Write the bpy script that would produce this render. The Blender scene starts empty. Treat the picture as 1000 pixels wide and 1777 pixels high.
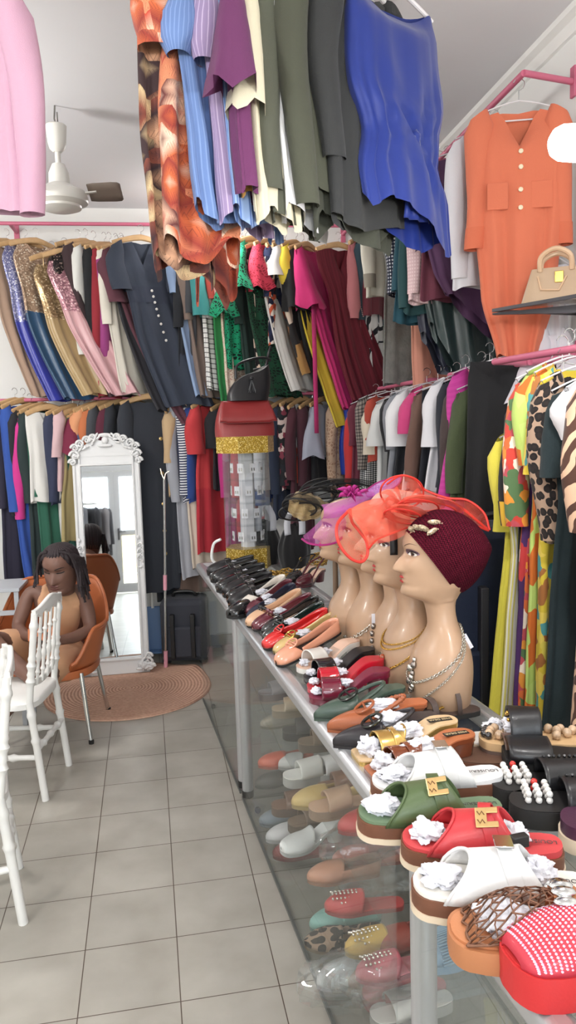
import bpy, bmesh, math, random
from math import pi, sin, cos, radians, sqrt, exp, atan2, hypot
from mathutils import Vector, Matrix, noise, Euler
V = Vector
scn = bpy.context.scene
COL = scn.collection
RND = random.Random(7)
# ---------------------------------------------------------------- camera (eye height 1.65 m, standing in the aisle)
EYE = V((0, 0, 1.65)); YAW, PIT, ROL, FPX = radians(8.2), radians(6.45), radians(-1.71), 1335.0
_fw = V((sin(YAW)*cos(PIT), cos(YAW)*cos(PIT), -sin(PIT)))
_r0 = V((cos(YAW), -sin(YAW), 0)); _u0 = _r0.cross(_fw)
_rt = _r0*cos(ROL) + _u0*sin(ROL); _up = -_r0*sin(ROL) + _u0*cos(ROL)
cd = bpy.data.cameras.new('camera'); cam = bpy.data.objects.new('camera', cd); COL.objects.link(cam)
cd.sensor_fit = 'VERTICAL'; cd.sensor_height = 36.0; cd.lens = FPX/1777*36; cd.clip_start = .02
cam.matrix_world = Matrix(((_rt.x, _up.x, -_fw.x, EYE.x), (_rt.y, _up.y, -_fw.y, EYE.y), (_rt.z, _up.z, -_fw.z, EYE.z), (0, 0, 0, 1)))
scn.camera = cam
def ray(px, py): return _fw + _rt*((px-500)/FPX) + _up*((888.5-py)/FPX)
def atZ(px, py, z): d = ray(px, py); return EYE + d*((z-EYE.z)/d.z)     # where the sight line of a photo point meets a height,
def atY(px, py, y): d = ray(px, py); return EYE + d*(y/d.y)              # a depth
def atX(px, py, x): d = ray(px, py); return EYE + d*(x/d.x)              # or a wall distance
# ---------------------------------------------------------------- object helpers
def tag(o, label=None, cat=None, group=None, kind=None):
    if label: o['label'] = label
    if cat: o['category'] = cat
    if group: o['group'] = group
    if kind: o['kind'] = kind
    return o
def empty(name, loc=(0, 0, 0), rz=0, label=None, cat=None, group=None):
    o = bpy.data.objects.new(name, None); COL.objects.link(o); o.location = loc; o.rotation_euler = (0, 0, rz); o.empty_display_size = .05
    return tag(o, label, cat, group)
def spow(x, p): return math.copysign(abs(x)**p, x)
def sstep(a, b, x):
    t = min(1, max(0, (x-a)/(b-a))); return t*t*(3-2*t)
def interp(tab, x):
    if x <= tab[0][0]: return tab[0][1]
    for (a, va), (b, vb) in zip(tab, tab[1:]):
        if x <= b:
            t = (x-a)/(b-a); t = t*t*(3-2*t)*.6+t*.4
            return va+(vb-va)*t
    return tab[-1][1]
def cat_rom(pts, n):
    P = [V(p) for p in pts]; P = [P[0]*2-P[1]]+P+[P[-1]*2-P[-2]]; out = []
    m = len(pts)-1
    for i in range(n+1):
        f = i/n*m; k = min(int(f), m-1); t = f-k
        a, b, c, d = P[k], P[k+1], P[k+2], P[k+3]
        out.append(.5*((2*b)+(c-a)*t+(2*a-5*b+4*c-d)*t*t+(3*b-a-3*c+d)*t**3))
    return out
class MB:
    def __init__(s): s.v = []; s.f = []; s.uv = []; s.mi = []
    def grid(s, rows, cu=False, cv=False, uv=None, mi=0, flip=False):
        b = len(s.v); nr = len(rows); nc = len(rows[0])
        for r in rows: s.v.extend(tuple(p) for p in r)
        for i in range(nr if cv else nr-1):
            i2 = (i+1) % nr
            for j in range(nc if cu else nc-1):
                j2 = (j+1) % nc
                q = (b+i*nc+j, b+i*nc+j2, b+i2*nc+j2, b+i2*nc+j)
                jj = j+1; ii = i+1
                if uv: u4 = [uv(i, j), uv(i, jj), uv(ii, jj), uv(ii, j)]
                else: u4 = [(j*.01, i*.01), (jj*.01, i*.01), (jj*.01, ii*.01), (j*.01, ii*.01)]
                if flip: q = q[::-1]; u4 = u4[::-1]
                s.f.append(q); s.uv.append(u4); s.mi.append(mi)
        return s
    def poly(s, pts, mi=0):
        b = len(s.v); s.v.extend(tuple(p) for p in pts); s.f.append(tuple(range(b, b+len(pts)))); s.uv.append([(p[0], p[1]) for p in pts]); s.mi.append(mi); return s
    def tube(s, path, r, n=8, closed=False, caps=True, mi=0, flat=1.0, upv=None):
        P = [V(p) for p in path]; m = len(P); rows = []; prev = None
        for i, p in enumerate(P):
            if closed: t = P[(i+1) % m]-P[i-1]
            else: t = P[min(i+1, m-1)]-P[max(i-1, 0)]
            if t.length < 1e-9: t = V((0, 0, 1))
            t.normalize()
            if prev is None:
                a = V(upv) if upv else (V((0, 0, 1)) if abs(t.z) < .9 else V((1, 0, 0)))
            else: a = prev
            a = a - t*a.dot(t)
            if a.length < 1e-6: a = t.orthogonal()
            a.normalize(); prev = a; b = t.cross(a)
            rr = r(i/max(1, m-1)) if callable(r) else (r[i] if isinstance(r, (list, tuple)) else r)
            rows.append([p+(a*cos(2*pi*k/n)*flat+b*sin(2*pi*k/n))*rr for k in range(n)])
        s.grid(rows, cu=True, cv=closed, mi=mi)
        if caps and not closed:
            s.poly(rows[0][::-1], mi); s.poly(rows[-1], mi)
        return s
    def box(s, c, d, M=None, mi=0):
        c = V(c); x, y, z = d[0]/2, d[1]/2, d[2]/2
        P = [V((i, j, k)) for i in (-x, x) for j in (-y, y) for k in (-z, z)]
        P = [c+(M @ p if M else p) for p in P]; b = len(s.v); s.v.extend(tuple(p) for p in P)
        for q in ((0, 1, 3, 2), (4, 6, 7, 5), (0, 4, 5, 1), (2, 3, 7, 6), (0, 2, 6, 4), (1, 5, 7, 3)):
            s.f.append(tuple(b+k for k in q)); s.uv.append([(0, 0), (d[0], 0), (d[0], d[2]), (0, d[2])]); s.mi.append(mi)
        return s
    def bar(s, a, b, w, h, mi=0):
        a, b = V(a), V(b); t = (b-a); L = t.length; t.normalize()
        u = V((0, 0, 1)) if abs(t.z) < .95 else V((0, 1, 0)); x = t.cross(u).normalized(); y = x.cross(t)
        return s.box((a+b)/2, (w, L, h), Matrix((x, t, y)).transposed(), mi)
    def lathe(s, prof, n=16, M=None, mi=0):
        rows = [[(M @ V((r*cos(2*pi*k/n), r*sin(2*pi*k/n), z)) if M else V((r*cos(2*pi*k/n), r*sin(2*pi*k/n), z))) for k in range(n)] for r, z in prof]
        s.grid(rows, cu=True, mi=mi)
        if prof[0][0] > 1e-4: s.poly(rows[0][::-1], mi)
        if prof[-1][0] > 1e-4: s.poly(rows[-1], mi)
        return s
    def ell(s, c, r, nu=14, nv=8, M=None, fn=None, mi=0):
        c = V(c); rows = []
        for i in range(nv+1):
            ph = -pi/2+pi*i/nv; row = []
            for k in range(nu):
                d = V((cos(ph)*cos(2*pi*k/nu), cos(ph)*sin(2*pi*k/nu), sin(ph)))
                g = fn(d) if fn else 1
                p = V((d.x*r[0]*g, d.y*r[1]*g, d.z*r[2]*g)); row.append(c+(M @ p if M else p))
            rows.append(row)
        return s.grid(rows, cu=True, mi=mi)
    def build(s, name, m, parent=None, smooth=True, bevel=0, sub=0, solid=0, loc=None, rz=0, ang=40, M=None):
        me = bpy.data.meshes.new(name); vv = [tuple(M @ V(p)) for p in s.v] if M else s.v
        me.from_pydata(vv, [], s.f)
        ul = me.uv_layers.new(name='UVMap'); k = 0; buf = [0.0]*(2*len(me.loops))
        for u4 in s.uv:
            for (a, b) in u4: buf[k] = a; buf[k+1] = b; k += 2
        ul.data.foreach_set('uv', buf)
        for mm in (m if isinstance(m, (list, tuple)) else [m]): me.materials.append(mm)
        if any(s.mi): me.polygons.foreach_set('material_index', s.mi)
        if smooth:
            me.shade_smooth()
            if ang: me.set_sharp_from_angle(angle=radians(ang))
        o = bpy.data.objects.new(name, me); COL.objects.link(o)
        if parent: o.parent = parent
        if loc is not None: o.location = loc
        if rz: o.rotation_euler = (0, 0, rz)
        if bevel:
            b = o.modifiers.new('b', 'BEVEL'); b.width = bevel; b.segments = 2; b.limit_method = 'ANGLE'; b.angle_limit = radians(35)
        if solid:
            b = o.modifiers.new('s', 'SOLIDIFY'); b.thickness = solid; b.offset = 0
        if sub:
            b = o.modifiers.new('u', 'SUBSURF'); b.levels = sub; b.render_levels = sub
        return o
def copy_tree(o, parent=None):
    c = o.copy(); COL.objects.link(c)
    if parent: c.parent = parent
    for ch in list(o.children): copy_tree(ch, c)
    return c
# ---------------------------------------------------------------- materials
def lin(c):
    c = c/255.0; return c/12.92 if c <= .04045 else ((c+.055)/1.055)**2.4
def C(t): return (lin(t[0]), lin(t[1]), lin(t[2]), 1)
_MC = {}
def _new(name):
    m = bpy.data.materials.new(name); m.use_nodes = True
    nt = m.node_tree; b = nt.nodes['Principled BSDF']; return m, nt, b
def M(name, col, rough=.6, metal=0, spec=.5, emis=None, es=1, coat=0, sheen=0, bump=0, bs=200, trans=0, alpha=1, vary=0, vs=20):
    if name in _MC: return _MC[name]
    m, nt, b = _new(name); I = b.inputs
    I['Base Color'].default_value = C(col); I['Roughness'].default_value = rough; I['Metallic'].default_value = metal
    I['Specular IOR Level'].default_value = spec; I['Coat Weight'].default_value = coat; I['Coat Roughness'].default_value = .08
    I['Sheen Weight'].default_value = sheen; I['Alpha'].default_value = alpha
    if trans: I['Transmission Weight'].default_value = trans
    if emis: I['Emission Color'].default_value = C(emis); I['Emission Strength'].default_value = es
    if bump or vary:
        tc = nt.nodes.new('ShaderNodeTexCoord'); n = nt.nodes.new('ShaderNodeTexNoise'); n.inputs['Scale'].default_value = bs if bump else vs
        n.inputs['Detail'].default_value = 3; nt.links.new(tc.outputs['Object'], n.inputs['Vector'])
    if bump:
        bp = nt.nodes.new('ShaderNodeBump'); bp.inputs['Strength'].default_value = bump; bp.inputs['Distance'].default_value = .004
        nt.links.new(n.outputs['Fac'], bp.inputs['Height']); nt.links.new(bp.outputs['Normal'], I['Normal'])
    if vary:
        n2 = nt.nodes.new('ShaderNodeTexNoise'); n2.inputs['Scale'].default_value = vs; n2.inputs['Detail'].default_value = 4; nt.links.new(tc.outputs['Object'], n2.inputs['Vector'])
        mx = nt.nodes.new('ShaderNodeMix'); mx.data_type = 'RGBA'; k = 1-vary
        mx.inputs[6].default_value = C((col[0]*k, col[1]*k, col[2]*k)); mx.inputs[7].default_value = C(tuple(min(255, x*(1+vary*.6)) for x in col))
        nt.links.new(n2.outputs['Fac'], mx.inputs[0]); nt.links.new(mx.outputs[2], I['Base Color'])
    _MC[name] = m; return m
def cloth(name, col, rough=.85, sheen=.1, **k):
    if name in _MC: return _MC[name]
    return M(name, col, rough, sheen=sheen, spec=k.pop('spec', .2), bump=k.pop('bump', .25), bs=k.pop('bs', 350), **k)
def satin(name, col): return M(name, col, .38, spec=.6, sheen=.2, bump=.15, bs=60)
def ramp(nt, stops, const=True):
    r = nt.nodes.new('ShaderNodeValToRGB'); e = r.color_ramp.elements
    r.color_ramp.interpolation = 'CONSTANT' if const else 'LINEAR'
    while len(e) < len(stops): e.new(.5)
    for el, (p, c) in zip(e, stops): el.position = p; el.color = C(c)
    return r
def math_(nt, op, a, b=None):
    n = nt.nodes.new('ShaderNodeMath'); n.operation = op
    for i, x in enumerate((a, b)):
        if x is None: continue
        if isinstance(x, (int, float)): n.inputs[i].default_value = x
        else: nt.links.new(x, n.inputs[i])
    return n.outputs[0]
def PAT(name, kind, cols, sc=10, rough=.8, metal=0, distort=0, sheen=.1, w=.5, coat=0, spec=.3):
    if name in _MC: return _MC[name]
    m, nt, b = _new(name); L = nt.links; N = nt.nodes.new
    uvn = N('ShaderNodeUVMap'); vec = uvn.outputs[0]
    if distort:
        nz = N('ShaderNodeTexNoise'); nz.inputs['Scale'].default_value = sc*.7; nz.inputs['Detail'].default_value = 2; L.new(vec, nz.inputs['Vector'])
        ad = N('ShaderNodeVectorMath'); ad.operation = 'MULTIPLY_ADD'; L.new(nz.outputs['Color'], ad.inputs[0]); ad.inputs[1].default_value = (distort/sc,)*3; L.new(vec, ad.inputs[2]); vec = ad.outputs[0]
    I = b.inputs; I['Roughness'].default_value = rough; I['Metallic'].default_value = metal; I['Sheen Weight'].default_value = sheen; I['Coat Weight'].default_value = coat; I['Specular IOR Level'].default_value = spec
    sp = N('ShaderNodeSeparateXYZ'); L.new(vec, sp.inputs[0])
    def stripes(out, f, ww):
        return math_(nt, 'LESS_THAN', math_(nt, 'FRACT', math_(nt, 'MULTIPLY', out, f)), ww)
    def mix(fac, a, c):
        mx = N('ShaderNodeMix'); mx.data_type = 'RGBA'
        if isinstance(fac, (int, float)): mx.inputs[0].default_value = fac
        else: L.new(fac, mx.inputs[0])
        for i, x in ((6, a), (7, c)):
            if isinstance(x, tuple): mx.inputs[i].default_value = C(x)
            else: L.new(x, mx.inputs[i])
        return mx.outputs[2]
    def voro(feature='F1', s=sc, rnd=1.0):
        v = N('ShaderNodeTexVoronoi'); v.feature = feature; v.inputs['Scale'].default_value = s; v.inputs['Randomness'].default_value = rnd; v.voronoi_dimensions = '2D'; L.new(vec, v.inputs['Vector']); return v
    if kind in ('stripe', 'hstripe'):
        out = mix(stripes(sp.outputs[0 if kind == 'stripe' else 1], sc, w), cols[0], cols[1])
        if len(cols) > 2: out = mix(stripes(sp.outputs[0], sc*.5, w*.4), out, cols[2])
    elif kind == 'plaid':
        a = stripes(sp.outputs[0], sc, w); c = stripes(sp.outputs[1], sc, w); s_ = math_(nt, 'ADD', a, c)
        out = ramp(nt, [(0, cols[0]), (.3, cols[1]), (.75, cols[2])]); L.new(math_(nt, 'MULTIPLY', s_, .5), out.inputs[0]); out = out.outputs[0]
    elif kind == 'dots':
        v = voro(rnd=w if w > .5 else 0); out = mix(math_(nt, 'LESS_THAN', v.outputs['Distance'], .3), cols[0], cols[1])
    elif kind == 'leopard':
        v = voro(); r = ramp(nt, [(0, cols[0]), (.22, cols[1]), (.46, cols[2])]); L.new(v.outputs['Distance'], r.inputs[0]); out = r.outputs[0]
    elif kind == 'zebra':
        wv = N('ShaderNodeTexWave'); wv.inputs['Scale'].default_value = sc; wv.inputs['Distortion'].default_value = 9; wv.inputs['Detail'].default_value = 1.5; wv.inputs['Detail Scale'].default_value = 1.2; wv.bands_direction = 'DIAGONAL'; L.new(vec, wv.inputs['Vector'])
        r = ramp(nt, [(0, cols[0]), (w, cols[1])]); L.new(wv.outputs['Fac'], r.inputs[0]); out = r.outputs[0]
    elif kind in ('mosaic', 'floral'):
        v = voro(); n = len(cols); se = N('ShaderNodeSeparateColor'); L.new(v.outputs['Color'], se.inputs[0])
        r = ramp(nt, [(i/n, c) for i, c in enumerate(cols)]); L.new(se.outputs[0], r.inputs[0]); out = r.outputs[0]
    elif kind == 'abstract':
        v = voro(); v.distance = 'MANHATTAN'; se = N('ShaderNodeSeparateColor'); L.new(v.outputs['Color'], se.inputs[0]); v2 = voro('F1', sc*2.3); v2.distance = 'MANHATTAN'; n = len(cols)
        r = ramp(nt, [(i/n, c) for i, c in enumerate(cols)], False)
        L.new(math_(nt, 'FRACT', math_(nt, 'ADD', math_(nt, 'MULTIPLY', se.outputs[0], .8), math_(nt, 'MULTIPLY', v.outputs['Distance'], .3))), r.inputs[0])
        ln = stripes(math_(nt, 'ADD', sp.outputs[1], math_(nt, 'MULTIPLY', v2.outputs['Distance'], .06)), sc*9, .22)
        out = mix(math_(nt, 'MULTIPLY', ln, .45), r.outputs[0], cols[2])
    elif kind == 'sequin':
        v = voro(rnd=.4); se = N('ShaderNodeSeparateColor'); L.new(v.outputs['Color'], se.inputs[0])
        r = ramp(nt, [(0, cols[0]), (.55, cols[1]), (.9, cols[2])]); L.new(se.outputs[0], r.inputs[0]); out = r.outputs[0]
        bp = N('ShaderNodeBump'); bp.inputs['Strength'].default_value = .9; bp.inputs['Distance'].default_value = .003; L.new(se.outputs[1], bp.inputs['Height']); L.new(bp.outputs[0], I['Normal'])
    elif kind == 'lace':
        v = voro('DISTANCE_TO_EDGE'); v2 = voro('F1', sc*.35)
        hole = math_(nt, 'GREATER_THAN', v.outputs['Distance'], .17); gate = math_(nt, 'GREATER_THAN', v2.outputs['Distance'], .33)
        out = mix(math_(nt, 'MULTIPLY', hole, gate), cols[0], cols[1])
        if len(cols) == 2: L.new(math_(nt, 'SUBTRACT', 1, math_(nt, 'MULTIPLY', math_(nt, 'MULTIPLY', hole, gate), .8)), I['Alpha'])
    elif kind == 'glitter':
        v = voro(); se = N('ShaderNodeSeparateColor'); L.new(v.outputs['Color'], se.inputs[0])
        r = ramp(nt, [(0, cols[0]), (.5, cols[1]), (.85, cols[2])]); L.new(se.outputs[0], r.inputs[0]); out = r.outputs[0]
        bp = N('ShaderNodeBump'); bp.inputs['Strength'].default_value = 1; bp.inputs['Distance'].default_value = .004; L.new(se.outputs[1], bp.inputs['Height']); L.new(bp.outputs[0], I['Normal'])
    elif kind == 'knit':
        a = math_(nt, 'SINE', math_(nt, 'MULTIPLY', sp.outputs[0], sc*6.28)); c = math_(nt, 'SINE', math_(nt, 'ADD', math_(nt, 'MULTIPLY', sp.outputs[1], sc*6.28), math_(nt, 'MULTIPLY', a, 1.5)))
        h = math_(nt, 'ADD', math_(nt, 'MULTIPLY', c, .5), .5); out = mix(h, cols[0], cols[1])
        bp = N('ShaderNodeBump'); bp.inputs['Strength'].default_value = .8; bp.inputs['Distance'].default_value = .004; L.new(h, bp.inputs['Height']); L.new(bp.outputs[0], I['Normal'])
    elif kind == 'net':
        a = math_(nt, 'LESS_THAN', math_(nt, 'ABSOLUTE', math_(nt, 'SUBTRACT', math_(nt, 'FRACT', math_(nt, 'MULTIPLY', sp.outputs[0], sc)), .5)), w*.5)
        c = math_(nt, 'LESS_THAN', math_(nt, 'ABSOLUTE', math_(nt, 'SUBTRACT', math_(nt, 'FRACT', math_(nt, 'MULTIPLY', sp.outputs[1], sc)), .5)), w*.5)
        th = math_(nt, 'MAXIMUM', a, c); nz = N('ShaderNodeTexNoise'); nz.inputs['Scale'].default_value = 25; L.new(uvn.outputs[0], nz.inputs['Vector'])
        lo, hi = cols[2] if len(cols) > 2 else (.5, .95)
        al = math_(nt, 'ADD', math_(nt, 'MULTIPLY', th, hi-lo), math_(nt, 'ADD', math_(nt, 'MULTIPLY', math_(nt, 'SUBTRACT', nz.outputs['Fac'], .5), .5), lo))
        al = math_(nt, 'MINIMUM', math_(nt, 'MAXIMUM', al, .08), .95)
        L.new(al, I['Alpha']); out = mix(th, cols[0], cols[1])
    L.new(out, I['Base Color'])
    _MC[name] = m; return m
def thin_glass(name, tint=(235, 245, 240), refl=.08, body=.04):
    if name in _MC: return _MC[name]
    m = bpy.data.materials.new(name); m.use_nodes = True; nt = m.node_tree; nt.nodes.clear(); N = nt.nodes.new; L = nt.links
    o = N('ShaderNodeOutputMaterial'); t = N('ShaderNodeBsdfTransparent'); t.inputs[0].default_value = C(tint)
    g = N('ShaderNodeBsdfGlossy'); g.inputs['Roughness'].default_value = .03; d = N('ShaderNodeBsdfDiffuse'); d.inputs[0].default_value = C((220, 228, 224))
    lw = N('ShaderNodeLayerWeight'); lw.inputs[0].default_value = .25
    f = math_(nt, 'ADD', math_(nt, 'MULTIPLY', lw.outputs['Fresnel'], .22), refl*.3)
    mx = N('ShaderNodeMixShader'); L.new(f, mx.inputs[0]); L.new(t.outputs[0], mx.inputs[1]); L.new(g.outputs[0], mx.inputs[2])
    m2 = N('ShaderNodeMixShader'); m2.inputs[0].default_value = body; L.new(mx.outputs[0], m2.inputs[1]); L.new(d.outputs[0], m2.inputs[2])
    L.new(m2.outputs[0], o.inputs[0]); _MC[name] = m; return m
GLASS = thin_glass('clear_glass', (254, 255, 255), .03, .014); FILM = thin_glass('clear_film', (253, 254, 254), .3, .03)
WHITE = M('white_paint', (238, 238, 236), .45); WALLM = M('wall_plaster', (232, 232, 230), .8, bump=.1, bs=40)
CEILM = M('ceiling_plaster', (228, 228, 232), .9, vary=.03, vs=1.2)
PINKM = M('pink_rail_paint', (204, 108, 136), .45); ALU = M('silver_aluminium', (196, 197, 200), .34, metal=.65, spec=.5)
CHROME = M('chrome', (215, 215, 215), .15, metal=1); WOOD = M('hanger_wood', (206, 168, 122), .5, vary=.12, vs=30); BLACKP = M('black_plastic', (22, 22, 23), .4)
GOLD = M('gold_metal', (212, 172, 92), .25, metal=1); WIRE = M('white_plastic_coat', (225, 222, 226), .35); PAPER = M('tissue_paper', (222, 222, 230), .9, bump=1, bs=90)
# ---------------------------------------------------------------- the room
XR, XL, YB, YF, ZC = 1.62, -2.9, 5.75, -3.1, 3.205
def floor_mat():
    m, nt, b = _new('floor_tiles'); N = nt.nodes.new; L = nt.links
    tc = N('ShaderNodeTexCoord'); mp = N('ShaderNodeMapping'); d = radians(2.065)
    ox, oy = -.5616, 3.829; px, py = ox*cos(d)-oy*sin(d), ox*sin(d)+oy*cos(d)
    mp.vector_type = 'TEXTURE'; mp.inputs['Location'].default_value = (px, py, 0); mp.inputs['Rotation'].default_value = (0, 0, d); L.new(tc.outputs['Object'], mp.inputs[0])
    br = N('ShaderNodeTexBrick'); br.offset = 0; br.squash = 1
    for k, v in (('Scale', 1), ('Mortar Size', .0017), ('Mortar Smooth', .1), ('Bias', 0), ('Brick Width', .2904), ('Row Height', .2904)): br.inputs[k].default_value = v
    br.inputs['Color1'].default_value = C((173, 169, 160)); br.inputs['Color2'].default_value = C((179, 175, 166)); br.inputs['Mortar'].default_value = C((84, 70, 60))
    L.new(mp.outputs[0], br.inputs['Vector'])
    n = N('ShaderNodeTexNoise'); n.inputs['Scale'].default_value = 5; n.inputs['Detail'].default_value = 8; L.new(tc.outputs['Object'], n.inputs['Vector'])
    r = ramp(nt, [(.3, (222, 220, 216)), (.7, (255, 255, 255))], False); L.new(n.outputs['Fac'], r.inputs[0])
    mx = N('ShaderNodeMix'); mx.data_type = 'RGBA'; mx.blend_type = 'MULTIPLY'; mx.inputs[0].default_value = .8; L.new(br.outputs['Color'], mx.inputs[6]); L.new(r.outputs[0], mx.inputs[7])
    L.new(mx.outputs[2], b.inputs['Base Color']); b.inputs['Roughness'].default_value = .38
    bp = N('ShaderNodeBump'); bp.inputs['Strength'].default_value = .4; bp.inputs['Distance'].default_value = .002; bp.invert = True; L.new(br.outputs['Fac'], bp.inputs['Height']); L.new(bp.outputs[0], b.inputs['Normal'])
    return m
def struct(name, mb, m, **k): return tag(mb.build(name, m, **k), kind='structure')
cx, cy, wx, wy = (XR+XL)/2, (YB+YF)/2, XR-XL, YB-YF
struct('floor', MB().box((cx, cy, -.05), (wx+.2, wy+.2, .1)), floor_mat(), smooth=False)
struct('ceiling', MB().box((cx, cy, ZC+.05), (wx+.2, wy+.2, .1)), CEILM, smooth=False)
struct('wall_back', MB().box((cx, YB+.05, ZC/2), (wx+.2, .1, ZC)), WALLM, smooth=False)
struct('wall_right', MB().box((XR+.05, cy, ZC/2), (.1, wy, ZC)), WALLM, smooth=False)
struct('wall_left', MB().box((XL-.05, cy, ZC/2), (.1, wy, ZC)), WALLM, smooth=False)
b = MB(); b.grid([[V((XR, y, ZC-.075)), V((XR-.012, y, ZC-.07)), V((XR-.03, y, ZC-.035)), V((XR-.055, y, ZC-.02)), V((XR-.06, y, ZC))] for y in (YF, YB)]); struct('trim_1', b, WALLM, ang=20)
struct('baseboard_back', MB().box((cx, YB-.01, .04), (wx, .02, .08)), M('grey_skirting', (150, 145, 138), .6), smooth=False, bevel=.003)
struct('wall_front', MB().box((-2.17, YF-.05, .5), (1.46, .1, 1.0)).box((1.03, YF-.05, .5), (1.18, .1, 1.0)).box((cx, YF-.05, ZC-.12), (wx+.2, .1, .24)).box((-2.75, YF-.05, ZC/2), (.3, .1, ZC)), WALLM, smooth=False)
# the glazed shop front the mirror reflects, behind the camera
FR = M('door_frame_paint', (176, 177, 182), .4)
DX0, DX1, DXm = -1.4, .4, -.5
b = MB()
for x in (DX0, DX1): b.box((x, YF, 1.46), (.08, .09, 2.92))
b.box((-.5, YF, 2.16), (1.8, .09, .09)); b.box((-.5, YF, 2.88), (1.8, .09, .08))
struct('door_frame', b, FR, bevel=.004, smooth=False)
def leaf(n, x0, x1, hx):
    b = MB()
    for x in (x0+.05, x1-.05): b.box((x, YF, 1.06), (.1, .05, 2.1))
    for z, h in ((.09, .16), (1.04, .1), (2.06, .1)): b.box(((x0+x1)/2, YF, z), (x1-x0-.2, .05, h))
    d = tag(b.build('door_%d' % n, FR, bevel=.004, smooth=False), kind='structure')
    MB().box(((x0+x1)/2, YF, 1.06), (x1-x0-.18, .008, 1.96)).build('door_pane', GLASS, d, smooth=False)
    MB().box((hx, YF+.03, 1.02), (.03, .012, .2)).tube([(hx, YF+.04, 1.06), (hx, YF+.075, 1.06), (hx+.12, YF+.075, 1.06)], .009, 8).build('door_handle', M('dark_handle', (40, 40, 44), .35), d)
leaf(1, DX0+.04, DXm, -1); leaf(2, DXm, DX1-.04, DXm+.05)
for k, (x0, x1, z0, z1) in enumerate(((-1.36, .36, 2.205, 2.84), (-2.6, -1.44, 1.0, 2.92), (.44, XR, 1.0, 2.92))):
    b = MB(); w_ = x1-x0
    for z in (z0+.02, z1-.02): b.box(((x0+x1)/2, YF, z), (w_, .06, .04))
    for x in (x0+.02, x1-.02): b.box((x, YF, (z0+z1)/2), (.04, .06, z1-z0))
    wdw = tag(b.build('window_%d' % (k+1), FR, smooth=False), kind='structure'); MB().box(((x0+x1)/2, YF, (z0+z1)/2), (w_-.06, .006, z1-z0-.06)).build('window_pane', GLASS, wdw, smooth=False)
struct('pavement', MB().box((0, YF-4.1, -.08), (16, 8, .1)), M('paving', (196, 180, 150), .9, vary=.2, vs=3), smooth=False)
b = MB().box((-1, YF-8, .55), (16, .2, 1.1)); struct('boundary_wall', b, M('yellow_wall_paint', (226, 205, 150), .8), smooth=False)
# ---------------------------------------------------------------- clothes rails
RX, RZU, RZL = 1.38, 2.955, 1.865
BY, BZU, BZL = 5.5, 3.035, 1.872
def rail(label, a, b_, wallpts, group='pink clothes rails on the walls'):
    a, b_ = V(a), V(b_); t = tag(MB().tube([a, b_], .0125, 10).build('clothes_rail', PINKM), label, 'clothes rail', group)
    for p, w in wallpts:
        p, w = V(p), V(w); MB().tube([p, w], .0125, 10).build('bracket_arm', PINKM, t)
        n = (p-w).normalized(); sz = (.012, .035, .115) if abs(n.x) > .5 else (.035, .012, .115); MB().box(w+n*.006, sz).build('wall_plate', PINKM, t, bevel=.002)
    return t
rail('pink upper rail along the back wall carrying wooden hangers', (XL, BY, BZU), (1.36, BY, BZU), [((x, BY, BZU), (x, YB, BZU)) for x in (-1.02, .1, 1.3)])
rail('pink lower rail along the back wall behind the mirror', (XL, BY, BZL), (1.36, BY, BZL), [((x, BY, BZL), (x, YB, BZL)) for x in (-1.5, .3, 1.3)])
rail('pink upper rail on the right wall above the orange dress', (RX, 2.93, RZU), (RX, 3.92, RZU), [((RX, 2.93, RZU), (XR, 2.99, RZU)), ((RX, 3.9, RZU), (XR, 3.9, RZU))])
rail('second pink upper rail on the right wall above the purple dress', (RX, 4.0, RZU+.01), (RX, 5.15, RZU+.01), [((RX, 4.02, RZU+.01), (XR, 4.02, RZU+.01))])
rail('pink lower rail on the right wall under the orange dress', (RX, 2.86, RZL), (RX, 3.75, RZL+.01), [((RX, 2.86, RZL), (XR, 2.93, RZL+.03)), ((RX, 3.7, RZL+.01), (XR, 3.7, RZL+.01))])
rail('short pink lower rail on the right wall near the corner', (RX, 4.15, RZL+.01), (RX, 5.1, RZL+.01), [((RX, 4.17, RZL+.01), (XR, 4.17, RZL+.01))])
rail('plain wire rail holding the printed dresses beside the counter', (1.22, 1.55, 1.845), (1.22, 2.83, 1.865), [((1.22, 1.6, 1.845), (XR, 1.6, 1.845)), ((1.22, 2.82, 1.865), (XR, 2.98, 1.865))])
b = MB().tube([(-.9, 2.35, 3.03), (.8, 2.35, 3.03)], .0125, 10)
t = tag(b.build('ceiling_rail', PINKM), 'pink rail hung from the ceiling above the blue satin blouse', 'clothes rail')
for x in (-.75, .72): MB().tube([(x, 2.35, 3.03), (x, 2.35, ZC)], .008, 8).build('drop_rod', PINKM, t)
# ---------------------------------------------------------------- hanging clothes
PROF = {'top': [(0, 1), (.15, 1.0), (.5, .93), (1, 1.0)], 'dress': [(0, 1), (.1, .98), (.3, .72), (.42, .78), (.7, 1.0), (1, 1.1)],
        'long': [(0, 1), (.1, .95), (.3, .78), (.5, .88), (1, .98)], 'gown': [(0, .72), (.08, .9), (.3, .78), (.5, .86), (1, .72)],
        'skirt': [(0, .68), (.1, .76), (.5, .95), (1, 1.08)], 'trousers': [(0, .66), (.15, .74), (1, .6)], 'sack': [(0, 1), (.2, 1.02), (.6, 1.0), (.85, .8), (1, .55)],
        'bodice': [(0, .8), (.4, 1.0), (1, .9)]}
SLV = {  # (half width, half depth) along the sleeve
    'ls': [(0, .045), (.06, .078), (.5, .064), (.93, .052), (1, .05)], 'ss': [(0, .045), (.2, .085), (1, .095)], 'bell': [(0, .04), (.2, .062), (.6, .07), (1, .14)],
    'ruf': [(0, .04), (.2, .075), (.6, .11), (1, .15)], 'puff': [(0, .04), (.15, .06), (.6, .085), (.9, .075), (.94, .042), (1, .05)]}
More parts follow.
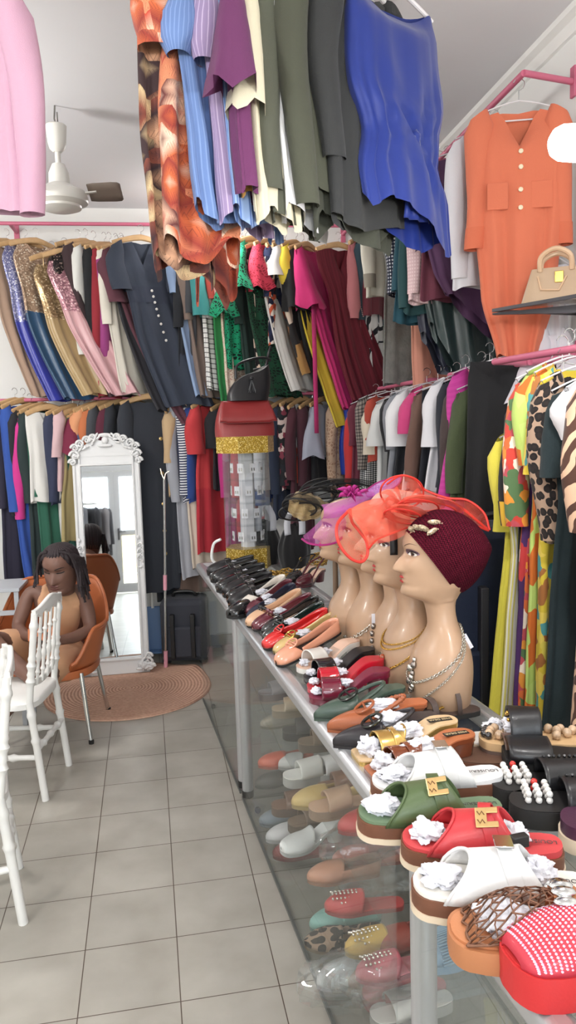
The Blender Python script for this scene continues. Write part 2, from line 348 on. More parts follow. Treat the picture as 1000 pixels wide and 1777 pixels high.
class Garment:
    def __init__(g, base, yaw, hw, L, prof, T=.026, fold=.012, nf=7, drop=.045, neck=.07, nd=.05, nb=.02, sway=(0, 0), hem=.01, seed=0, hook=None, spw=1.6, wr=.006, flat0=.22):
        g.__dict__.update(locals()); g.base = V(base); g.a = V((cos(yaw), sin(yaw), 0)); g.b = V((-sin(yaw), cos(yaw), 0))
        r = random.Random(seed); g.p1, g.p2, g.p3 = (r.uniform(0, 6.28) for _ in range(3)); g.tab = PROF[prof] if isinstance(prof, str) else prof
    def sw(g, s): return V((g.sway[0], g.sway[1], 0))*(max(0, s)**g.spw)
    def local(g, s, th):
        c, n = cos(th), sin(th); hw = g.hw*interp(g.tab, s)
        u = hw*spow(c, .82); v = g.T*(g.flat0+(1-g.flat0)*sstep(0, .16, s))*spow(n, .8)
        A = g.fold*(.1+.9*sstep(0, .75, s)); f = sin(g.nf*th+g.p1+1.4*sin(2*th+g.p2)+.8*sin(s*3+g.p3)); f2 = sin((g.nf*2+1)*th+g.p3+2*s)
        k = min(1, abs(n)*1.6)
        v += A*(f+.35*f2)*k+g.wr*noise.noise(V((u*9+g.seed, s*g.L*7, v*30+g.p1))); u += A*.35*f*(1-k*.5)
        z = -g.L*s; top = max(0, 1-s/.28)
        z -= g.drop*(min(1.2, abs(u)/g.hw)**1.25)*top**1.5
        if abs(u) < g.neck: z -= (1-(abs(u)/g.neck)**(1.1 if g.nd > .1 else 2))*(g.nd if n < 0 else g.nb)*top**1.9
        z += g.hem*(sin(3*th+g.p2)+.22*sin(min(g.nf, 7)*th+g.p1))*s**3
        if g.hook: u, v, z = g.hook(s, th, u, v, z)
        return u, v, z
    def pos(g, s, th, off=0):
        u, v, z = g.local(s, th); return g.base+g.a*u+g.b*(v-off)+V((0, 0, z))+g.sw(s)
    def body(g, name, m, s0=0, s1=1, parent=None, nr=None, nc=52, solid=0):
        nr = nr or max(6, int(26*(s1-s0)*max(.8, g.L/.8))); P = 4*g.hw*.9; mb = MB()
        mb.grid([[g.pos(s0+(s1-s0)*i/nr, 2*pi*j/nc) for j in range(nc)] for i in range(nr+1)], cu=True, uv=lambda i, j: (j/nc*P+g.seed*.137, g.L*(s0+(s1-s0)*i/nr)))
        return mb.build(name, m, parent, ang=0)
    def sleeve(g, side, kind, SL, m, parent, name='sleeve', out=.02, nc=16, cuff=None, k=1):
        tab = SLV[kind]; nr = max(6, int(SL*26)); mb = MB(); rows = []; fl = kind in ('bell', 'ruf')
        for i in range(nr+1):
            t = i/nr; w = interp(tab, t)*k; s = t*SL/g.L
            u0 = side*(g.hw*.9-.02+out*sstep(0, .5, t)+.012*sin(t*4+g.p1)); z0 = -g.drop*.75-SL*t-(0 if t else -.015)
            cx = g.base+g.a*u0+V((0, 0, z0))+g.sw(s); row = []
            for j in range(nc):
                th = 2*pi*j/nc; wv = 1+(.24*sin(5*th+g.p2+t*2)*t*t if fl else .07*sin(3*th+g.p3+t*7))
                row.append(cx+g.a*(w*.72*cos(th)*wv)+g.b*(w*.62*sin(th)*wv)+V((0, 0, (.018*sin(4*th+g.p1)*t if fl else 0)-.02*side*cos(th)*(1-t)**3)))
            rows.append(row)
        mb.grid(rows, cu=True, uv=lambda i, j: (j/nc*.3, SL*i/nr)); o = mb.build(name, m, parent, ang=0)
        if cuff: MB().grid([[p+(p-sum((q for q in r), V((0, 0, 0)))/nc)*.06 for p in r] for r in rows[-3:]], cu=True).build('cuff', cuff, o, ang=0)
        return o
    def front(g, s, du=0, off=.003):  # a point on the middle of the front
        th = 1.5*pi+du; return g.pos(s, th, off)
HANG = {}
def hanger(kind, base, yaw, hw, short, group):
    """wooden or coated wire hanger; the hook reaches the rail above"""
    key = (kind, round(hw, 2))
    if key not in HANG:
        w = hw*.98; arc = [(u*w, 0, -.05*abs(u)**1.4+.012) for u in (-1, -.75, -.5, -.25, 0, .25, .5, .75, 1)]
        if kind == 'wood':
            o = MB().tube(arc, lambda t: .013-.003*abs(2*t-1), 8, flat=1.6).build('wooden_hanger', WOOD)
        elif kind == 'wire':
            o = MB().tube(arc+[(w*.9, 0, -.06), (-w*.9, 0, -.06)], .003, 6, closed=True).build('wire_hanger', WIRE)
        else:
            o = MB().tube(arc, .007, 8).build('plastic_hanger', WIRE)
        hk = [(0, 0, .012), (0, 0, .05)]+[(.022*sin(t)-.0, 0, .072-.022*cos(t)) for t in (.2, .8, 1.4, 2, 2.6, 3.2, 3.8, 4.4)]
        MB().tube(hk, .0018 if kind != 'plastic' else .0028, 6).build('hook', CHROME if kind != 'plastic' else WIRE, o)
        HANG[key] = o; c = o
    else: c = copy_tree(HANG[key])
    c.location = base; c.rotation_euler = (0, 0, yaw); kn = {'wood': 'wooden', 'wire': 'white wire', 'plastic': 'white plastic'}[kind]
    return tag(c, '%s hanger holding the %s' % (kn, short), 'hanger', group)
_K = {}
def cl(r, g, b, s=0):
    l = .3*r+.59*g+.11*b; r, g, b = (int(min(232, 14+.93*(l+(x-l)*.92))) for x in (r, g, b))  # haze put into the cloth colour: darks lifted, hues muted
    k = 'cloth_%02x%02x%02x%s' % (r, g, b, 's' if s else '')
    return satin(k, (r, g, b)) if s else cloth(k, (r, g, b))
RACKS = {'BU': ('on the upper back rail', 'clothes on the upper back rail', 'wood'), 'BL': ('on the lower back rail', 'clothes on the lower back rail', 'wood'),
         'RU': ('on the right wall upper rail', 'clothes on the upper right rail', 'wire'), 'RL': ('on the right wall lower rail', 'clothes on the lower right rail', 'wire'),
         'RF': ('on the wire rail beside the counter', 'printed dresses on the wire rail', 'wire'), 'C': ('hanging from the ceiling rail', 'clothes hanging from the ceiling rail', 'plastic')}
NSEED = [0]
def hang(rack, px, pt, pb, kind, m, name, cat, short, yaw=None, hw=.19, sway=0, sl=None, prof=None, low=None, slm=None, cuff=None, tail='', dy=0, slw=1, hanger_kind=None, slab=None, **k):
    """px, pt: near shoulder as surveyed; pb: hem; sway: how far the hem is drawn aside (photo px)"""
    NSEED[0] += 1; seed = NSEED[0]; loc, grp, hk = RACKS[rack]; hk = hanger_kind or hk
    if rack in ('BU', 'BL', 'C'):
        yw = radians(52 if yaw is None else yaw) + (random.Random(seed).uniform(-.08, .08) if yaw is None else 0); yr = {'BU': BY, 'BL': BY, 'C': 2.35}[rack]+dy
        p = atY(px, pt, yr-hw*sin(yw)); base = V((p.x+hw*cos(yw), yr, p.z+.045))
        pe = atY(px, pb, yr-hw*.5*sin(yw)); sx = atY(px+sway, pb, yr-.05).x-atY(px, pb, yr-.05).x; sv = (sx, -.06 if sway else 0)
    else:
        yw = radians(8 if yaw is None else yaw); xr = {'RU': RX, 'RL': RX, 'RF': 1.22}[rack]+dy
        p = atX(px, pt, xr-hw*cos(yw)); base = V((xr, p.y+hw*sin(yw), p.z+.045)); pe = atY(px, pb, p.y)
        sv = (atY(px+sway, pb, p.y).x-atY(px, pb, p.y).x, 0)
    L = base.z-pe.z
    if prof is None: prof = {'skirt': 'skirt', 'trousers': 'trousers', 'strap': 'gown'}.get(kind, 'top' if L < .85 else 'long')
    kw = dict(sway=sv, seed=seed); kw.update(k)
    if kind == 'strap': kw.setdefault('neck', .0); kw.setdefault('drop', .01); kw.setdefault('nd', 0)
    if kind in ('skirt', 'trousers'): kw.setdefault('neck', 0); kw.setdefault('drop', 0)
    if kind == 'sl': kw.setdefault('neck', .075); kw.setdefault('drop', .03)
    g = Garment(base, yw, hw, L, prof, **kw)
    if low:  # bodice and skirt of different cloth
        lm, ls = low; o = g.body(name, m, 0, ls); g.body('skirt', lm, ls-.012, 1, o)
    else: o = g.body(name, m)
    lb = short+' '+loc; lb = lb if len(lb.replace('-', ' ').split()) <= 15 else short; tag(o, slab or lb, cat, grp)
    if kind in SLV:
        dl = {'ls': .55, 'ss': .2, 'bell': .33, 'ruf': .26, 'puff': .5}[kind]
        if sl: dl = max(.1, base.z-(atY(px, sl, p.y).z)-.02)
        for sd in (-1, 1): g.sleeve(sd, kind, dl, slm or m, o, cuff=cuff, k=slw)
    if kind == 'strap':
        for sd in (-1, 1):
            q = g.pos(.0, pi if sd < 0 else 0); MB().tube([q+V((0, 0, -.02))-g.a*sd*.05, q+V((0, 0, .04))-g.a*sd*.05, base+g.a*sd*.09+V((0, 0, .06))], .0045, 6).build('strap', m, o)
    hb = base+V((0, 0, .06 if kind == 'strap' else .012)); hanger(hk, hb, yw, min(hw, .2)*(.8 if kind in ('skirt', 'trousers') else 1), short, 'hangers of the '+grp)
    g.obj = o; return g
def buttons(g, svals, m, r=.008, du=0, name='button'):
    for s in svals:
        p = g.front(s, du, .006); n = -g.b; mm = Matrix.Translation(p) @ V((0, 0, 1)).rotation_difference(n).to_matrix().to_4x4()
        MB().lathe([(r, -.002), (r, .002), (r*.6, .004), (0, .0035)], 12, mm).build(name, m, g.obj)
# cloth patterns
SEQ_L = PAT('lavender_sequins', 'sequin', [(120, 122, 170), (170, 172, 205), (245, 245, 255)], 130, .3, .5)
SEQ_C = PAT('champagne_sequins', 'sequin', [(165, 138, 116), (206, 178, 152), (255, 244, 226)], 120, .3, .5)
SEQ_G = PAT('gold_sequins', 'sequin', [(150, 124, 90), (194, 166, 126), (250, 232, 196)], 130, .3, .5)
SEQ_P = PAT('pink_sequins', 'sequin', [(150, 105, 115), (200, 150, 158), (255, 225, 225)], 130, .3, .5)
SEQ_K = PAT('dark_sequins', 'sequin', [(28, 24, 26), (60, 48, 46), (150, 130, 120)], 130, .3, .4)
LACE_G = PAT('emerald_lace', 'lace', [(24, 148, 106), (12, 40, 32), (1, 1, 1)], 55)
LACE_D = PAT('dark_green_lace', 'lace', [(24, 72, 50), (10, 26, 20), (1, 1, 1)], 50)
LACE_R = PAT('red_lace', 'lace', [(205, 60, 84), (150, 30, 50), (1, 1, 1)], 60)
LACE_B = PAT('beige_lace', 'lace', [(228, 214, 196), (196, 160, 142), (1, 1, 1)], 60)
FLOR_K = PAT('black_cream_floral', 'floral', [(28, 26, 28), (226, 208, 190), (28, 26, 28), (212, 190, 172)], 22, distort=1.5)
PLAID = PAT('white_black_check', 'plaid', [(232, 232, 230), (120, 120, 120), (36, 36, 38)], 30, w=.2)
PLAID_G = PAT('grey_check', 'plaid', [(150, 140, 132), (100, 92, 88), (52, 50, 52)], 45, w=.4)
HOUND = PAT('black_white_houndstooth', 'plaid', [(226, 226, 224), (128, 128, 128), (22, 22, 24)], 75, w=.5)
POLKA = PAT('navy_white_spots', 'dots', [(38, 44, 66), (226, 228, 234)], 55)
PRINT_N = PAT('navy_print', 'floral', [(28, 32, 56), (28, 32, 56), (200, 90, 60), (40, 48, 80), (230, 220, 210)], 25, distort=1)
FLOR_D = PAT('dark_floral', 'floral', [(26, 26, 30), (26, 26, 30), (120, 50, 66), (30, 34, 40), (196, 176, 170)], 30, distort=1.2)
BRUSH = PAT('white_black_brush', 'zebra', [(232, 232, 232), (40, 42, 48)], 5, w=.88)
STR_NW = PAT('navy_white_stripe', 'hstripe', [(36, 44, 76), (230, 230, 232)], 55)
PATCH = PAT('brown_patchwork', 'mosaic', [(122, 82, 52), (214, 196, 178), (36, 34, 36), (160, 120, 70)], 9)
FUR = M('grey_plush', (122, 122, 118), .95, bump=1, bs=60, vary=.25, vs=18, sheen=.4)
# ---- upper back rail, left to right
A = 'BU'
hang(A, -32, 428, 690, 'sl', cl(168, 138, 116), 'gown', 'dress', 'plain beige gown at the far left edge', sway=58, prof='gown', hw=.2)
hang(A, -4, 430, 697, 'sl', SEQ_L, 'gown', 'dress', 'royal blue gown with silver lavender sequined bodice', sway=58, prof='gown', low=(cl(36, 44, 160, 1), .5), hw=.2, spw=2, yaw=40)
hang(A, 16, 428, 695, 'sl', SEQ_C, 'gown', 'dress', 'teal blue gown with champagne sequined bodice', sway=66, prof='gown', low=(cl(24, 66, 104, 1), .45), hw=.2, spw=2, yaw=40)
hang(A, 52, 468, 688, 'strap', SEQ_G, 'gown', 'dress', 'gold satin gown with thin straps and gold sequined bodice', sway=68, prof='gown', low=(cl(176, 146, 98, 1), .42), hw=.16, spw=1.7, yaw=32, fold=.018, dy=-.1)
hang(A, 74, 462, 688, 'strap', SEQ_P, 'gown', 'dress', 'pink satin gown with thin straps and pink sequined bodice', sway=92, prof='gown', low=(cl(206, 152, 156, 1), .38), hw=.16, spw=1.4, yaw=32, fold=.018, dy=-.13)
hang(A, 96, 430, 520, 'ss', SEQ_K, 'sequined_blouse', 'top', 'black sequined top behind the pink satin gown', yaw=45)
hang(A, 113, 428, 690, 'ls', cl(58, 42, 46), 'long_sleeved_dress', 'dress', 'dark brown long-sleeved dress left of the white cardigan', sl=590, sway=60)
hang(A, 127, 432, 600, 'ls', cl(226, 226, 222), 'cardigan', 'cardigan', 'white long-sleeved cardigan between dark brown and black sleeves', sl=612)
hang(A, 147, 434, 600, 'ls', cl(26, 27, 31), 'long_sleeved_tee', 'top', 'black long-sleeved top right of the white cardigan', sl=607)
hang(A, 157, 434, 690, 'ls', cl(152, 38, 48), 'long_sleeved_tee', 'top', 'dark red long-sleeved top beside the magenta one', sl=618, prof='top')
hang(A, 168, 436, 686, 'ls', cl(226, 220, 206), 'long_dress', 'dress', 'ivory dress whose pale skirt shows below the magenta sleeve', sway=30, sl=560)
hang(A, 170, 440, 605, 'ls', cl(152, 58, 124), 'long_sleeved_tee', 'top', 'magenta long-sleeved top left of the burgundy dress', sl=616)
hang(A, 178, 440, 716, 'sl', cl(40, 40, 46), 'long_dress', 'dress', 'charcoal sleeveless dress swept aside behind the burgundy one', sway=80)
hang(A, 176, 436, 742, 'ss', cl(92, 50, 62), 'knit_dress', 'dress', 'burgundy knitted dress with short sleeves left of the navy dress', sl=522, sway=122, spw=1.5)
g = hang(A, 192, 426, 708, 'ss', cl(50, 56, 72), 'denim_dress', 'dress', 'navy denim dress with white front buttons and gathered waist', yaw=20, hw=.21, sway=72, sl=500, nd=.16, neck=.06, prof=[(0, 1), (.12, .95), (.28, .8), (.36, .8), (.6, .9), (1, .85)], fold=.016, nf=11, dy=-.1, spw=1.5)
buttons(g, [.3, .335, .37, .41, .45, .5, .55, .6], M('pearl_button', (235, 232, 226), .25), .009)
wb = MB(); wb.grid([[g.pos(s, 2*pi*j/40, .003) for j in range(40)] for s in (.275, .29, .33, .36, .375)], cu=True); wb.build('waistband', cl(46, 52, 68), g.obj, ang=0)
hang(A, 292, 440, 690, 'ls', cl(138, 164, 204), 'shirt_dress', 'dress', 'light blue shirt dress right of the navy denim dress', sl=505, sway=36)
hang(A, 303, 445, 640, 'ls', cl(34, 36, 42), 'jacket', 'jacket', 'black long-sleeved jacket beside the light blue shirt dress', sl=565)
hang(A, 311, 444, 690, 'ls', cl(126, 108, 98), 'long_sleeved_dress', 'dress', 'taupe sleeved dress beside the black jacket', sl=552, sway=25)
hang(A, 324, 446, 640, 'ls', cl(66, 68, 74), 'long_sleeved_tee', 'top', 'dark grey long-sleeved top left of the checked dress', sl=540)
hang(A, 340, 440, 678, 'ss', PLAID, 'checked_dress', 'dress', 'white and black checked dress with teal sleeves', sl=545, slm=cl(60, 152, 152), sway=10)
hang(A, 352, 436, 545, 'ls', cl(224, 224, 224), 'blouse', 'blouse', 'white blouse right of the checked dress', sl=548)
hang(A, 360, 430, 698, 'ls', cl(214, 84, 72), 'long_sleeved_dress', 'dress', 'green dress with coral red sleeves', sl=515, sway=12, low=(cl(38, 132, 66), .42), prof='long')
hang(A, 372, 424, 698, 'ls', cl(232, 180, 172), 'lace_dress', 'dress', 'pale pink sleeved dress with beige lace skirt', sl=520, sway=12, low=(LACE_B, .35))
hang(A, 384, 428, 640, 'bell', LACE_G, 'lace_blouse', 'blouse', 'emerald lace blouse with flared sleeve on the left', sl=545, dy=-.06, yaw=40)
hang(A, 400, 424, 678, 'ls', cl(30, 48, 44), 'coat', 'coat', 'black green collared coat between two emerald lace pieces', sl=560, sway=20)
hang(A, 410, 424, 690, 'bell', LACE_G, 'lace_dress', 'dress', 'dark green lace dress with emerald lace sleeves', sl=500, low=(LACE_D, .3), sway=45, dy=-.04, yaw=42)
hang(A, 424, 434, 690, 'sl', FLOR_K, 'floral_dress', 'dress', 'black and cream floral dress under the emerald lace', sway=16)
hang(A, 441, 428, 680, 'ruf', LACE_R, 'lace_dress', 'dress', 'red lace dress with scalloped short sleeves', sl=500, low=(cl(226, 224, 220), .32), sway=52)
hang(A, 462, 430, 600, 'ls', PRINT_N, 'print_blouse', 'blouse', 'navy printed blouse beside the red lace', sl=512)
hang(A, 472, 430, 652, 'ss', cl(228, 228, 226), 'patchwork_dress', 'dress', 'white topped dress with brown patchwork skirt', low=(PATCH, .48), sway=46, prof='dress')
hang(A, 488, 430, 742, 'ss', cl(228, 200, 52), 'tiered_dress', 'dress', 'long yellow tiered dress swept to the right', sl=505, sway=82, spw=1.3, prof='long')
hang(A, 500, 436, 690, 'ruf', cl(24, 24, 27), 'ruffle_dress', 'dress', 'black dress with ruffled sleeves left of the hot pink dress', sl=535, sway=40)
g = hang(A, 512, 434, 712, 'ruf', cl(204, 38, 108), 'ruffle_dress', 'dress', 'hot pink dress with ruffled sleeves and loose belt', sl=532, sway=72, spw=1.2, nf=10, dy=-.07, hw=.17, yaw=48)
MB().grid([[g.pos(.36, pi)+V((-.01+dx, -.02, -.9*t+.02)) for dx in (0, .03)] for t in (0, .25, .5, .75, 1)]).build('belt', cl(196, 44, 108), g.obj, solid=.003)
g = hang(A, 548, 438, 700, 'sl', PAT('oxblood_pleats', 'stripe', [(104, 28, 42), (94, 24, 38)], 60), 'pleated_dress', 'dress', 'oxblood pleated dress with beaded waist chains', yaw=22, hw=.19, sway=58, nd=.16, neck=.06, dy=-.14, fold=.014, nf=13, prof='dress')
b = MB()
for k in range(9): b.tube([g.pos(.30+.012*k+.05*sin(t*3), 1.5*pi+.3+t*.7, .006) for t in [i/8 for i in range(9)]], .0035, 5)
b.build('bead_trim', M('bead_trim', (226, 190, 180), .3, metal=.4), g.obj)
hang(A, 606, 426, 690, 'puff', cl(198, 118, 124), 'long_sleeved_dress', 'dress', 'dusty pink dress with gathered cuffs right of the oxblood dress', sl=550, sway=14)
hang(A, 622, 424, 560, 'ls', cl(44, 66, 78), 'long_sleeved_tee', 'top', 'dark teal long-sleeved top in the corner', sl=552)
hang(A, 634, 428, 548, 'ls', cl(112, 44, 56), 'long_sleeved_tee', 'top', 'burgundy long-sleeved top in the corner', sl=545)
hang(A, 628, 430, 672, 'sl', BRUSH, 'print_dress', 'dress', 'white dress with black brush strokes in the corner', sway=4, hw=.16)
# ---- lower back rail
A = 'BL'
hang(A, -14, 712, 1015, 'ls', cl(42, 40, 58), 'long_dress', 'dress', 'dark indigo long dress at the left edge', sl=880)
hang(A, 2, 712, 1010, 'ls', cl(44, 78, 166), 'trouser_suit', 'trousers', 'royal blue sleeved suit left of the hot pink top', sl=885, sway=24)
hang(A, 14, 722, 895, 'ls', cl(36, 36, 42), 'long_sleeved_tee', 'top', 'black long-sleeved top between royal blue and hot pink', sl=892)
hang(A, 22, 730, 880, 'ls', cl(212, 48, 138), 'long_sleeved_tee', 'top', 'hot pink long-sleeved top with fringed cuffs', sl=898)
hang(A, 34, 720, 1010, 'ls', cl(38, 50, 50), 'long_dress', 'dress', 'black green long dress left of the white vest', sl=870, sway=6)
hang(A, 46, 722, 980, 'ls', cl(40, 94, 74), 'long_dress', 'dress', 'dark green long dress behind the white vest', sway=14)
g = hang(A, 44, 724, 872, 'sl', cl(226, 224, 218), 'vest', 'vest', 'white sleeveless vest with a gold pocket flap', yaw=35, hw=.17, dy=-.1, nd=.1)
MB().box(g.front(.72, .25, .012), (.06, .006, .05), Matrix.Rotation(radians(35), 3, 'Z')).build('pocket_flap', cl(206, 176, 120), g.obj, bevel=.002)
hang(A, 80, 726, 945, 'trousers', cl(224, 222, 218), 'trousers', 'trousers', 'white trousers below the navy top')
hang(A, 80, 724, 875, 'ls', cl(46, 52, 78), 'long_sleeved_tee', 'top', 'navy long-sleeved top right of the white vest', sl=868)
hang(A, 92, 722, 850, 'ls', cl(214, 176, 180), 'blouse', 'blouse', 'pale pink blouse behind the olive dress', sl=790)
hang(A, 98, 728, 940, 'sl', cl(166, 148, 96), 'peplum_dress', 'dress', 'olive khaki dress left of the white mirror', prof='dress')
hang(A, 104, 726, 1000, 'ls', cl(50, 100, 82), 'long_dress', 'dress', 'sea green long dress hanging behind the mirror', sl=860, dy=.04, yaw=40)
hang(A, 115, 730, 850, 'ruf', cl(122, 36, 62), 'blouse', 'blouse', 'wine red blouse with ruffled sleeve above the mirror', sl=782, dy=.04, yaw=40)
hang(A, 127, 718, 850, 'ls', cl(228, 152, 104), 'blouse', 'blouse', 'peach orange blouse above the mirror', sl=765, dy=.04, yaw=40)
hang(A, 132, 722, 850, 'ls', cl(62, 82, 120), 'denim_shirt', 'shirt', 'blue denim shirt above the mirror', sl=790, dy=.04, yaw=40)
hang(A, 142, 716, 850, 'ls', cl(196, 106, 62), 'blouse', 'blouse', 'rust orange blouse above the mirror', sl=790, dy=.04, yaw=40)
hang(A, 153, 714, 900, 'ls', cl(64, 66, 72), 'blouse', 'blouse', 'grey blouse right of the rust orange one', sl=830, dy=.04, yaw=40)
hang(A, 172, 714, 900, 'ls', cl(92, 34, 52), 'blouse', 'blouse', 'burgundy blouse above the mirror crest', sl=830, dy=.04, yaw=40)
hang(A, 182, 710, 1000, 'ls', cl(42, 45, 52), 'long_dress', 'dress', 'charcoal long dress above the mirror right corner', sl=850, dy=.04, yaw=40)
hang(A, 256, 716, 1042, 'sl', cl(38, 40, 46), 'long_dress', 'dress', 'black long dress hanging low between mirror and pole', hw=.15, yaw=30, dy=.05)
hang(A, 312, 718, 1000, 'sl', cl(34, 35, 40), 'long_dress', 'dress', 'black long dress showing below the navy jacket', hw=.13, yaw=40, dy=.05)
g = hang(A, 208, 706, 1030, 'ls', cl(44, 48, 56), 'coat', 'coat', 'long black coat with large gold buttons right of the mirror', yaw=14, hw=.2, dy=-.1, sl=1000, fold=.008, prof=[(0, 1), (.1, 1), (.5, .95), (1, .85)], nd=.02)
buttons(g, [.2, .38, .54, .68, .8], M('gold_button', (196, 166, 110), .3, metal=.8), .013, .25)
hang(A, 287, 720, 860, 'ls', cl(196, 164, 122), 'blouse', 'blouse', 'tan blouse right of the black coat', sl=800)
hang(A, 290, 708, 1000, 'ls', cl(166, 168, 178), 'cardigan', 'cardigan', 'light grey long cardigan beside the pole', sl=868, sway=12, yaw=40)
hang(A, 312, 712, 870, 'ls', STR_NW, 'striped_tee', 'top', 'navy and white striped top beside the grey cardigan', sl=858)
hang(A, 308, 716, 985, 'ls', cl(38, 44, 68), 'jacket', 'jacket', 'navy jacket with cream trousers left of the red dress', sl=858, yaw=40, low=(cl(214, 198, 180), .53), sway=14)
hang(A, 322, 710, 870, 'ls', cl(42, 66, 136), 'long_sleeved_tee', 'top', 'blue long-sleeved top left of the red dress', sl=862)
g = hang(A, 332, 712, 960, 'ss', cl(204, 52, 56), 'peplum_dress', 'dress', 'red dress with short cape sleeves left of the display stand', yaw=40, sl=785, hw=.18, dy=-.06, low=(cl(190, 40, 52), .57))
hang(A, 366, 716, 850, 'ss', cl(34, 34, 38), 'tee', 'top', 'black short-sleeved top behind the red bag', sl=775)
hang(A, 384, 718, 960, 'ls', cl(196, 46, 128), 'long_dress', 'dress', 'magenta long dress seen through the display stand', sl=860)
hang(A, 404, 718, 930, 'ls', cl(198, 52, 64), 'long_dress', 'dress', 'scarlet long dress seen through the display stand', sl=860)
hang(A, 420, 718, 880, 'ls', cl(44, 80, 168), 'long_sleeved_tee', 'top', 'bright blue top seen through the display stand', sl=870)
hang(A, 440, 716, 850, 'ls', cl(214, 214, 218), 'blouse', 'blouse', 'white blouse behind the display stand', sl=845)
hang(A, 470, 712, 900, 'ls', cl(34, 42, 62), 'jacket', 'jacket', 'dark navy jacket right of the display stand', sl=855)
hang(A, 486, 708, 850, 'ls', FLOR_D, 'floral_blouse', 'top', 'black floral top right of the dark navy jacket', sl=840)
hang(A, 500, 712, 960, 'ls', cl(74, 34, 44), 'long_dress', 'dress', 'maroon dress behind the white tank top', sl=830)
g = hang(A, 506, 708, 840, 'sl', cl(228, 226, 224), 'tank_shirt', 'top', 'white tank top with orange ruffled hem', low=(cl(214, 72, 52), .56), hw=.15, fold=.018, yaw=45)
hang(A, 520, 712, 850, 'ls', cl(64, 30, 40), 'blouse', 'blouse', 'dark wine blouse right of the white tank top', sl=840)
hang(A, 538, 708, 850, 'ruf', cl(160, 164, 180), 'ruffle_blouse', 'blouse', 'grey blue blouse with ruffled sleeves', sl=790, low=(cl(28, 28, 32), .62), yaw=45)
hang(A, 572, 706, 860, 'ls', PAT('beige_embroidery', 'lace', [(196, 168, 144), (166, 132, 110), (1, 1, 1)], 40), 'blouse', 'blouse', 'beige embroidered blouse left of the blue satin top', sl=830, yaw=45)
# ---- right wall, upper rail (far to near)
A = 'RU'
POLKA2 = PAT('black_white_lattice', 'dots', [(34, 36, 44), (214, 216, 222)], 75)
hang(A, 634, 384, 515, 'ls', cl(226, 222, 206), 'jacket', 'jacket', 'cream jacket with grey cuffs near the corner', sl=495, cuff=cl(150, 144, 130), yaw=25)
hang(A, 674, 372, 512, 'ls', POLKA, 'spotted_blouse', 'blouse', 'navy blouse with white spots right of the cream jacket', sl=505)
hang(A, 660, 392, 668, 'sl', FUR, 'plush_dress', 'dress', 'grey plush dress below the cream jacket', hw=.17, yaw=15, dy=.04)
hang(A, 690, 330, 470, 'ls', POLKA2, 'spotted_blouse', 'blouse', 'black blouse with white lattice dots left of the teal dress', sl=420)
hang(A, 694, 318, 560, 'ls', cl(32, 76, 92), 'long_sleeved_dress', 'dress', 'dark teal dress with long sleeves beside the pale pink blouse', sl=500, sway=-14)
hang(A, 704, 312, 545, 'ls', cl(34, 70, 74), 'long_sleeved_dress', 'dress', 'bottle green dress behind the pale pink blouse', sl=530, sway=-6)
hang(A, 716, 305, 525, 'ls', PAT('pale_pink_sparkle', 'dots', [(222, 190, 194), (238, 214, 216)], 60), 'blouse', 'blouse', 'pale pink blouse with sparkling hem left of the purple dress', sl=505, sway=-10)
hang(A, 727, 300, 520, 'ruf', cl(108, 48, 66), 'blouse', 'blouse', 'burgundy blouse peeking out left of the purple dress', sl=400)
def skew(s, th, u, v, z): return u*(1+.1*s)+.03*s*s, v, z*(1-.40*max(0, (.2-u)/.4)*s)
def skew2(s, th, u, v, z): return u*(1+.05*s)+.02*s*s, v, z*(1-.32*max(0, (-.05-u)/.16)*s)
hang(A, 700, 326, 692, 'sl', cl(214, 140, 116), 'long_dress', 'dress', 'peach long dress showing below the navy gown', hw=.15, sway=14, yaw=10, dy=.05)
hang(A, 706, 322, 650, 'sl', cl(30, 34, 56, 1), 'gown', 'dress', 'navy satin gown swept aside below the teal dress', hw=.17, sway=16, fold=.018, yaw=5, hook=skew2, spw=2, T=.05)
hang(A, 718, 312, 650, 'sl', cl(24, 46, 46, 1), 'gown', 'dress', 'dark green satin gown below the purple dress', hw=.18, sway=20, fold=.018, yaw=2, hook=skew2, spw=2, T=.05)
g = hang(A, 742, 286, 632, 'ruf', cl(84, 50, 86), 'cape_dress', 'dress', 'large purple dress with cape sleeves left of the orange dress', hw=.18, sway=14, sl=420, yaw=4, fold=.018, slw=.8, prof=[(0, 1), (.2, 1.05), (.5, 1.1), (.8, 1.0), (1, .85)], hook=skew, T=.05)
hang(A, 788, 250, 500, 'ls', cl(218, 218, 226), 'shirt', 'shirt', 'white shirt hidden behind the orange dress sleeve', sl=478, sway=-2)
g = hang(A, 816, 214, 622, 'ls', cl(226, 112, 78), 'shirt_dress', 'dress', 'long orange shirt dress with buttons and rolled sleeves', hw=.185, yaw=-16, sl=428, nd=.15, nb=.02, neck=.07, T=.05, fold=.016, prof=[(0, 1), (.12, .96), (.4, .92), (.75, .75), (1, .42)], cuff=cl(220, 106, 72))
buttons(g, [.16, .25, .34, .41], M('cream_button', (236, 220, 190), .3), .009)
pp = g.front(.03, 0, -.03); MB().box(pp+V((.01, -.0, -.03)), (.02, .003, .06)).build('care_label', WHITE, g.obj)
for du in (-.45, .4): MB().box(g.front(.36, du, .008), (.08, .004, .1), Matrix.Rotation(radians(-16), 3, 'Z')).build('pocket', cl(226, 112, 78), g.obj, bevel=.002)
hang(A, 905, 470, 640, 'sl', cl(226, 224, 232), 'blouse', 'blouse', 'white blouse right of the orange dress hem', hw=.1, yaw=-5, dy=.12, fold=.018)
hang(A, 922, 585, 652, 'ruf', cl(222, 216, 226), 'ruffle_blouse', 'top', 'white ruffled top on the lower bracket by the wall', hw=.08, yaw=-5, dy=.14, fold=.025)
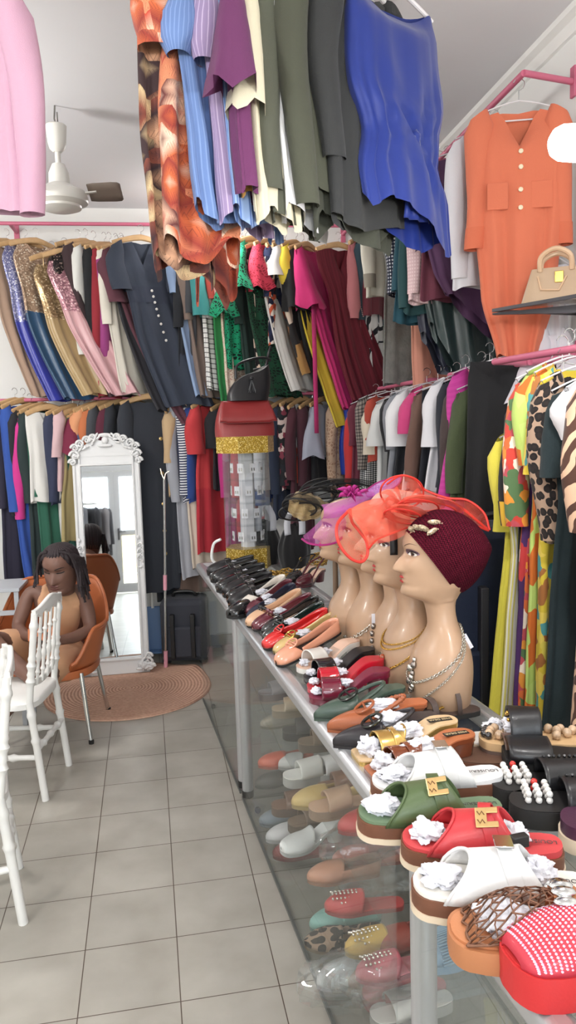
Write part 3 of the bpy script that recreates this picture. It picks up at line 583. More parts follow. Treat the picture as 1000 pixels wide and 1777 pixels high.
# ---- right wall, lower rail
A = 'RL'
hang(A, 596, 704, 850, 'ls', PAT('royal_pleats', 'stripe', [(34, 66, 176), (22, 44, 130)], 60, .4), 'pleated_blouse', 'top', 'royal blue pleated top in the corner of the right rail', sl=820)
hang(A, 608, 706, 845, 'ls', cl(104, 40, 56), 'blouse', 'blouse', 'maroon blouse between the blue pleats and grey check', sl=770)
hang(A, 606, 720, 850, 'ls', cl(196, 44, 46), 'blouse', 'blouse', 'bright red blouse under the grey checked jacket', sl=838, sway=-12)
hang(A, 622, 698, 850, 'ls', PLAID_G, 'checked_jacket', 'jacket', 'grey checked jacket with houndstooth skirt', sl=812, low=(HOUND, .68))
hang(A, 637, 698, 800, 'ls', cl(178, 62, 46), 'blouse', 'blouse', 'rust red blouse behind the cream tee', sl=760)
hang(A, 640, 706, 790, 'ss', cl(222, 208, 184), 't_shirt', 'shirt', 'cream short-sleeved tee beside the rust red blouse', sl=785, yaw=25)
hang(A, 652, 704, 840, 'ss', cl(228, 228, 226), 't_shirt', 'shirt', 'white short-sleeved tee beside the cream one', sl=770, yaw=22)
hang(A, 668, 698, 850, 'ls', cl(36, 36, 40), 'tee', 'top', 'black top between white tee and grey shirt', sl=780)
hang(A, 676, 690, 850, 'ls', cl(132, 134, 142), 'shirt', 'shirt', 'mid grey shirt left of the white v neck', sl=776, sway=-8)
hang(A, 686, 688, 850, 'ss', cl(230, 230, 232), 't_shirt', 'shirt', 'white top with black panel left of the hot pink tee', sl=770, low=(cl(28, 30, 34), .55), sway=-6)
hang(A, 710, 684, 850, 'ss', cl(206, 58, 118), 't_shirt', 'shirt', 'hot pink short-sleeved tee with white hem', sl=748, low=(cl(228, 226, 226), .42), sway=-14, yaw=20)
hang(A, 718, 688, 850, 'ls', cl(104, 74, 64), 'blouse', 'blouse', 'brown blouse right of the hot pink tee', sl=830, sway=-10)
g = hang(A, 732, 684, 850, 'sl', cl(28, 30, 38), 'tee', 'top', 'black sleeveless top with a white hanger strap', sway=-8)
hang(A, 752, 672, 850, 'ss', cl(224, 222, 228), 'blouse', 'blouse', 'white blouse with lace front left of the black tops', sl=770, sway=-16, yaw=18)
hang(A, 770, 670, 860, 'ls', cl(36, 38, 48), 'tee', 'top', 'black long-sleeved top right of the white lace blouse', sl=840, sway=-14)
hang(A, 780, 676, 865, 'ls', cl(64, 50, 48), 'blouse', 'blouse', 'dark brown blouse left of the olive one', sl=850, sway=-12)
hang(A, 792, 684, 868, 'ls', cl(64, 74, 46), 'blouse', 'blouse', 'olive green blouse left of the magenta dress', sl=850, sway=-12)
hang(A, 784, 656, 900, 'ls', PAT('magenta_ruching', 'hstripe', [(196, 66, 152), (188, 58, 144)], 40), 'ruched_dress', 'dress', 'magenta ruched dress left of the black draped one', sl=860, sway=-22, yaw=10)
hang(A, 812, 648, 950, 'sl', cl(26, 26, 29), 'draped_dress', 'dress', 'black draped dress hanging flat above the burgundy turban', hw=.19, yaw=-22, sway=-10, neck=0, drop=.0, prof=[(0, .95), (.1, 1.0), (1, 1.0)], fold=.008, wr=.012)
# ---- wire rail beside the counter: printed dresses
A = 'RF'
FLO = PAT('orange_red_floral', 'floral', [(226, 150, 60), (204, 70, 60), (240, 225, 205), (90, 120, 80), (214, 110, 60), (190, 80, 90)], 32, distort=1.2)
GEO = PAT('orange_lime_mosaic', 'mosaic', [(206, 110, 46), (206, 110, 46), (182, 206, 110), (190, 214, 120)], 13)
YTF = PAT('yellow_teal_floral', 'floral', [(222, 196, 66), (222, 196, 66), (86, 156, 156), (226, 206, 90), (170, 110, 60), (236, 210, 96)], 25, distort=1.3)
LEO = PAT('leopard_print', 'leopard', [(40, 32, 30), (30, 26, 26), (164, 138, 118)], 36, distort=.6)
LEK = PAT('small_dark_leopard', 'leopard', [(26, 26, 24), (124, 118, 100), (24, 24, 23)], 40, distort=.6)
ZEB = PAT('brown_zebra_print', 'zebra', [(74, 48, 38), (206, 170, 142)], 7.5, w=.6)
YST = PAT('white_yellow_stripe', 'stripe', [(226, 214, 120), (236, 232, 220)], 42)
hang(A, 866, 770, 1330, 'ls', cl(220, 206, 62), 'long_dress', 'dress', 'long lemon yellow dress right of the turban', sl=915, sway=-26, yaw=10, hw=.17)
hang(A, 874, 820, 1330, 'sl', YST, 'striped_dress', 'dress', 'white and yellow striped dress behind the counter edge', sway=-10, prof='long', hw=.17)
hang(A, 894, 668, 1320, 'ls', FLO, 'floral_dress', 'dress', 'orange and red floral dress between yellow and purple', sl=905, sway=-4, hw=.17)
hang(A, 896, 690, 1310, 'sl', PAT('purple_floral', 'floral', [(74, 42, 92), (74, 42, 92), (74, 42, 92), (190, 60, 60), (70, 40, 88)], 14, distort=1.2), 'long_dress', 'dress', 'purple floral dress beside the orange mosaic dress', sway=-6, hw=.17)
hang(A, 884, 700, 1300, 'ls', cl(28, 28, 30), 'long_dress', 'dress', 'black dress with yellow tiger-striped cuffs', sl=905, sway=18, hw=.17, cuff=PAT('tiger_stripe', 'zebra', [(26, 26, 26), (226, 180, 60)], 10), low=(LEK, .55))
hang(A, 912, 656, 1310, 'ls', GEO, 'long_dress', 'dress', 'orange and lime mosaic dress', sl=800, sway=0, hw=.17, yaw=15)
hang(A, 926, 658, 1310, 'ls', YTF, 'long_dress', 'dress', 'yellow and teal floral dress right of the mosaic dress', sl=815, sway=6, hw=.17, yaw=15)
hang(A, 938, 672, 940, 'ls', LEO, 'leopard_blouse', 'blouse', 'grey brown leopard print blouse', sl=930, sway=8, hw=.17)
hang(A, 956, 690, 1320, 'ls', cl(26, 38, 42), 'long_dress', 'dress', 'blue black plain dress left of the zebra print', sl=820, sway=-12, hw=.16)
hang(A, 982, 684, 780, 'ls', cl(224, 224, 228), 'blouse', 'blouse', 'white blouse with black panel at the right edge', sl=755, hw=.15)
hang(A, 1002, 676, 1330, 'ls', ZEB, 'zebra_dress', 'dress', 'brown zebra print dress at the right edge', sl=915, sway=-8, hw=.19)
# ---- ceiling rail, in front
A = 'C'
ABS = PAT('red_brown_abstract', 'abstract', [(196, 66, 48), (232, 186, 160), (96, 44, 46), (236, 206, 184), (204, 104, 64), (150, 60, 50), (222, 140, 104)], 11)
ABD = PAT('brown_abstract', 'abstract', [(96, 60, 50), (196, 150, 120), (48, 34, 40), (130, 70, 56), (206, 180, 140), (60, 44, 46)], 11)
STB = PAT('blue_pinstripe', 'stripe', [(126, 152, 200), (104, 130, 182)], 90, w=.75)
STB2 = PAT('mid_blue_stripe', 'stripe', [(150, 176, 220), (92, 122, 184)], 60, w=.25)
STV = PAT('lavender_pinstripe', 'stripe', [(192, 176, 206), (150, 132, 170)], 70, w=.82)
hang(A, -84, 30, 372, 'ls', cl(200, 152, 178), 'shirt', 'shirt', 'pink long-sleeved shirt at the top left edge', yaw=-28, hw=.12, sl=380, dy=0, fold=.008, neck=0)
hang(A, 230, -40, 472, 'sl', ABD, 'print_dress', 'dress', 'dark brown abstract print dress leftmost under the ceiling', hw=.13, yaw=40, fold=.02, nf=5, sway=6, prof=[(0, .9), (.5, 1), (1, .85)], hem=.04)
hang(A, 262, -40, 440, 'ss', ABS, 'print_dress', 'dress', 'red and peach abstract print dress beside the brown one', hw=.14, yaw=30, fold=.02, nf=5, sway=-6, prof=[(0, .6), (.5, .95), (1, .9)], hem=.04, dy=-.03)
hang(A, 318, -30, 496, 'sl', PAT('dusky_red_abstract', 'abstract', [(120, 56, 48), (160, 96, 80), (90, 40, 40), (176, 84, 60)], 12), 'print_scarf', 'scarf', 'dusky red print scarf hanging lowest behind the striped blouses', hw=.07, yaw=15, dy=.14, fold=.02, hem=.06, nf=4)
hang(A, 298, -40, 385, 'puff', STB, 'striped_blouse', 'blouse', 'light blue pinstriped blouse with elastic sleeves', yaw=48, hw=.17, sl=88, sway=26, hem=.03, fold=.014)
hang(A, 346, -40, 388, 'puff', STV, 'striped_blouse', 'blouse', 'lavender pinstriped blouse between two blue ones', yaw=55, hw=.15, sl=100, sway=18, hem=.03, fold=.014)
hang(A, 374, -40, 390, 'sl', STB2, 'striped_blouse', 'blouse', 'mid blue striped blouse right of the lavender one', yaw=58, hw=.15, sway=14, hem=.03)
hang(A, 396, -40, 358, 'sl', cl(206, 146, 70), 'long_blouse', 'top', 'mustard top squeezed beside the plum blouse', yaw=62, hw=.15, sway=10)
hang(A, 394, -45, 345, 'ruf', cl(104, 44, 92), 'ruffle_blouse', 'blouse', 'plum blouse with tiered ruffle sleeve', yaw=62, hw=.07, sl=155, sway=12, dy=-.12, slw=.75)
hang(A, 418, -40, 388, 'ruf', cl(222, 212, 184), 'ruffle_blouse', 'blouse', 'cream blouse with ruffled sleeve right of the plum one', yaw=40, hw=.085, sl=190, sway=10, hem=.025, dy=-.1, slw=.55)
hang(A, 448, -40, 395, 'ls', cl(78, 80, 68), 'shirt', 'shirt', 'olive grey shirt behind the white blouse', yaw=55, hw=.16, sl=330, sway=8)
hang(A, 470, -40, 388, 'sl', cl(222, 222, 226), 'blouse', 'blouse', 'white blouse between two olive pieces', yaw=58, hw=.16, sway=10, hem=.03)
hang(A, 496, -40, 350, 'ls', cl(66, 68, 56), 'shirt', 'shirt', 'dark olive shirt right of the white blouse', yaw=50, hw=.18, sl=355, sway=12, hem=.02)
hang(A, 520, -40, 408, 'sl', cl(58, 60, 50), 'tie_blouse', 'blouse', 'dark olive blouse with tied front hem', yaw=34, hw=.17, sway=10, hem=.04, fold=.02)
hang(A, 552, -40, 398, 'ls', cl(44, 45, 46), 'blouse', 'blouse', 'charcoal blouse left of the blue satin blouse', yaw=38, hw=.19, sl=270, sway=8, hem=.02)
def blue_hook(s, th, u, v, z):
    du, ds = u-.03, (s-.62)*.65; d = hypot(du, ds)
    if sin(th) < 0: v -= .016*exp(-d/.14)*sin(9*atan2(du, ds))*min(1, d/.02); v += .02*exp(-(d/.03)**2)
    z -= .07*s**3*(u/.19); return u*(1-.22*exp(-((s-.64)/.12)**2)), v, z
g = hang(A, 600, -22, 392, 'sl', M('royal_satin', (22, 44, 124), .5, spec=.4, sheen=.2), 'satin_blouse', 'blouse', 'royal blue satin blouse with gathered side knot', yaw=32, hw=.19, T=.05, fold=.009, nf=17, neck=.16, nd=.075, nb=.05, drop=.02, sway=14, hem=.03, hook=blue_hook, prof=[(0, .95), (.15, 1), (.5, 1.05), (1, .95)])
b = MB(); kp = g.front(.63, .1, .012); b.ell(kp, (.016, .014, .02), 12, 8, fn=lambda d: 1+.15*sin(8*atan2(d.x, d.z)))
b.grid([[kp+g.a*((j/8-.5)*(.03+.09*t))+V((0, -.012-.01*sin(j*2.1)*t, -.24*t)) for j in range(9)] for t in [i/8 for i in range(9)]]); b.build('tie', M('royal_satin', (22, 44, 124), .5, spec=.4, sheen=.2), g.obj, ang=0, solid=.002)
# ---------------------------------------------------------------- glass display counters
CA = radians(5.6); CN = V((cos(CA), sin(CA), 0)); CT = V((sin(CA), -cos(CA), 0)); CH = .86; CD = .48
def cfront(y): return .091+.0981*(4.546-y)
def counter(label, y0, y1, posts, shelf=.43):
    """y0 near end, y1 far end; local x runs into the counter, local y away from the door"""
    L = (y1-y0)/cos(CA); t = empty('display_counter', (cfront(y0), y0, 0), CA, label, 'display counter')
    pr = MB()
    for a, b_ in (((.02, 0, CH-.025), (.02, L, CH-.025)), ((CD-.02, 0, CH-.025), (CD-.02, L, CH-.025)), ((0, .02, CH-.025), (CD, .02, CH-.025)), ((0, L-.02, CH-.025), (CD, L-.02, CH-.025))): pr.bar(a, b_, .05, .05)
    pr.build('top_frame', ALU, t, bevel=.016)
    MB().box((CD/2, L/2, CH-.004), (CD-.08, L-.08, .006)).build('glass_top', GLASS, t, smooth=False)
    for (x, y) in posts:
        p = MB().lathe([(.024, .06), (.026, CH-.05)], 18, Matrix.Translation((x, L*y if y else .024, 0))).build('post', ALU, t)
        MB().lathe([(.0255, .045), (.0265, .075)], 18, Matrix.Translation((x, L*y if y else .024, 0))).build('foot_cap', BLACKP, p)
    MB().bar((.004, 0, .03), (.004, L, .03), .008, .012).bar((CD-.004, 0, .03), (CD-.004, L, .03), .008, .012).build('bottom_rail', M('dark_edge', (90, 92, 90), .4), t, smooth=False)
    MB().box((.004, L/2, .43), (.006, L-.05, .8)).build('front_glass', GLASS, t, smooth=False)
    MB().box((CD/2, L/2, .03), (CD-.02, L-.01, .006)).build('bottom_glass', GLASS, t, smooth=False)
    MB().box((CD/2+.03, L/2, shelf), (CD-.1, L-.06, .006)).build('glass_shelf', GLASS, t, smooth=False)
    for y in (0.03, L-.03): MB().box((CD/2, y, .43), (CD-.08, .006, .8)).build('end_glass', GLASS, t, smooth=False)
    for (x, y) in ((.05, .1), (.05, L-.1), (CD-.05, .1), (CD-.05, L-.1)):
        MB().lathe([(.0, -.008), (.012, -.008), (.014, 0), (.012, .008), (0, .008)], 14, Matrix.Translation((x, y, .0145)) @ Matrix.Rotation(pi/2, 4, 'X')).build('caster', BLACKP, t)
    return t
c1 = counter('farthest glass counter under the gold earring stand', 3.27, 4.5, [(.024, 0)])
c2 = counter('middle glass counter carrying the mannequin heads and ballet flats', 1.40, 3.22, [(.024, .987), (CD-.024, .987)])
c3 = counter('nearest glass counter under the platform slides', .02, 1.355, [(.024, .98), (CD-.024, .98)])
# ---------------------------------------------------------------- shoes
def text_mesh(body, size, Mx, m, parent, name='lettering', ext=.0003):
    cu = bpy.data.curves.new('t', 'FONT'); cu.body = body; cu.size = size; cu.align_x = 'CENTER'; cu.align_y = 'CENTER'; cu.extrude = ext
    o = bpy.data.objects.new('t', cu); COL.objects.link(o); dg = bpy.context.evaluated_depsgraph_get(); me = bpy.data.meshes.new_from_object(o.evaluated_get(dg))
    bpy.data.objects.remove(o); me.materials.clear(); me.materials.append(m); me.transform(Mx); q = bpy.data.objects.new(name, me); COL.objects.link(q); q.parent = parent; return q
OUT = {'round': [(0, 0), (.02, .4), (.06, .6), (.13, .71), (.25, .74), (.42, .75), (.56, .86), (.72, 1), (.82, .98), (.9, .84), (.95, .64), (.985, .36), (1, 0)],
       'almond': [(0, 0), (.02, .4), (.06, .58), (.13, .68), (.25, .7), (.42, .7), (.58, .86), (.7, .96), (.82, .84), (.91, .58), (.97, .32), (1, 0)],
       'point': [(0, 0), (.02, .4), (.06, .56), (.13, .64), (.25, .66), (.42, .66), (.56, .84), (.66, .9), (.78, .68), (.9, .34), (.97, .15), (1, .03)],
       'square': [(0, 0), (.02, .42), (.06, .62), (.13, .72), (.25, .74), (.42, .74), (.56, .86), (.72, 1), (.86, .98), (.95, .9), (.985, .8), (1, .66)]}
ST = sorted(set([round(min(.998, max(.002, .5-.5*cos(pi*i/26))), 4) for i in range(27)]))
def lerp_tab(tab, x):
    if x < .08 and x > 0: return .64*sqrt(1-(1-x/.08)**2)**1.0 if x < .08 else 0
    if tab is OUT['round'] and x > .86: return .9*max(0, 1-((x-.86)/.14)**2.3)**.5
    for (a, va), (b, vb) in zip(tab, tab[1:]):
        if x <= b: return va+(vb-va)*(x-a)/(b-a)
    return tab[-1][1]
class Shoe:
    def __init__(s, label, name, cat, toe, heel, out='round', L=None, W=.088, plat=.012, hh=0, group=None, z=CH, rise=0):
        """toe, heel: ground points; plat: sole thickness at the toe; hh: rise of the heel"""
        d = V((toe[0]-heel[0], toe[1]-heel[1], 0)); s.L = L or min(.275, max(.2, d.length)); d.normalize()
        th = math.asin(min(.5, rise/s.L)); o = V((toe[0], toe[1], 0))-d*s.L*cos(th)
        s.root = empty(name, (o.x, o.y, z+rise), atan2(d.y, d.x), label, cat, group); s.root.rotation_euler = (0, th, atan2(d.y, d.x)); s.th = th; s.out = OUT[out]; s.W = W/2; s.plat = plat; s.hh = hh
        s.label = label
    def w(s, t): return s.W*lerp_tab(s.out, t)
    def zt(s, t): return s.plat+s.hh*(1-sstep(.18, .66, t))
    def slab(s, name, m, z0, z1, k=1.0, ex=0, bulge=.0, parent=None, arch=None):
        """z0/z1: functions of t (bottom and top of a layer of the sole)"""
        rows = []
        for t in ST:
            w = s.w(t)*k+ex; x = (t-.5)*(s.L+2*ex)+s.L/2; a, b = z0(t), z1(t); mz = (a+b)/2; e = w*bulge
            rows.append([V((x, -w, a)), V((x, -w-e, mz)), V((x, -w, b)), V((x, -w*.5, b)), V((x, 0, b)), V((x, w*.5, b)), V((x, w, b)), V((x, w+e, mz)), V((x, w, a)), V((x, 0, a))])
        mb = MB().grid(rows, cu=True)
        mb.poly(rows[-1]); mb.poly(rows[0][::-1])
        return mb.build(name, m, parent or s.root, ang=35)
    def base(s, msole, minsole, flat=True, insole_k=.93):
        if s.hh > .02: s.slab('sole', msole, lambda t: s.zt(t)-s.plat, s.zt)
        else: s.slab('sole', msole, lambda t: 0, s.zt, bulge=.03)
        s.slab('insole', minsole, lambda t: s.zt(t)-.001, lambda t: s.zt(t)+.003, insole_k)
    def heel(s, m, kind='block', parent=None):
        h = s.zt(.08)-s.plat; mb = MB(); rows = []
        for i in range(7):
            f = i/6; z = h*(1-f); k = 1-.25*f if kind == 'block' else max(.18, 1-1.5*f)
            rows.append([V((.036+(.034*k)*cos(2*pi*j/14)-(0 if kind == 'block' else .015*f), s.w(.1)*k*.95*spow(sin(2*pi*j/14), .7), z)) for j in range(14)])
        mb.grid(rows, cu=True); mb.poly(rows[-1]); return mb.build('heel', m, s.root)
    def arch(s, name, m, a, b, h, thick=.0025, skew=0, k=1.03, pw=.72, nt=12, parent=None, endh=None, lift=0, sk1=0):
        """a band of leather across the foot from a to b (0 heel, 1 toe); endh: height at the toe end"""
        rows = []; n = 16
        for i in range(nt+1):
            f = i/nt; t = a+(b-a)*f; hh = h if endh is None else h+(endh-h)*f
            hz = hh(t) if callable(hh) else hh; row = []
            for j in range(n+1):
                al = pi*j/n; tt = min(1, t+skew*sin(al)*(1-f)+sk1*sin(al)*f); row.append(V((tt*s.L, s.w(tt)*k*spow(cos(al), .9), s.zt(tt)-lift+hz*sin(al)**pw)))
            rows.append(row)
        return MB().grid(rows, uv=lambda i, j: (j/n*.14, i/nt*(b-a)*s.L)).build(name, m, parent or s.root, solid=thick, ang=0)
    def toecap(s, m, to, h0, tip=.012, name='upper', vee=.05, pw=.7, parent=None):
        f = lambda t: tip+(h0-tip)*max(0, 1-max(0, (t-to)/(1-to))**2)**.6
        return s.arch(name, m, to, .998, f, skew=-vee, pw=pw, parent=parent, nt=16)
    def walls(s, m, to, h0, hb=.045, lean=.93, name='quarter', parent=None):
        ts = [to*(1-i/18)**1.0 for i in range(18)]+[0.004]; side = [(t, -1) for t in ts]+[(t, 1) for t in ts[::-1]]; rows = []
        for t, sd in side:
            h = h0+(hb-h0)*(1-sstep(0, to*.8, t)); w = s.w(t)*1.03
            rows.append([V((t*s.L-(.004*k if t < .05 else 0), sd*w*(1+(lean-1)*k), s.zt(t)+h*k)) for k in (0, .35, .7, 1)])
        return MB().grid(rows).build(name, m, parent or s.root, solid=.0022, ang=0)
    def paper(s, t, r=(.035, .026, .026), zo=.02, yo=0):
        """a wad of tissue paper stuffed in the shoe: it could be pulled out, so it is a thing of its own"""
        p = Matrix.Translation(s.root.location) @ s.root.rotation_euler.to_matrix().to_4x4() @ V((t*s.L, yo, s.zt(t)+zo)); sd = RND.random()*50
        o = MB().ell((0, 0, 0), [q*.84 for q in r], 34, 24, fn=lambda d: .92+.42*noise.noise(d*1.8+V((sd, 0, 0)))+.42*abs(noise.noise(d*3.6+V((0, sd, 0))))+.12*noise.noise(d*11)).build('tissue_paper', PAPER, ang=50)
        o.location = p; o.rotation_euler = (0, 0, s.root.rotation_euler.z)
        w = s.label.split(' '); tag(o, 'white tissue paper stuffed in the '+' '.join(w[:10]), 'tissue paper', 'tissue paper in the shoes'); return o
    def tube(s, name, m, pts, r, parent=None, closed=False, n=8):
        return MB().tube([V((p[0]*s.L, p[1]*s.W, s.zt(p[0])+p[2])) for p in pts], r, n, closed=closed).build(name, m, parent or s.root)
def leather(name, col, rough=.38): return M('leather_'+name, col, rough, spec=.5, bump=.08, bs=250, coat=.1)
def patent(name, col): return M('patent_'+name, col, .16, spec=.6, coat=.6)
SOLEK = M('black_rubber', (30, 29, 29), .7); SOLEB = M('brown_sole', (112, 70, 50), .55, vary=.1, vs=30); WELT = M('cream_welt', (218, 200, 176), .7); TANIN = M('nude_insole', (216, 184, 162), .5); TAN2 = M('brown_insole', (150, 108, 84), .5)
BLKIN = M('black_insole', (28, 27, 28), .5)
def Pz(p, z=CH): q = atZ(p[0], p[1], z); return (q.x, q.y)
def mk(label, name, cat, toe, heel, dzh=0, **k):
    return Shoe(label, name, cat, Pz(toe, CH+.008), Pz(heel, CH+.02+dzh), **k)
# black loafers and moccasins at the far end
KP = patent('black', (18, 18, 20)); KL = leather('black', (28, 28, 31))
lo = [((360, 996), (452, 976), 'strap', 'black loafer nearest the gold stand'), ((366, 1008), (462, 984), 'plain', 'second black loafer from the gold stand'), ((377, 1014), (468, 990), 'buckle', 'third black loafer from the gold stand, with a strap'),
      ((376, 1025), (474, 1000), 'plain', 'fourth black loafer from the gold stand, low and plain'), ((388, 1034), (478, 1006), 'buckle', 'fifth black loafer from the gold stand, with a square buckle'), ((395, 1043), (488, 1014), 'buckle', 'sixth black loafer from the gold stand, wide strap'),
      ((398, 1052), (494, 1022), 'plain', 'black moccasin next to the white and burgundy flats')]
for i, (a, b, k, lb) in enumerate(lo):
    s = mk(lb, 'loafer', 'shoe', a, b, .03, out='round', W=.092, plat=.014, L=.26, rise=.03, group='black loafers on the far counter'); s.base(SOLEK, TAN2)
    m = KP if i % 2 else KL; s.toecap(m, .52, .055, .016); s.walls(m, .54, .04, .05)
    s.arch('strap', KP, .5, .6, .058, .004)
    if k == 'buckle': MB().tube([V((.55*s.L+dx, .012+dy, s.zt(.55)+.064)) for dx, dy in ((-.014, -.016), (.014, -.016), (.014, .016), (-.014, .016))], .0025, 6, closed=True).build('buckle', CHROME, s.root)
    if i in (0, 2, 4): s.paper(.42, (.03, .02, .016), .025)
s = mk('small black patent shoe at the corner post of the counter', 'court_shoe', 'shoe', (399, 1071), (450, 1050), L=.22, W=.08, plat=.012); s.base(SOLEK, BLKIN); s.toecap(KP, .55, .05, .014); s.walls(KP, .57, .035, .045)
# ballet flats
def flat(label, toe, heel, col, ins=TANIN, deco=None, pap=False, out='round', pat=True, sole=SOLEK, capcol=None, to=.64, dm=None, L=.268):
    s = mk(label, 'ballet_flat', 'shoe', toe, heel, .068, out=out, W=.078, plat=.009, L=L, rise=.075, group='ballet flats on the middle counter')
    key = '%d_%d_%d' % col; m = patent(key, col) if pat else leather(key, col)
    s.base(sole, ins); cm = m if not capcol else leather('%d_%d_%d' % capcol, capcol); s.toecap(cm, to, .036, .013, 'toe_cap' if capcol else 'upper', vee=-.1); s.walls(m, to+.02, .026, .042)
    zt = s.zt(.7)+.036
    if deco == 'bow':
        b = MB()
        for sd in (-1, 1): b.ell((.68*s.L, sd*.016, zt+.004), (.008, .017, .007), 10, 6); b.tube([(.68*s.L, 0, zt+.004), (.72*s.L, sd*.012, zt), (.77*s.L, sd*.018, zt-.008)], .0025, 6)
        b.ell((.68*s.L, 0, zt+.006), (.007, .006, .007), 8, 6); b.build('bow', dm or m, s.root)
    elif deco == 'buckle':
        b = MB(); b.tube([V((.72*s.L+.02*cos(a), .024*sin(a), zt+.004-.008*cos(a))) for a in [2*pi*i/20 for i in range(20)]], .003, 6, closed=True)
        b.tube([V((.72*s.L-.004, -.022, zt+.006)), V((.72*s.L-.004, .022, zt+.006))], .0025, 6); b.tube([V((.72*s.L+.006, -.02, zt+.004)), V((.72*s.L+.006, .02, zt+.004))], .0025, 6); b.build('buckle', dm or m, s.root)
    if pap: s.paper(.52, (.032, .022, .014), .024)
    return s
t = tag(MB().bar((cfront(3.25)+.2, 3.25, CH+.028), (cfront(2.4)+.2, 2.4, CH+.028), .05, .056).build('display_riser', thin_glass('riser_acrylic', (246, 248, 248), .1, .1), smooth=False), 'low clear riser under the heels of the ballet flats', 'riser')
flat('cream topped burgundy flat next to the black moccasins', (419, 1058), (515, 1006), (226, 218, 208), deco=None, pap=True, pat=False)
flat('burgundy toed nude flat next to the cream one', (428, 1068), (528, 1014), (92, 32, 46), pap=True, pat=False)
flat('navy flat with nude insole between burgundy and beige flats', (433, 1077), (545, 1018), (34, 38, 58), pat=False, pap=True)
flat('beige cap toe flat with black trim', (430, 1086), (548, 1032), (214, 172, 138), pat=False, deco='bow', dm=KL)
flat('burgundy patent flat with a small bow', (440, 1092), (556, 1042), (96, 26, 42), deco='bow', pap=True)
flat('black flat with a bow and nude insole', (458, 1102), (568, 1046), (26, 27, 30), deco='bow')
flat('black green patent flat with round buckle', (459, 1113), (576, 1058), (32, 46, 42), ins=BLKIN, deco='buckle', pap=True)
flat('bright red patent flat with round buckle', (458, 1124), (580, 1070), (206, 34, 34), ins=BLKIN, deco='buckle')
flat('gold flat with round buckle and black insole', (478, 1136), (604, 1076), (206, 176, 116), ins=BLKIN, deco='buckle', pap=True, dm=GOLD)
flat('peach patent flat with round buckle', (481, 1153), (617, 1084), (228, 160, 130), ins=BLKIN, deco='buckle')
# heeled mules
def mule(label, toe, heel, col, ins, hh=.07, plat=.016, a=.58, b=.84, hcol=None, pap=True, open_toe=True, kind='block', out='round', L=.235, name='heeled_mule'):
    s = mk(label, name, 'shoe', toe, heel, hh, out=out, W=.082, plat=plat, hh=hh, L=L, group='heeled mules on the middle counter')
    m = patent('%d_%d_%d' % col, col); im = leather('%d_%d_%d' % ins, ins); s.base(m, im, insole_k=.95); s.heel(patent('%d_%d_%d' % (hcol or col), hcol or col), kind)
    s.arch('vamp_strap', m, a, b, .05, .004, skew=.03)
    text_mesh('BELLE DAME', .011, Matrix.Translation((.16*s.L, 0, s.zt(.1)+.0042)) @ Matrix.Rotation(pi, 4, 'Z'), M('print_grey', (150, 140, 140), .5), s.root) if False else None
    if pap: s.paper(.9 if open_toe else .5, (.018, .018, .012), .014); s.paper(.56, (.024, .02, .012), .03)
    return s
mule('nude insole white mule with block heel', (517, 1163), (640, 1104), (232, 228, 222), (226, 190, 168), .055)
mule('black block heel mule behind the red one', (528, 1180), (660, 1122), (28, 27, 30), (30, 28, 31), .065)
mule('bright red patent block heel mule', (533, 1195), (672, 1140), (186, 26, 44), (190, 40, 54), .07)
mule('burgundy patent block heel mule in front of the red one', (536, 1212), (684, 1160), (104, 20, 44), (122, 34, 60), .07)
def upright(label, toe, heel, col):
    s = mk(label, 'slingback', 'shoe', toe, heel, .05, out='almond', W=.078, plat=.01, hh=.05, L=.22); m = patent('%d_%d_%d' % col, col); s.base(m, TANIN); s.heel(m); s.toecap(m, .62, .045, .012)
    s.tube('sling_strap', m, [(.62, -.85, .03), (.3, -.8, .05), (.02, -.4, .06), (.0, 0, .062), (.02, .4, .06), (.3, .8, .05), (.62, .85, .03)], .004); MB().tube([V((.3*s.L+.008*cos(a), -.034, s.zt(.3)+.05+.01*sin(a))) for a in [i*pi/6 for i in range(12)]], .0018, 6, closed=True).build('buckle', GOLD, s.root)
upright('black slingback behind the nude flats', (497, 1012), (540, 980), (24, 24, 26)); upright('burgundy slingback with gold buckle behind the nude flats', (515, 1018), (560, 984), (88, 26, 38))
# pointed slingbacks with ring buckles
def pointed(label, toe, heel, col, braid=False, pap=True, ins=None):
    s = mk(label, 'pointed_slingback', 'shoe', toe, heel, .055, out='point', W=.084, plat=.008, hh=.055, L=.265, group='pointed slingbacks on the middle counter'); m = leather('%d_%d_%d' % col, col)
    im = leather('in%d_%d_%d' % (ins or col), ins or tuple(min(255, int(c*1.15)+6) for c in col)); s.base(m, im); s.heel(m, 'kitten'); s.toecap(m, .56, .046, .01, vee=.02)
    s.walls(m, .58, .03, .012, name='side_wall') if False else None
    st = [(.58, -.8, .028), (.46, -.8, .024), (.34, -.55, .02), (.26, -.2, .02), (.24, .1, .022), (.28, .5, .024), (.4, .75, .026), (.58, .8, .028)]
    pts = cat_rom([V((p[0]*s.L, p[1]*s.W, s.zt(p[0])+p[2])) for p in st], 40); MB().tube(pts, (lambda q: .006+.0015*sin(q*150)) if braid else .0055, 8).build('sling_strap', m, s.root)
    zt = s.zt(.62)+.048; b = MB(); b.tube([V((.63*s.L+.024*cos(a), .026*sin(a), zt+.004-.012*cos(a))) for a in [2*pi*i/24 for i in range(24)]], .004, 8, closed=True); b.tube([V((.63*s.L, -.025, zt+.006)), V((.63*s.L, .025, zt+.006))], .003, 6)
    b.build('ring_buckle', M('dark_nickel', (70, 72, 70), .25, metal=.8) if col[0] < 100 else m, s.root)
    if pap: s.paper(.44, (.045, .026, .018), .03)
pointed('dark green pointed slingback with ring buckle', (545, 1246), (712, 1182), (62, 78, 68), pap=False)
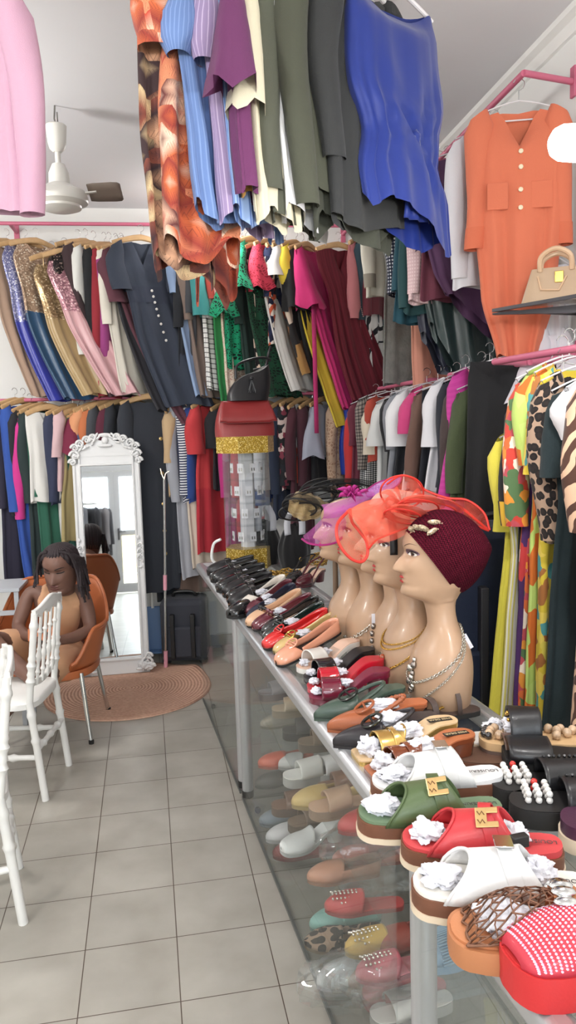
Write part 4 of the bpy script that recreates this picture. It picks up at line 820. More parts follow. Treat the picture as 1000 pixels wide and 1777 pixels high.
pointed('tan pointed slingback with braided strap', (568, 1265), (762, 1208), (158, 88, 54), True)
pointed('black pointed slingback with ring buckle', (578, 1292), (790, 1230), (38, 34, 38), pap=True)
s = mk('dark brown strappy sandal behind the tan slingback', 'strappy_sandal', 'shoe', (702, 1250), (800, 1228), L=.22, W=.08, plat=.012); s.base(SOLEK, leather('darkbrown', (78, 64, 60))); s.arch('strap', leather('darkbrown', (78, 64, 60)), .62, .7, .045); s.arch('ankle_strap', leather('darkbrown', (78, 64, 60)), .3, .36, .06); s.tube('metal_bar', GOLD, [(.4, -.2, .012), (.5, 0, .016), (.6, .2, .012)], .004)
# square slides with printed insoles
def square(label, toe, heel, m, ins, sole, lab, dzh=.058, cross=True):
    s = mk(label, 'square_toe_mule', 'shoe', toe, heel, dzh, out='square', W=.09, plat=.01, hh=.06, L=.26); s.base(sole, ins, insole_k=.97); s.heel(sole)
    s.arch('strap', m, .5, .66, .055, .003, skew=.12); s.arch('strap', m, .62, .8, .05, .003, skew=-.1)
    bx = MB().box((.17*s.L, 0, s.zt(.15)+.004), (.06, .018, .0012)).build('label_patch', M('black_label', (26, 24, 24), .5), s.root)
    text_mesh(lab, .0115, Matrix.Translation((.17*s.L, 0, s.zt(.15)+.005)), M('label_print', (200, 180, 140), .5), bx)
    s.paper(.86, (.03, .032, .026), .02); s.paper(.5, (.045, .03, .022), .03); return s
GOLDL = M('gold_foil_leather', (214, 178, 104), .25, metal=.7)
square('gold foil square toe mule with crossed straps', (616, 1314), (795, 1242), GOLDL, leather('champagne', (210, 180, 140)), GOLDL, 'MISS DEAR')
square('glossy brown square toe mule in front of the gold one', (640, 1344), (816, 1266), patent('cognac', (120, 62, 38)), leather('tan', (176, 104, 66)), patent('cognac', (120, 62, 38)), 'MISS DEAR')
# platform slides
def slide(label, toe, heel, col, ins, buckle=None, lettering='LOUISERIN', strap=True, L=.28, W=.104, side_sole=None):
    s = mk(label, 'platform_slide', 'shoe', toe, heel, .03, out='round', W=W, plat=.04, L=L, group='platform slides on the nearest counter'); m = leather('%d_%d_%d' % col, col, .42); im = leather('f%d_%d_%d' % ins, ins, .55)
    s.slab('welt', WELT, lambda t: 0, lambda t: .011, 1, .004); s.slab('sole', side_sole or SOLEB, lambda t: .011, lambda t: .036, 1, .002, bulge=.02); s.slab('insole', im, lambda t: .034, lambda t: .042+.006*(1-sstep(.0, .3, t)), 1, -.001)
    o = s.arch('upper', m, .24, .83, .068, .004, skew=.15, k=1.05, pw=.72, lift=.006, endh=.052, sk1=-.16)
    s.arch('edge_piping', m, .818, .836, .054, .0055, k=1.06, pw=.72, lift=.006, nt=2, skew=-.16, sk1=-.16)
    if strap:
        q = s.arch('cross_strap', m, .36, .46, .071, .004, k=1.07, pw=.72, lift=.004, endh=.07, skew=.08, sk1=.06)
        if buckle:
            al = pi*(.27); p = V((.46*s.L, s.w(.46)*1.07*cos(al), s.zt(.46)+.072*sin(al)**.72+.003)); nn = V((0.15, cos(al)*1.1, .7)).normalized()
            Mx = Matrix.Translation(p) @ V((0, 0, 1)).rotation_difference(nn).to_matrix().to_4x4() @ Matrix.Rotation(pi/2, 4, 'Z')
            b = MB()
            for c_, d_ in (((0, -.012, 0), (.034, .02, .004)), ((-.012, .006, 0), (.01, .022, .004)), ((.012, .006, 0), (.01, .022, .004))): b.box(c_, d_)
            bo = b.build('buckle', M('brushed_gold', (206, 172, 118), .32, metal=.85), q, bevel=.0012, M=Mx, smooth=False)
            for dx in (-.007, .007): MB().tube([Mx @ V((dx+ax, ay, .003)) for ax, ay in ((.003, -.006), (-.003, -.01), (.003, -.014), (-.003, -.018))], .0011, 6).build('emblem', M('bronze', (120, 80, 50), .4, metal=.5), bo)
        else:
            MB().box(V((.48*s.L, 0, s.zt(.465)+.073)), (.03, .036, .003)).build('buckle', CHROME, q, bevel=.001)
    text_mesh(lettering, .0145, Matrix.Translation((.16*s.L, 0, .0495)), M('insole_print', (70, 66, 66), .6), s.root)
    s.paper(.83, (.038, .036, .018), .012); return s
WHL = (236, 236, 236)
s1 = slide('white platform slide with brown sole behind the green one', (646, 1380), (856, 1336), WHL, WHL)
s2 = slide('olive green platform slide with gold square buckle', (622, 1436), (868, 1392), (80, 98, 62), (106, 128, 100), True)
s3 = slide('red platform slide with gold square buckle', (698, 1478), (976, 1462), (196, 56, 62), (198, 66, 70), True); s3.paper(.3, (.03, .03, .02), .02)
s4 = slide('white platform slide in front of the red one', (716, 1560), (1040, 1530), WHL, (232, 228, 220)); s4.paper(.28, (.03, .03, .024), .026)
MB().box(V((.36*s4.L, -.045, .09)), (.03, .016, .02), Matrix.Rotation(.4, 3, 'Z')).build('size_tag', M('black_label', (26, 24, 24), .5), s4.root, bevel=.002)
# net slipper
s = mk('tan slipper with brown fishnet vamp and silver stones', 'net_slipper', 'shoe', (782, 1638), (1085, 1612), .02, out='round', W=.106, plat=.034, L=.28); tn = leather('tan_foam', (178, 116, 76), .6)
s.slab('sole', tn, lambda t: 0, lambda t: .034, 1, .004, bulge=.05); s.slab('insole', leather('tan_foot', (190, 124, 82), .6), lambda t: .033, lambda t: .037, .9)
b = MB(); NA, NT = 9, 10
def np_(i, j):
    f = i/NT; t = .46+.46*f; al = pi*(.04+.92*j/NA); h = .058*(1-max(0, f-.35)**1.7*1.9); jx = .004*sin(i*7.1+j*3.7)
    return V((t*s.L+jx, s.w(t)*.95*cos(al)+jx*.6, s.zt(t)+h*max(0, sin(al))**.75+.002))
for i in range(NT):
    for j in range(NA):
        o_ = (i % 2)*.5; b.tube([np_(i, j+o_), np_(i+1, j+.5-o_+ (0 if o_ else 0))], .0014, 5, caps=False); b.tube([np_(i, min(NA, j+o_)), np_(i+1, max(0, j-.5+o_*1))], .0014, 5, caps=False)
        if i % 2: b.tube([np_(i, j), np_(i, j+1)], .0012, 5, caps=False)
for j in (0, NA): b.tube([np_(i, j) for i in range(NT+1)], .0022, 6)
b.tube([np_(NT, j) for j in range(NA+1)], .0022, 6)
b.build('net_vamp', leather('brown_cord', (118, 78, 56), .6), s.root, ang=0)
s.arch('vamp_band', leather('tan_foot', (190, 124, 82), .6), .34, .47, .062, .004)
for k in range(6): al = pi*(.2+.12*k); MB().ell((.42*s.L, s.w(.42)*1.05*cos(al), s.zt(.42)+.066*sin(al)**.7+.002), (.018, .011, .007), 12, 8).build('silver_stone', CHROME, s.root)
s.paper(.7, (.055, .042, .022), .016)
# red studded wedge
s = Shoe('red wedge slipper covered with iridescent studs', 'studded_wedge', 'shoe', Pz((884, 1720)), (Pz((884, 1720))[0]+.28, Pz((884, 1720))[1]+.03), 'round', W=.115, plat=.05, L=.28); rs = leather('red_suede', (196, 42, 44), .7)
s.slab('sole', rs, lambda t: 0, lambda t: .05, 1, .003, bulge=.05); s.slab('insole', rs, lambda t: .049, lambda t: .053, .92)
up = s.arch('upper', leather('red_net', (190, 50, 66), .6), .42, .985, lambda t: .044*(1-max(0, (t-.5)/.5)**2)**.8+.003, .003, k=1.0, pw=.75, nt=16); b = MB()
for i in range(21):
    for j in range(24):
        t = .43+.53*i/21; al = pi*(.05+.9*(j+.5*(i % 2))/24); h = .044*(1-max(0, (t-.5)/.5)**2)**.8+.003
        b.ell((t*s.L, s.w(t)*cos(al), s.zt(t)+h*max(.0, sin(al))**.75+.001), (.0026, .0026, .002), 6, 4)
b.build('stud_pattern', PAT('iridescent_studs', 'floral', [(255, 220, 235), (255, 245, 200), (225, 180, 220), (255, 255, 255)], 60, .2, .3), up)
# beaded sandals on the wall side
def beads(s, name, m, cs, r, parent=None, n=8):
    for c_ in cs: MB().ell(V((c_[0]*s.L, c_[1]*s.W, s.zt(c_[0])+c_[2])), (r, r, r*1.05), n, 6).build(name, m, parent or s.root)
WB = M('white_bead', (232, 230, 226), .25, coat=.5); RB = M('red_bead', (196, 40, 34), .25, coat=.5); STN = M('stone_bead', (190, 160, 130), .2, coat=.6, vary=.4, vs=60); DKB = M('dark_bead', (44, 40, 40), .2, coat=.6)
s = mk('natural footbed sandal with stone beads and black strap', 'beaded_sandal', 'shoe', (832, 1308), (1010, 1290), .02, W=.1, plat=.05, L=.27); s.slab('sole', M('taupe_wedge', (104, 84, 76), .6), lambda t: 0, lambda t: .034); s.slab('insole', M('natural_wood', (208, 172, 128), .5, vary=.1), lambda t: .034, lambda t: .052, 1, .001)
s.arch('strap', KL, .5, .76, .07, .005, k=1.06, pw=.6)
for y in (-.9, -.45, 0, .45): MB().ell((.76*s.L, y*s.W*.8, s.zt(.7)+.01+.05*(1-y*y)), (.005,)*3, 8, 6).build('gold_stud', GOLD, s.root)
beads(s, 'stone_bead', STN, [(.9, -.2, .012), (.86, -.5, .012), (.92, .15, .012), (.84, .4, .014), (.4, -.6, .012), (.34, -.3, .014), (.3, -.6, .012), (.26, -.1, .013), (.2, -.5, .012), (.36, .2, .013), (.14, -.2, .012)], .011); beads(s, 'dark_bead', DKB, [(.88, -.75, .01), (.93, -.5, .01), (.95, -.2, .01), (.96, .1, .01), (.93, .35, .01)], .009); s.paper(.7, (.03, .03, .024), .028)
def black_sandal(label, toe, heel, n):
    s = mk(label, 'beaded_sandal', 'shoe', toe, heel, .02, W=.098, plat=.036, L=.27); s.slab('sole', SOLEK, lambda t: 0, lambda t: .036, bulge=.06); s.slab('insole', BLKIN, lambda t: .035, lambda t: .038, .96)
    s.arch('strap', KL, .22, .62, .045, .004); b = MB()
    for k in range(9): b.tube([V(((.24+.04*k)*s.L, -.9*s.W+.01*sin(k*2), s.zt(.3)+.02)), V(((.26+.04*k)*s.L, -.3*s.W, s.zt(.3)+.05))], .003, 5)
    b.build('braid', KL, s.root); beads(s, 'white_bead', WB, [(.72+.075*i, -.8+.34*j, .007+.013*l) for i in range(3) for j in range(4) for l in (0, 1) if not (i == 1 and j == 0)], .0068); beads(s, 'red_bead', RB, [(.795, -.8, .008), (.795, -.8, .021)], .0072); return s
black_sandal('black sandal with white and red beads under the black flap', (852, 1380), (1040, 1352), 0); black_sandal('black beaded sandal nearest the red slide insole', (884, 1412), (1062, 1390), 1)
s = mk('black slide with a wide smooth flap above the beaded sandal', 'wide_strap_slide', 'shoe', (874, 1338), (1010, 1318), .02, out='square', W=.1, plat=.05, L=.26); s.slab('sole', SOLEK, lambda t: 0, lambda t: .05); s.slab('insole', BLKIN, lambda t: .049, lambda t: .053, .95); s.arch('strap', KL, .62, .97, .03, .005, k=1.04, pw=.5)
s = mk('dark brown slipper behind the white slide heel', 'slipper', 'shoe', (792, 1322), (900, 1306), .01, W=.095, plat=.022, L=.26); s.slab('sole', SOLEB, lambda t: 0, lambda t: .022); s.slab('insole', leather('brownfoot', (98, 72, 60)), lambda t: .021, lambda t: .025, .97); s.arch('strap', leather('brownfoot', (98, 72, 60)), .4, .6, .05)
s = mk('white slipper behind the beaded sandal', 'slipper', 'shoe', (812, 1290), (930, 1270), .02, W=.09, plat=.02, L=.25); s.slab('sole', WELT, lambda t: 0, lambda t: .02); s.slab('insole', leather('whitefoot', (226, 224, 220)), lambda t: .019, lambda t: .023, .97); s.arch('strap', leather('whitefoot', (226, 224, 220)), .42, .62, .05); s.paper(.75, (.03, .026, .024), .03)
s = mk('dark purple platform slipper at the right edge', 'slipper', 'shoe', (972, 1452), (1120, 1440), .02, W=.1, plat=.045, L=.27); s.slab('welt', WELT, lambda t: 0, lambda t: .026, 1, .003); s.slab('sole', leather('plumfoot', (72, 40, 62)), lambda t: .026, lambda t: .05); s.arch('strap', leather('mauve', (150, 108, 130)), .7, .82, .05)
# ---------------------------------------------------------------- mannequin heads
HEAD = [  # height, front, back, half width
 (.0, .072, -.085, .112), (.05, .08, -.09, .124), (.1, .08, -.093, .128), (.14, .07, -.09, .124), (.168, .054, -.083, .113), (.19, .04, -.073, .093), (.208, .031, -.063, .08), (.225, .028, -.056, .062), (.25, .03, -.05, .052), (.275, .035, -.048, .049), (.292, .042, -.05, .05),
 (.301, .062, -.054, .053), (.308, .084, -.058, .055), (.316, .097, -.063, .058), (.33, .101, -.074, .063), (.343, .097, -.086, .067), (.36, .098, -.097, .07), (.385, .099, -.107, .073), (.41, .096, -.113, .075), (.43, .09, -.115, .0765), (.45, .094, -.115, .077), (.48, .094, -.109, .0755), (.505, .084, -.097, .068), (.525, .066, -.078, .055), (.54, .042, -.052, .036), (.549, .016, -.026, .018), (.551, .0, -.008, .003)]
HEAD = [((a if a <= .43 else .43+(a-.43)*.79), b, c, d) for a, b, c, d in HEAD]
ZTOP = HEAD[-1][0]
def hsmooth(z, k):
    for i in range(len(HEAD)-1):
        if z <= HEAD[i+1][0]:
            p0, p1, p2, p3 = HEAD[max(0, i-1)], HEAD[i], HEAD[i+1], HEAD[min(len(HEAD)-1, i+2)]; t = (z-p1[0])/(p2[0]-p1[0]); d = p2[0]-p1[0]
            m1 = (p2[k]-p0[k])/(p2[0]-p0[0])*d if i else (p2[k]-p1[k]); m2 = (p3[k]-p1[k])/(p3[0]-p1[0])*d
            return (2*t**3-3*t*t+1)*p1[k]+(t**3-2*t*t+t)*m1+(-2*t**3+3*t*t)*p2[k]+(t**3-t*t)*m2
    return HEAD[-1][k]
def G(x, s): return exp(-(x/s)**2)
def face_off(y, z):
    n = .0
    if .37 < z < .445: f = (z-.37)/.075; n = .027*(sstep(0, .2, f)*(1-sstep(.18, 1, f))); n *= G(y, .0095+.008*(1-min(1, abs(f-.2)*1.5)))
    n += .0065*G(y, .021)*(G(z-.352, .0048)+.95*G(z-.3635, .0045)); n -= .003*G(y, .02)*G(z-.3578, .002)
    n -= .009*(G(y-.031, .015)+G(y+.031, .015))*G(z-.43, .0105); n += .005*(G(y-.04, .018)+G(y+.04, .018))*G(z-.397, .016); n += .004*G(y, .014)*G(z-.32, .01); n += .003*(G(abs(y)-.03, .02))*G(z-.449, .008)
    return n
def surf(z, th, off=0):
    xf, xb, ry = hsmooth(z, 1), hsmooth(z, 2), hsmooth(z, 3); c, s_ = cos(th), sin(th); cx = xf*.25+xb*.4 if z > .3 else (xf+xb)/2
    y = ry*s_; x = cx+(xf-cx)*spow(c, .92 if z > .3 else 1) if c > 0 else cx+(cx-xb)*c
    if c > 0: x += face_off(y, z)*sstep(0, .45, c)
    p = V((x, y, z)); return p if not off else p+V((c, s_*1.1, 0)).normalized()*off
def at_face(y, z, off=.0012):
    ry = hsmooth(z, 3); return surf(z, math.asin(max(-.98, min(.98, y/ry))), off)
def patch(mb, y, z, ry, rz, off, shape=lambda a: 1, tilt=0, n=20, nr=4):
    rows = []
    for i in range(nr+1):
        r = i/nr
        rows.append([at_face(y+r*ry*cos(2*pi*j/n), z+r*rz*sin(2*pi*j/n)*shape(2*pi*j/n)+tilt*r*ry*cos(2*pi*j/n), off) for j in range(n)])
    mb.grid(rows, cu=True); return mb
SKINP = M('mannequin_skin', (180, 147, 120), .36, spec=.45, coat=.12, vary=.03, vs=6); EYEW = M('painted_eye_white', (236, 232, 228), .3); IRIS = M('painted_iris', (92, 62, 44), .3); PUPIL = M('painted_black', (22, 18, 18), .35)
SHADOW = M('painted_eyeshadow', (132, 104, 118), .6); LIP = M('painted_lips', (176, 44, 44), .35); BROW = M('painted_brow', (84, 58, 42), .6); CREASE = M('painted_lid', (88, 62, 72), .5)
ZS = sorted(set([round(x, 4) for x in [i*.014 for i in range(21)]+[.29+i*.0035 for i in range(46)]+[.45+i*.0075 for i in range(9)]+[.516, .521, .524, ZTOP-.0005, ZTOP]]))
def mannequin(y, nose, label, away=6):
    p = atY(nose, 985-(y-2)*70, y); c = V((p.x+.124, y, CH)); t = empty('mannequin_head', c, radians(180-away), label, 'mannequin', None); n = 72
    MB().grid([[surf(z, 2*pi*j/n) for j in range(n)] for z in ZS], cu=True).poly([surf(0, 2*pi*j/n) for j in range(n)][::-1]).build('bust', SKINP, t, ang=0)
    for sd in (-1, 1):
        patch(MB(), sd*.0325, .4335, .021, .0125, .0006, lambda a: 1 if sin(a) > 0 else .55, sd*-.0).build('eye_shadow', SHADOW, t, ang=0)
        patch(MB(), sd*.0325, .437, .019, .0075, .0009).build('eye_lid', CREASE, t, ang=0)
        e = patch(MB(), sd*.032, .4305, .0148, .0066, .0016, lambda a: 1 if sin(a) > 0 else .7).build('eye', EYEW, t, ang=0)
        patch(MB(), sd*.0305, .4312, .0058, .0062, .0022).build('iris', IRIS, e, ang=0); patch(MB(), sd*.0305, .4312, .0028, .003, .0026).build('pupil', PUPIL, e, ang=0)
        MB().tube([at_face(sd*(.0172+.0305*f), .4305+.0068*sin(pi*f)**.8+.003*f, .0022) for f in [i/10 for i in range(11)]], lambda q: .0007+.0009*sin(pi*min(1, q*.8+.1)), 6).build('eyelash', PUPIL, t)
        MB().grid([[at_face(sd*(.016+.036*f), .4515+.009*sin(pi*f*.8)+w*.003*(1-f*.8), .001) for f in [i/14 for i in range(15)]] for w in (-.5, .5)]).build('eyebrow', BROW, t, ang=0)
    lp = patch(MB(), 0, .3638, .0185, .0055, .0012, lambda a: 1-.35*G(cos(a), .18) if sin(a) > 0 else .55); patch(lp, 0, .3522, .0165, .0058, .0012, lambda a: .7 if sin(a) > 0 else 1); lp.build('lips', LIP, t, ang=0)
    return t
def mx(y): return cfront(y)+.385
M5 = mannequin(2.02, 684, 'mannequin head nearest the camera wearing a burgundy knit turban')
M4 = mannequin(2.2, 637, 'mannequin head with black headband beside the turban one'); M3 = mannequin(2.38, 616, 'mannequin head third from the front, half hidden by red netting')
M2 = mannequin(2.54, 577, 'mannequin head seen through the round red veil loop'); M1 = mannequin(2.68, 545, 'farthest mannequin head under the magenta veil')
def inM(t): return Matrix.Translation(t.location) @ Matrix.Rotation(t.rotation_euler.z, 4, 'Z')
# necklaces: rows of links lying on the shoulders
def links(mb, path, r, w, step):
    P = [V(p) for p in path]; acc = 0; out = []; d = 0
    for a, b in zip(P, P[1:]):
        L = (b-a).length; 
        while d < L: out.append((a+(b-a)*(d/L), (b-a).normalized())); d += step
        d -= L
    for k, (p, tg) in enumerate(out):
        u = tg.orthogonal().normalized(); v = tg.cross(u); u, v = (u, v) if k % 2 else (v, u)
        mb.tube([p+tg*(step*.62*cos(q))+u*(r*sin(q)) for q in [2*pi*i/8 for i in range(8)]], w, 5, closed=True)
    return mb
def neck_path(zb, zf, th0=-pi, th1=pi, n=48, off=.004):
    return [surf(zf+(zb-zf)*(.5-.5*cos(th))**.9 if True else 0, th, off) for th in [th0+(th1-th0)*i/n for i in range(n+1)]]
def necklace(t, label, m, specs, beads_=None):
    Mx = inM(t); o = None
    for i, (zb, zf, r, w, st) in enumerate(specs):
        b = links(MB(), neck_path(zb, zf), r, w, st)
        if o is None: o = tag(b.build('necklace', m, M=Mx, ang=0), label, 'necklace')
        else: b.build('strand', m, o, M=Mx, ang=0)
    for (th, z, r, mm) in beads_ or []:
        MB().ell(Mx @ surf(z, th, r*.6), (r, r, r*1.15), 12, 8).build('bead', mm, o)
    return o
SIL = M('silver_chain', (206, 202, 192), .22, metal=1); PEWT = M('pewter_bead', (150, 142, 136), .25, metal=.9); AMB = M('amber_bead', (150, 70, 36), .15, coat=.5)
n5 = necklace(M5, 'silver chain necklace with clustered pendant on the turbaned mannequin', SIL, [(.222, .07, .004, .0013, .007), (.222, .012, .003, .001, .005)], [(.25+.06*sin(k*2.3), .135-.012*k, .007+.002*(k % 3), PEWT if k % 2 else SIL) for k in range(8)])
q = inM(M5) @ surf(.215, pi*.86, .006); MB().box(q+V((.012, -.01, -.03)), (.01, .002, .045), Matrix.Rotation(-.5, 3, 'Y')).build('price_tag', PAPER, n5)
necklace(M4, 'gold chain necklace with amber drop on the headband mannequin', GOLD, [(.222, .13, .003, .001, .005), (.22, .115, .003, .001, .005), (.225, .05, .0035, .0013, .006)], [(.2, .09, .009, AMB), (.24, .05, .008, AMB)])
n3 = necklace(M3, 'silver necklace with pewter beads and white tag on the third mannequin', SIL, [(.225, .03, .004, .0014, .006)], [(.3+.04*k, .14-.022*k, .009-.0005*k, PEWT) for k in range(6)])
MB().box(inM(M3) @ surf(.16, .2, .012), (.011, .002, .036)).build('price_tag', PAPER, n3)
necklace(M2, 'chunky silver link necklace on the mannequin behind the red veil loop', SIL, [(.225, .05, .007, .002, .011)], None)
# turban of the nearest mannequin
KNIT = PAT('burgundy_knit', 'knit', [(46, 8, 20), (98, 20, 40)], 160, .95, sheen=.0, spec=.1)
Mx = inM(M5); rows = []; NT_ = 30
TT = cat_rom([(.084, 0, .488), (.052, 0, .522), (.0, 0, .545), (-.06, 0, .536), (-.106, 0, .505), (-.134, 0, .462), (-.139, 0, .442)], NT_); BT = cat_rom([(-.046, 0, .312), (-.068, 0, .318), (-.092, 0, .335), (-.113, 0, .36), (-.129, 0, .393), (-.138, 0, .425), (-.139, 0, .438)], NT_)
for i in range(NT_+1):
    f = i/NT_; c0 = (TT[i]+BT[i])/2; hv = (TT[i]-BT[i])/2; ky = .081*(1+.12*sin(pi*f))*max(.03, (1-f**3.2))**.55; row = []
    for j in range(120):
        a = 2*pi*j/120; rib = 1+.028*abs(sin(a*10+f*2.5))*min(1, 6*f+.4)*(1-f*.6)+(.02*abs(sin(a*24)) if i == 0 else 0); row.append(c0+hv*(cos(a)*rib)+V((0, ky*sin(a)*rib, 0)))
    rows.append(row)
tb = tag(MB().grid(rows, cu=True, uv=lambda i, j: (j/96*.5, i/28*.2)).build('turban', KNIT, M=Mx, ang=0), 'burgundy knitted turban with a jewelled leaf brooch', 'turban')
b = MB()
for (dx, dy, dz, an, L_) in ((.05, .062, .505, .5, .022), (.03, .07, .497, -.5, .02), (.02, .056, .52, .1, .024), (.066, .046, .506, .5, .016), (.078, .03, .5, .6, .012)):
    c = Mx @ V((dx, dy, dz)); b.ell(c, (L_*.85, .004, .0075), 12, 6, Matrix.Rotation(an, 3, 'Y'))
    for k in range(7): b.ell(c+Matrix.Rotation(an, 3, 'Y') @ V((L_*.8*(k/3-1), -.006, .003*sin(k*2))), (.0024, .0024, .0024), 6, 4)
b.build('brooch', M('rhinestone', (190, 172, 146), .3, metal=.6), tb, ang=0)
t = tag(MB().grid([[surf(z, th, .0025) for z, th in [(.552-.0005-.17*abs(u)**1.6, 0)]] if False else [V((-.012+w+.0*abs(a), .0785*sin(a)*1.02, .43+.1*cos(a))) for a in [-1.75+3.5*j/40 for j in range(41)]] for w in (0, .022)]).build('headband', M('black_band', (24, 24, 26), .5), M=inM(M4) @ Matrix.Translation((.055, 0, -.004)), solid=.003), 'black headband on the mannequin beside the turban', 'headband')
# ---------------------------------------------------------------- fascinators of stiff netting
def net(n, a, b, lo=.38, hi=.85): return PAT(n, 'net', [a, b, (lo*.8, hi)], 330, .55, w=.3)
RN, RN2 = net('coral_netting', (206, 52, 38), (230, 92, 70), .14, .6), net('coral_netting_dense', (212, 64, 46), (226, 88, 66), .42, .9); RT = M('coral_binding', (206, 52, 42), .55)
MN, MT = net('magenta_netting', (166, 48, 138), (190, 84, 164), .2, .62), M('magenta_binding', (158, 40, 110), .5)
KN, KT = net('black_netting', (26, 26, 28), (40, 40, 42), .4, .9), M('black_binding', (24, 24, 26), .5); GN = net('gold_netting', (170, 142, 96), (190, 166, 120), .5, .92)
def sheet(mb, A, B, n=26, m=9, bul=(0, 0, 0), ruf=0):
    A, B = cat_rom(A, n), cat_rom(B, n); bul = V(bul); L = sum((p-q).length for p, q in zip(A, A[1:])); W = (A[n//2]-B[n//2]).length
    mb.grid([[a.lerp(b_, k/m)+bul*sin(pi*k/m)+V((0, ruf*sin(i*1.1+k*.9), ruf*.6*cos(i*.9))) for i, (a, b_) in enumerate(zip(A, B))] for k in range(m+1)], uv=lambda i, j: (j/n*L, i/m*W)); return mb
def loopfan(mb, P, c, n=40, m=7, dep=(0, 0, 0)):
    P = cat_rom(list(P)+[P[0]], n); c = V(c); dep = V(dep); R = max((p-c).length for p in P)
    mb.grid([[c.lerp(p, k/m)+dep*(1-(k/m)**2) for p in P] for k in range(m+1)], uv=lambda i, j: (i/m*R*cos(2*pi*j/n), i/m*R*sin(2*pi*j/n))); return mb
def pts(y0, *ps): return [atY(p[0], p[1], y0+(p[2] if len(p) > 2 else 0)) for p in ps]
Y4 = 2.14
lp = pts(Y4, (608, 884, -.05), (588, 905, -.1), (584, 926, -.14), (592, 950, -.15), (610, 970, -.15), (628, 975, -.14), (638, 962, -.12), (636, 940, -.1), (624, 922, -.08), (611, 905, -.06))
t = tag(loopfan(MB(), lp, atY(608, 930, Y4-.08), dep=(0, .03, .0)).build('fascinator', RN, ang=0), 'big coral red netting fascinator with a round veil loop', 'hat')
b = MB().tube(cat_rom(lp+[lp[0]], 60), .0042, 8); edge2 = pts(Y4, (612, 905, -.07), (620, 922, -.09), (632, 938, -.11), (640, 955, -.12))
up = pts(Y4, (600, 886, -.06), (640, 868, -.03), (672, 864, 0), (700, 868, .02)); dn = pts(Y4, (640, 952, -.12), (654, 937, -.09), (682, 925, -.07), (712, 914, -.06))
sheet(MB(), up, dn, bul=(0, -.03, .012)).build('brim', RN2, t, ang=0); b.tube(cat_rom(dn, 30), .003, 6)
sheet(MB(), pts(Y4, (600, 886, -.06), (606, 900, -.08), (622, 920, -.09), (637, 945, -.11)), pts(Y4, (672, 866, -.02), (680, 890, -.05), (690, 905, -.06), (712, 918, -.06)), bul=(0, -.06, 0)).build('brim', RN, t, ang=0)
T1 = pts(Y4, (672, 840, .1), (697, 825, .14), (722, 833, .14), (738, 850, .12), (776, 864, .1), (811, 868, .08), (840, 890, .05), (850, 920, .02)); B1 = pts(Y4, (668, 880, .02), (690, 888, .0), (712, 890, -.01), (735, 893, -.02), (765, 897, -.03), (795, 902, -.02), (820, 910, 0), (848, 921, .02))
sheet(MB(), T1, B1, bul=(0, .05, .0), ruf=.003).build('brim', RN, t, ang=0); b.tube(cat_rom(T1, 40), .0035, 6); b.tube(cat_rom(B1, 40), .0035, 6)
b.tube(cat_rom(pts(Y4, (776, 865, .1), (800, 880, .05), (822, 898, .02), (846, 918, .02)), 20), .006, 6, flat=.4)
for cxp, cyp, rx, ry, dy, an in ((698, 854, 38, 29, .04, -.2), (742, 886, 52, 15, -.06, .15), (726, 880, 36, 13, -.09, .1), (700, 896, 34, 12, -.1, .3)):
    P = [atY(cxp+rx*cos(a)*cos(an)-ry*sin(a)*sin(an), cyp+ry*sin(a)*cos(an)+rx*cos(a)*sin(an)*.6, Y4+dy+.04*sin(a)) for a in [2*pi*i/14 for i in range(14)]]
    b.tube(cat_rom(P+[P[0]], 44), .0028, 6)
    if cxp != 698: Q = [p+V((.01, -.03, .012)) for p in P]; sheet(MB(), P+[P[0]], Q+[Q[0]], 44, 4, (0, 0, .008)).build('bow_loop', RN2, t, ang=0)
for k in range(9):
    a = k*.7; P = cat_rom([atY(700, 882, Y4-.05), atY(700+26*cos(a), 872+12*sin(a)-8, Y4-.08+.03*sin(a)), atY(700+44*cos(a), 876+20*sin(a)-(12 if k % 2 else 0), Y4-.07)], 10)
    sheet(MB(), P, [p+V((.004, -.004, .014))*sin(pi*i/10) for i, p in enumerate(P)], 10, 2).build('petal', RN2, t, ang=0)
b.build('binding', RT, t)
# magenta
Y1 = 2.6
low = pts(Y1, (524, 935, -.08), (537, 943, -.1), (560, 946, -.11), (584, 941, -.1), (596, 930, -.07)); upp = pts(Y1, (526, 930, -.07), (542, 917, -.06), (560, 900, -.05), (578, 890, -.06), (600, 884, -.06))
t = tag(sheet(MB(), upp, low, bul=(0, -.03, 0)).build('fascinator', MN, ang=0), 'magenta netting fascinator with face veil and flower', 'hat')
MB().tube(cat_rom(low, 24), .004, 6).build('binding', MT, t); b = MB()
sheet(MB(), pts(Y1, (557, 876, -.04), (580, 872, .0), (610, 862, .02), (640, 852, .03)), pts(Y1, (560, 900, -.08), (585, 898, -.09), (612, 886, -.08), (650, 866, -.03)), bul=(0, -.04, .01)).build('brim', net('magenta_dense', (178, 56, 160), (200, 96, 184), .55, .92), t, ang=0)
P = pts(Y1, (634, 852, .0), (655, 838, .03), (680, 830, .05), (696, 828, .05), (690, 842, .0), (665, 856, -.03), (640, 862, -.03))
loopfan(MB(), P, atY(662, 846, Y1)).build('brim', net('orchid_netting', (196, 110, 200), (214, 140, 214), .45, .85), t, ang=0); b.tube(cat_rom(P+[P[0]], 40), .003, 6)
for k in range(14):
    a = k*2.4; r = 8+k*1.5; P = cat_rom([atY(610, 862, Y1-.06), atY(610+r*.7*cos(a), 858+r*.45*sin(a), Y1-.09), atY(610+r*1.25*cos(a), 860+r*.7*sin(a)-3, Y1-.08)], 8)
    sheet(MB(), P, [p+V((.01*cos(k), -.008, .016))*sin(pi*min(1, i/8+.12)) for i, p in enumerate(P)], 8, 2).build('petal', M('magenta_silk', (176, 44, 130), .6), t, ang=0, solid=.001)
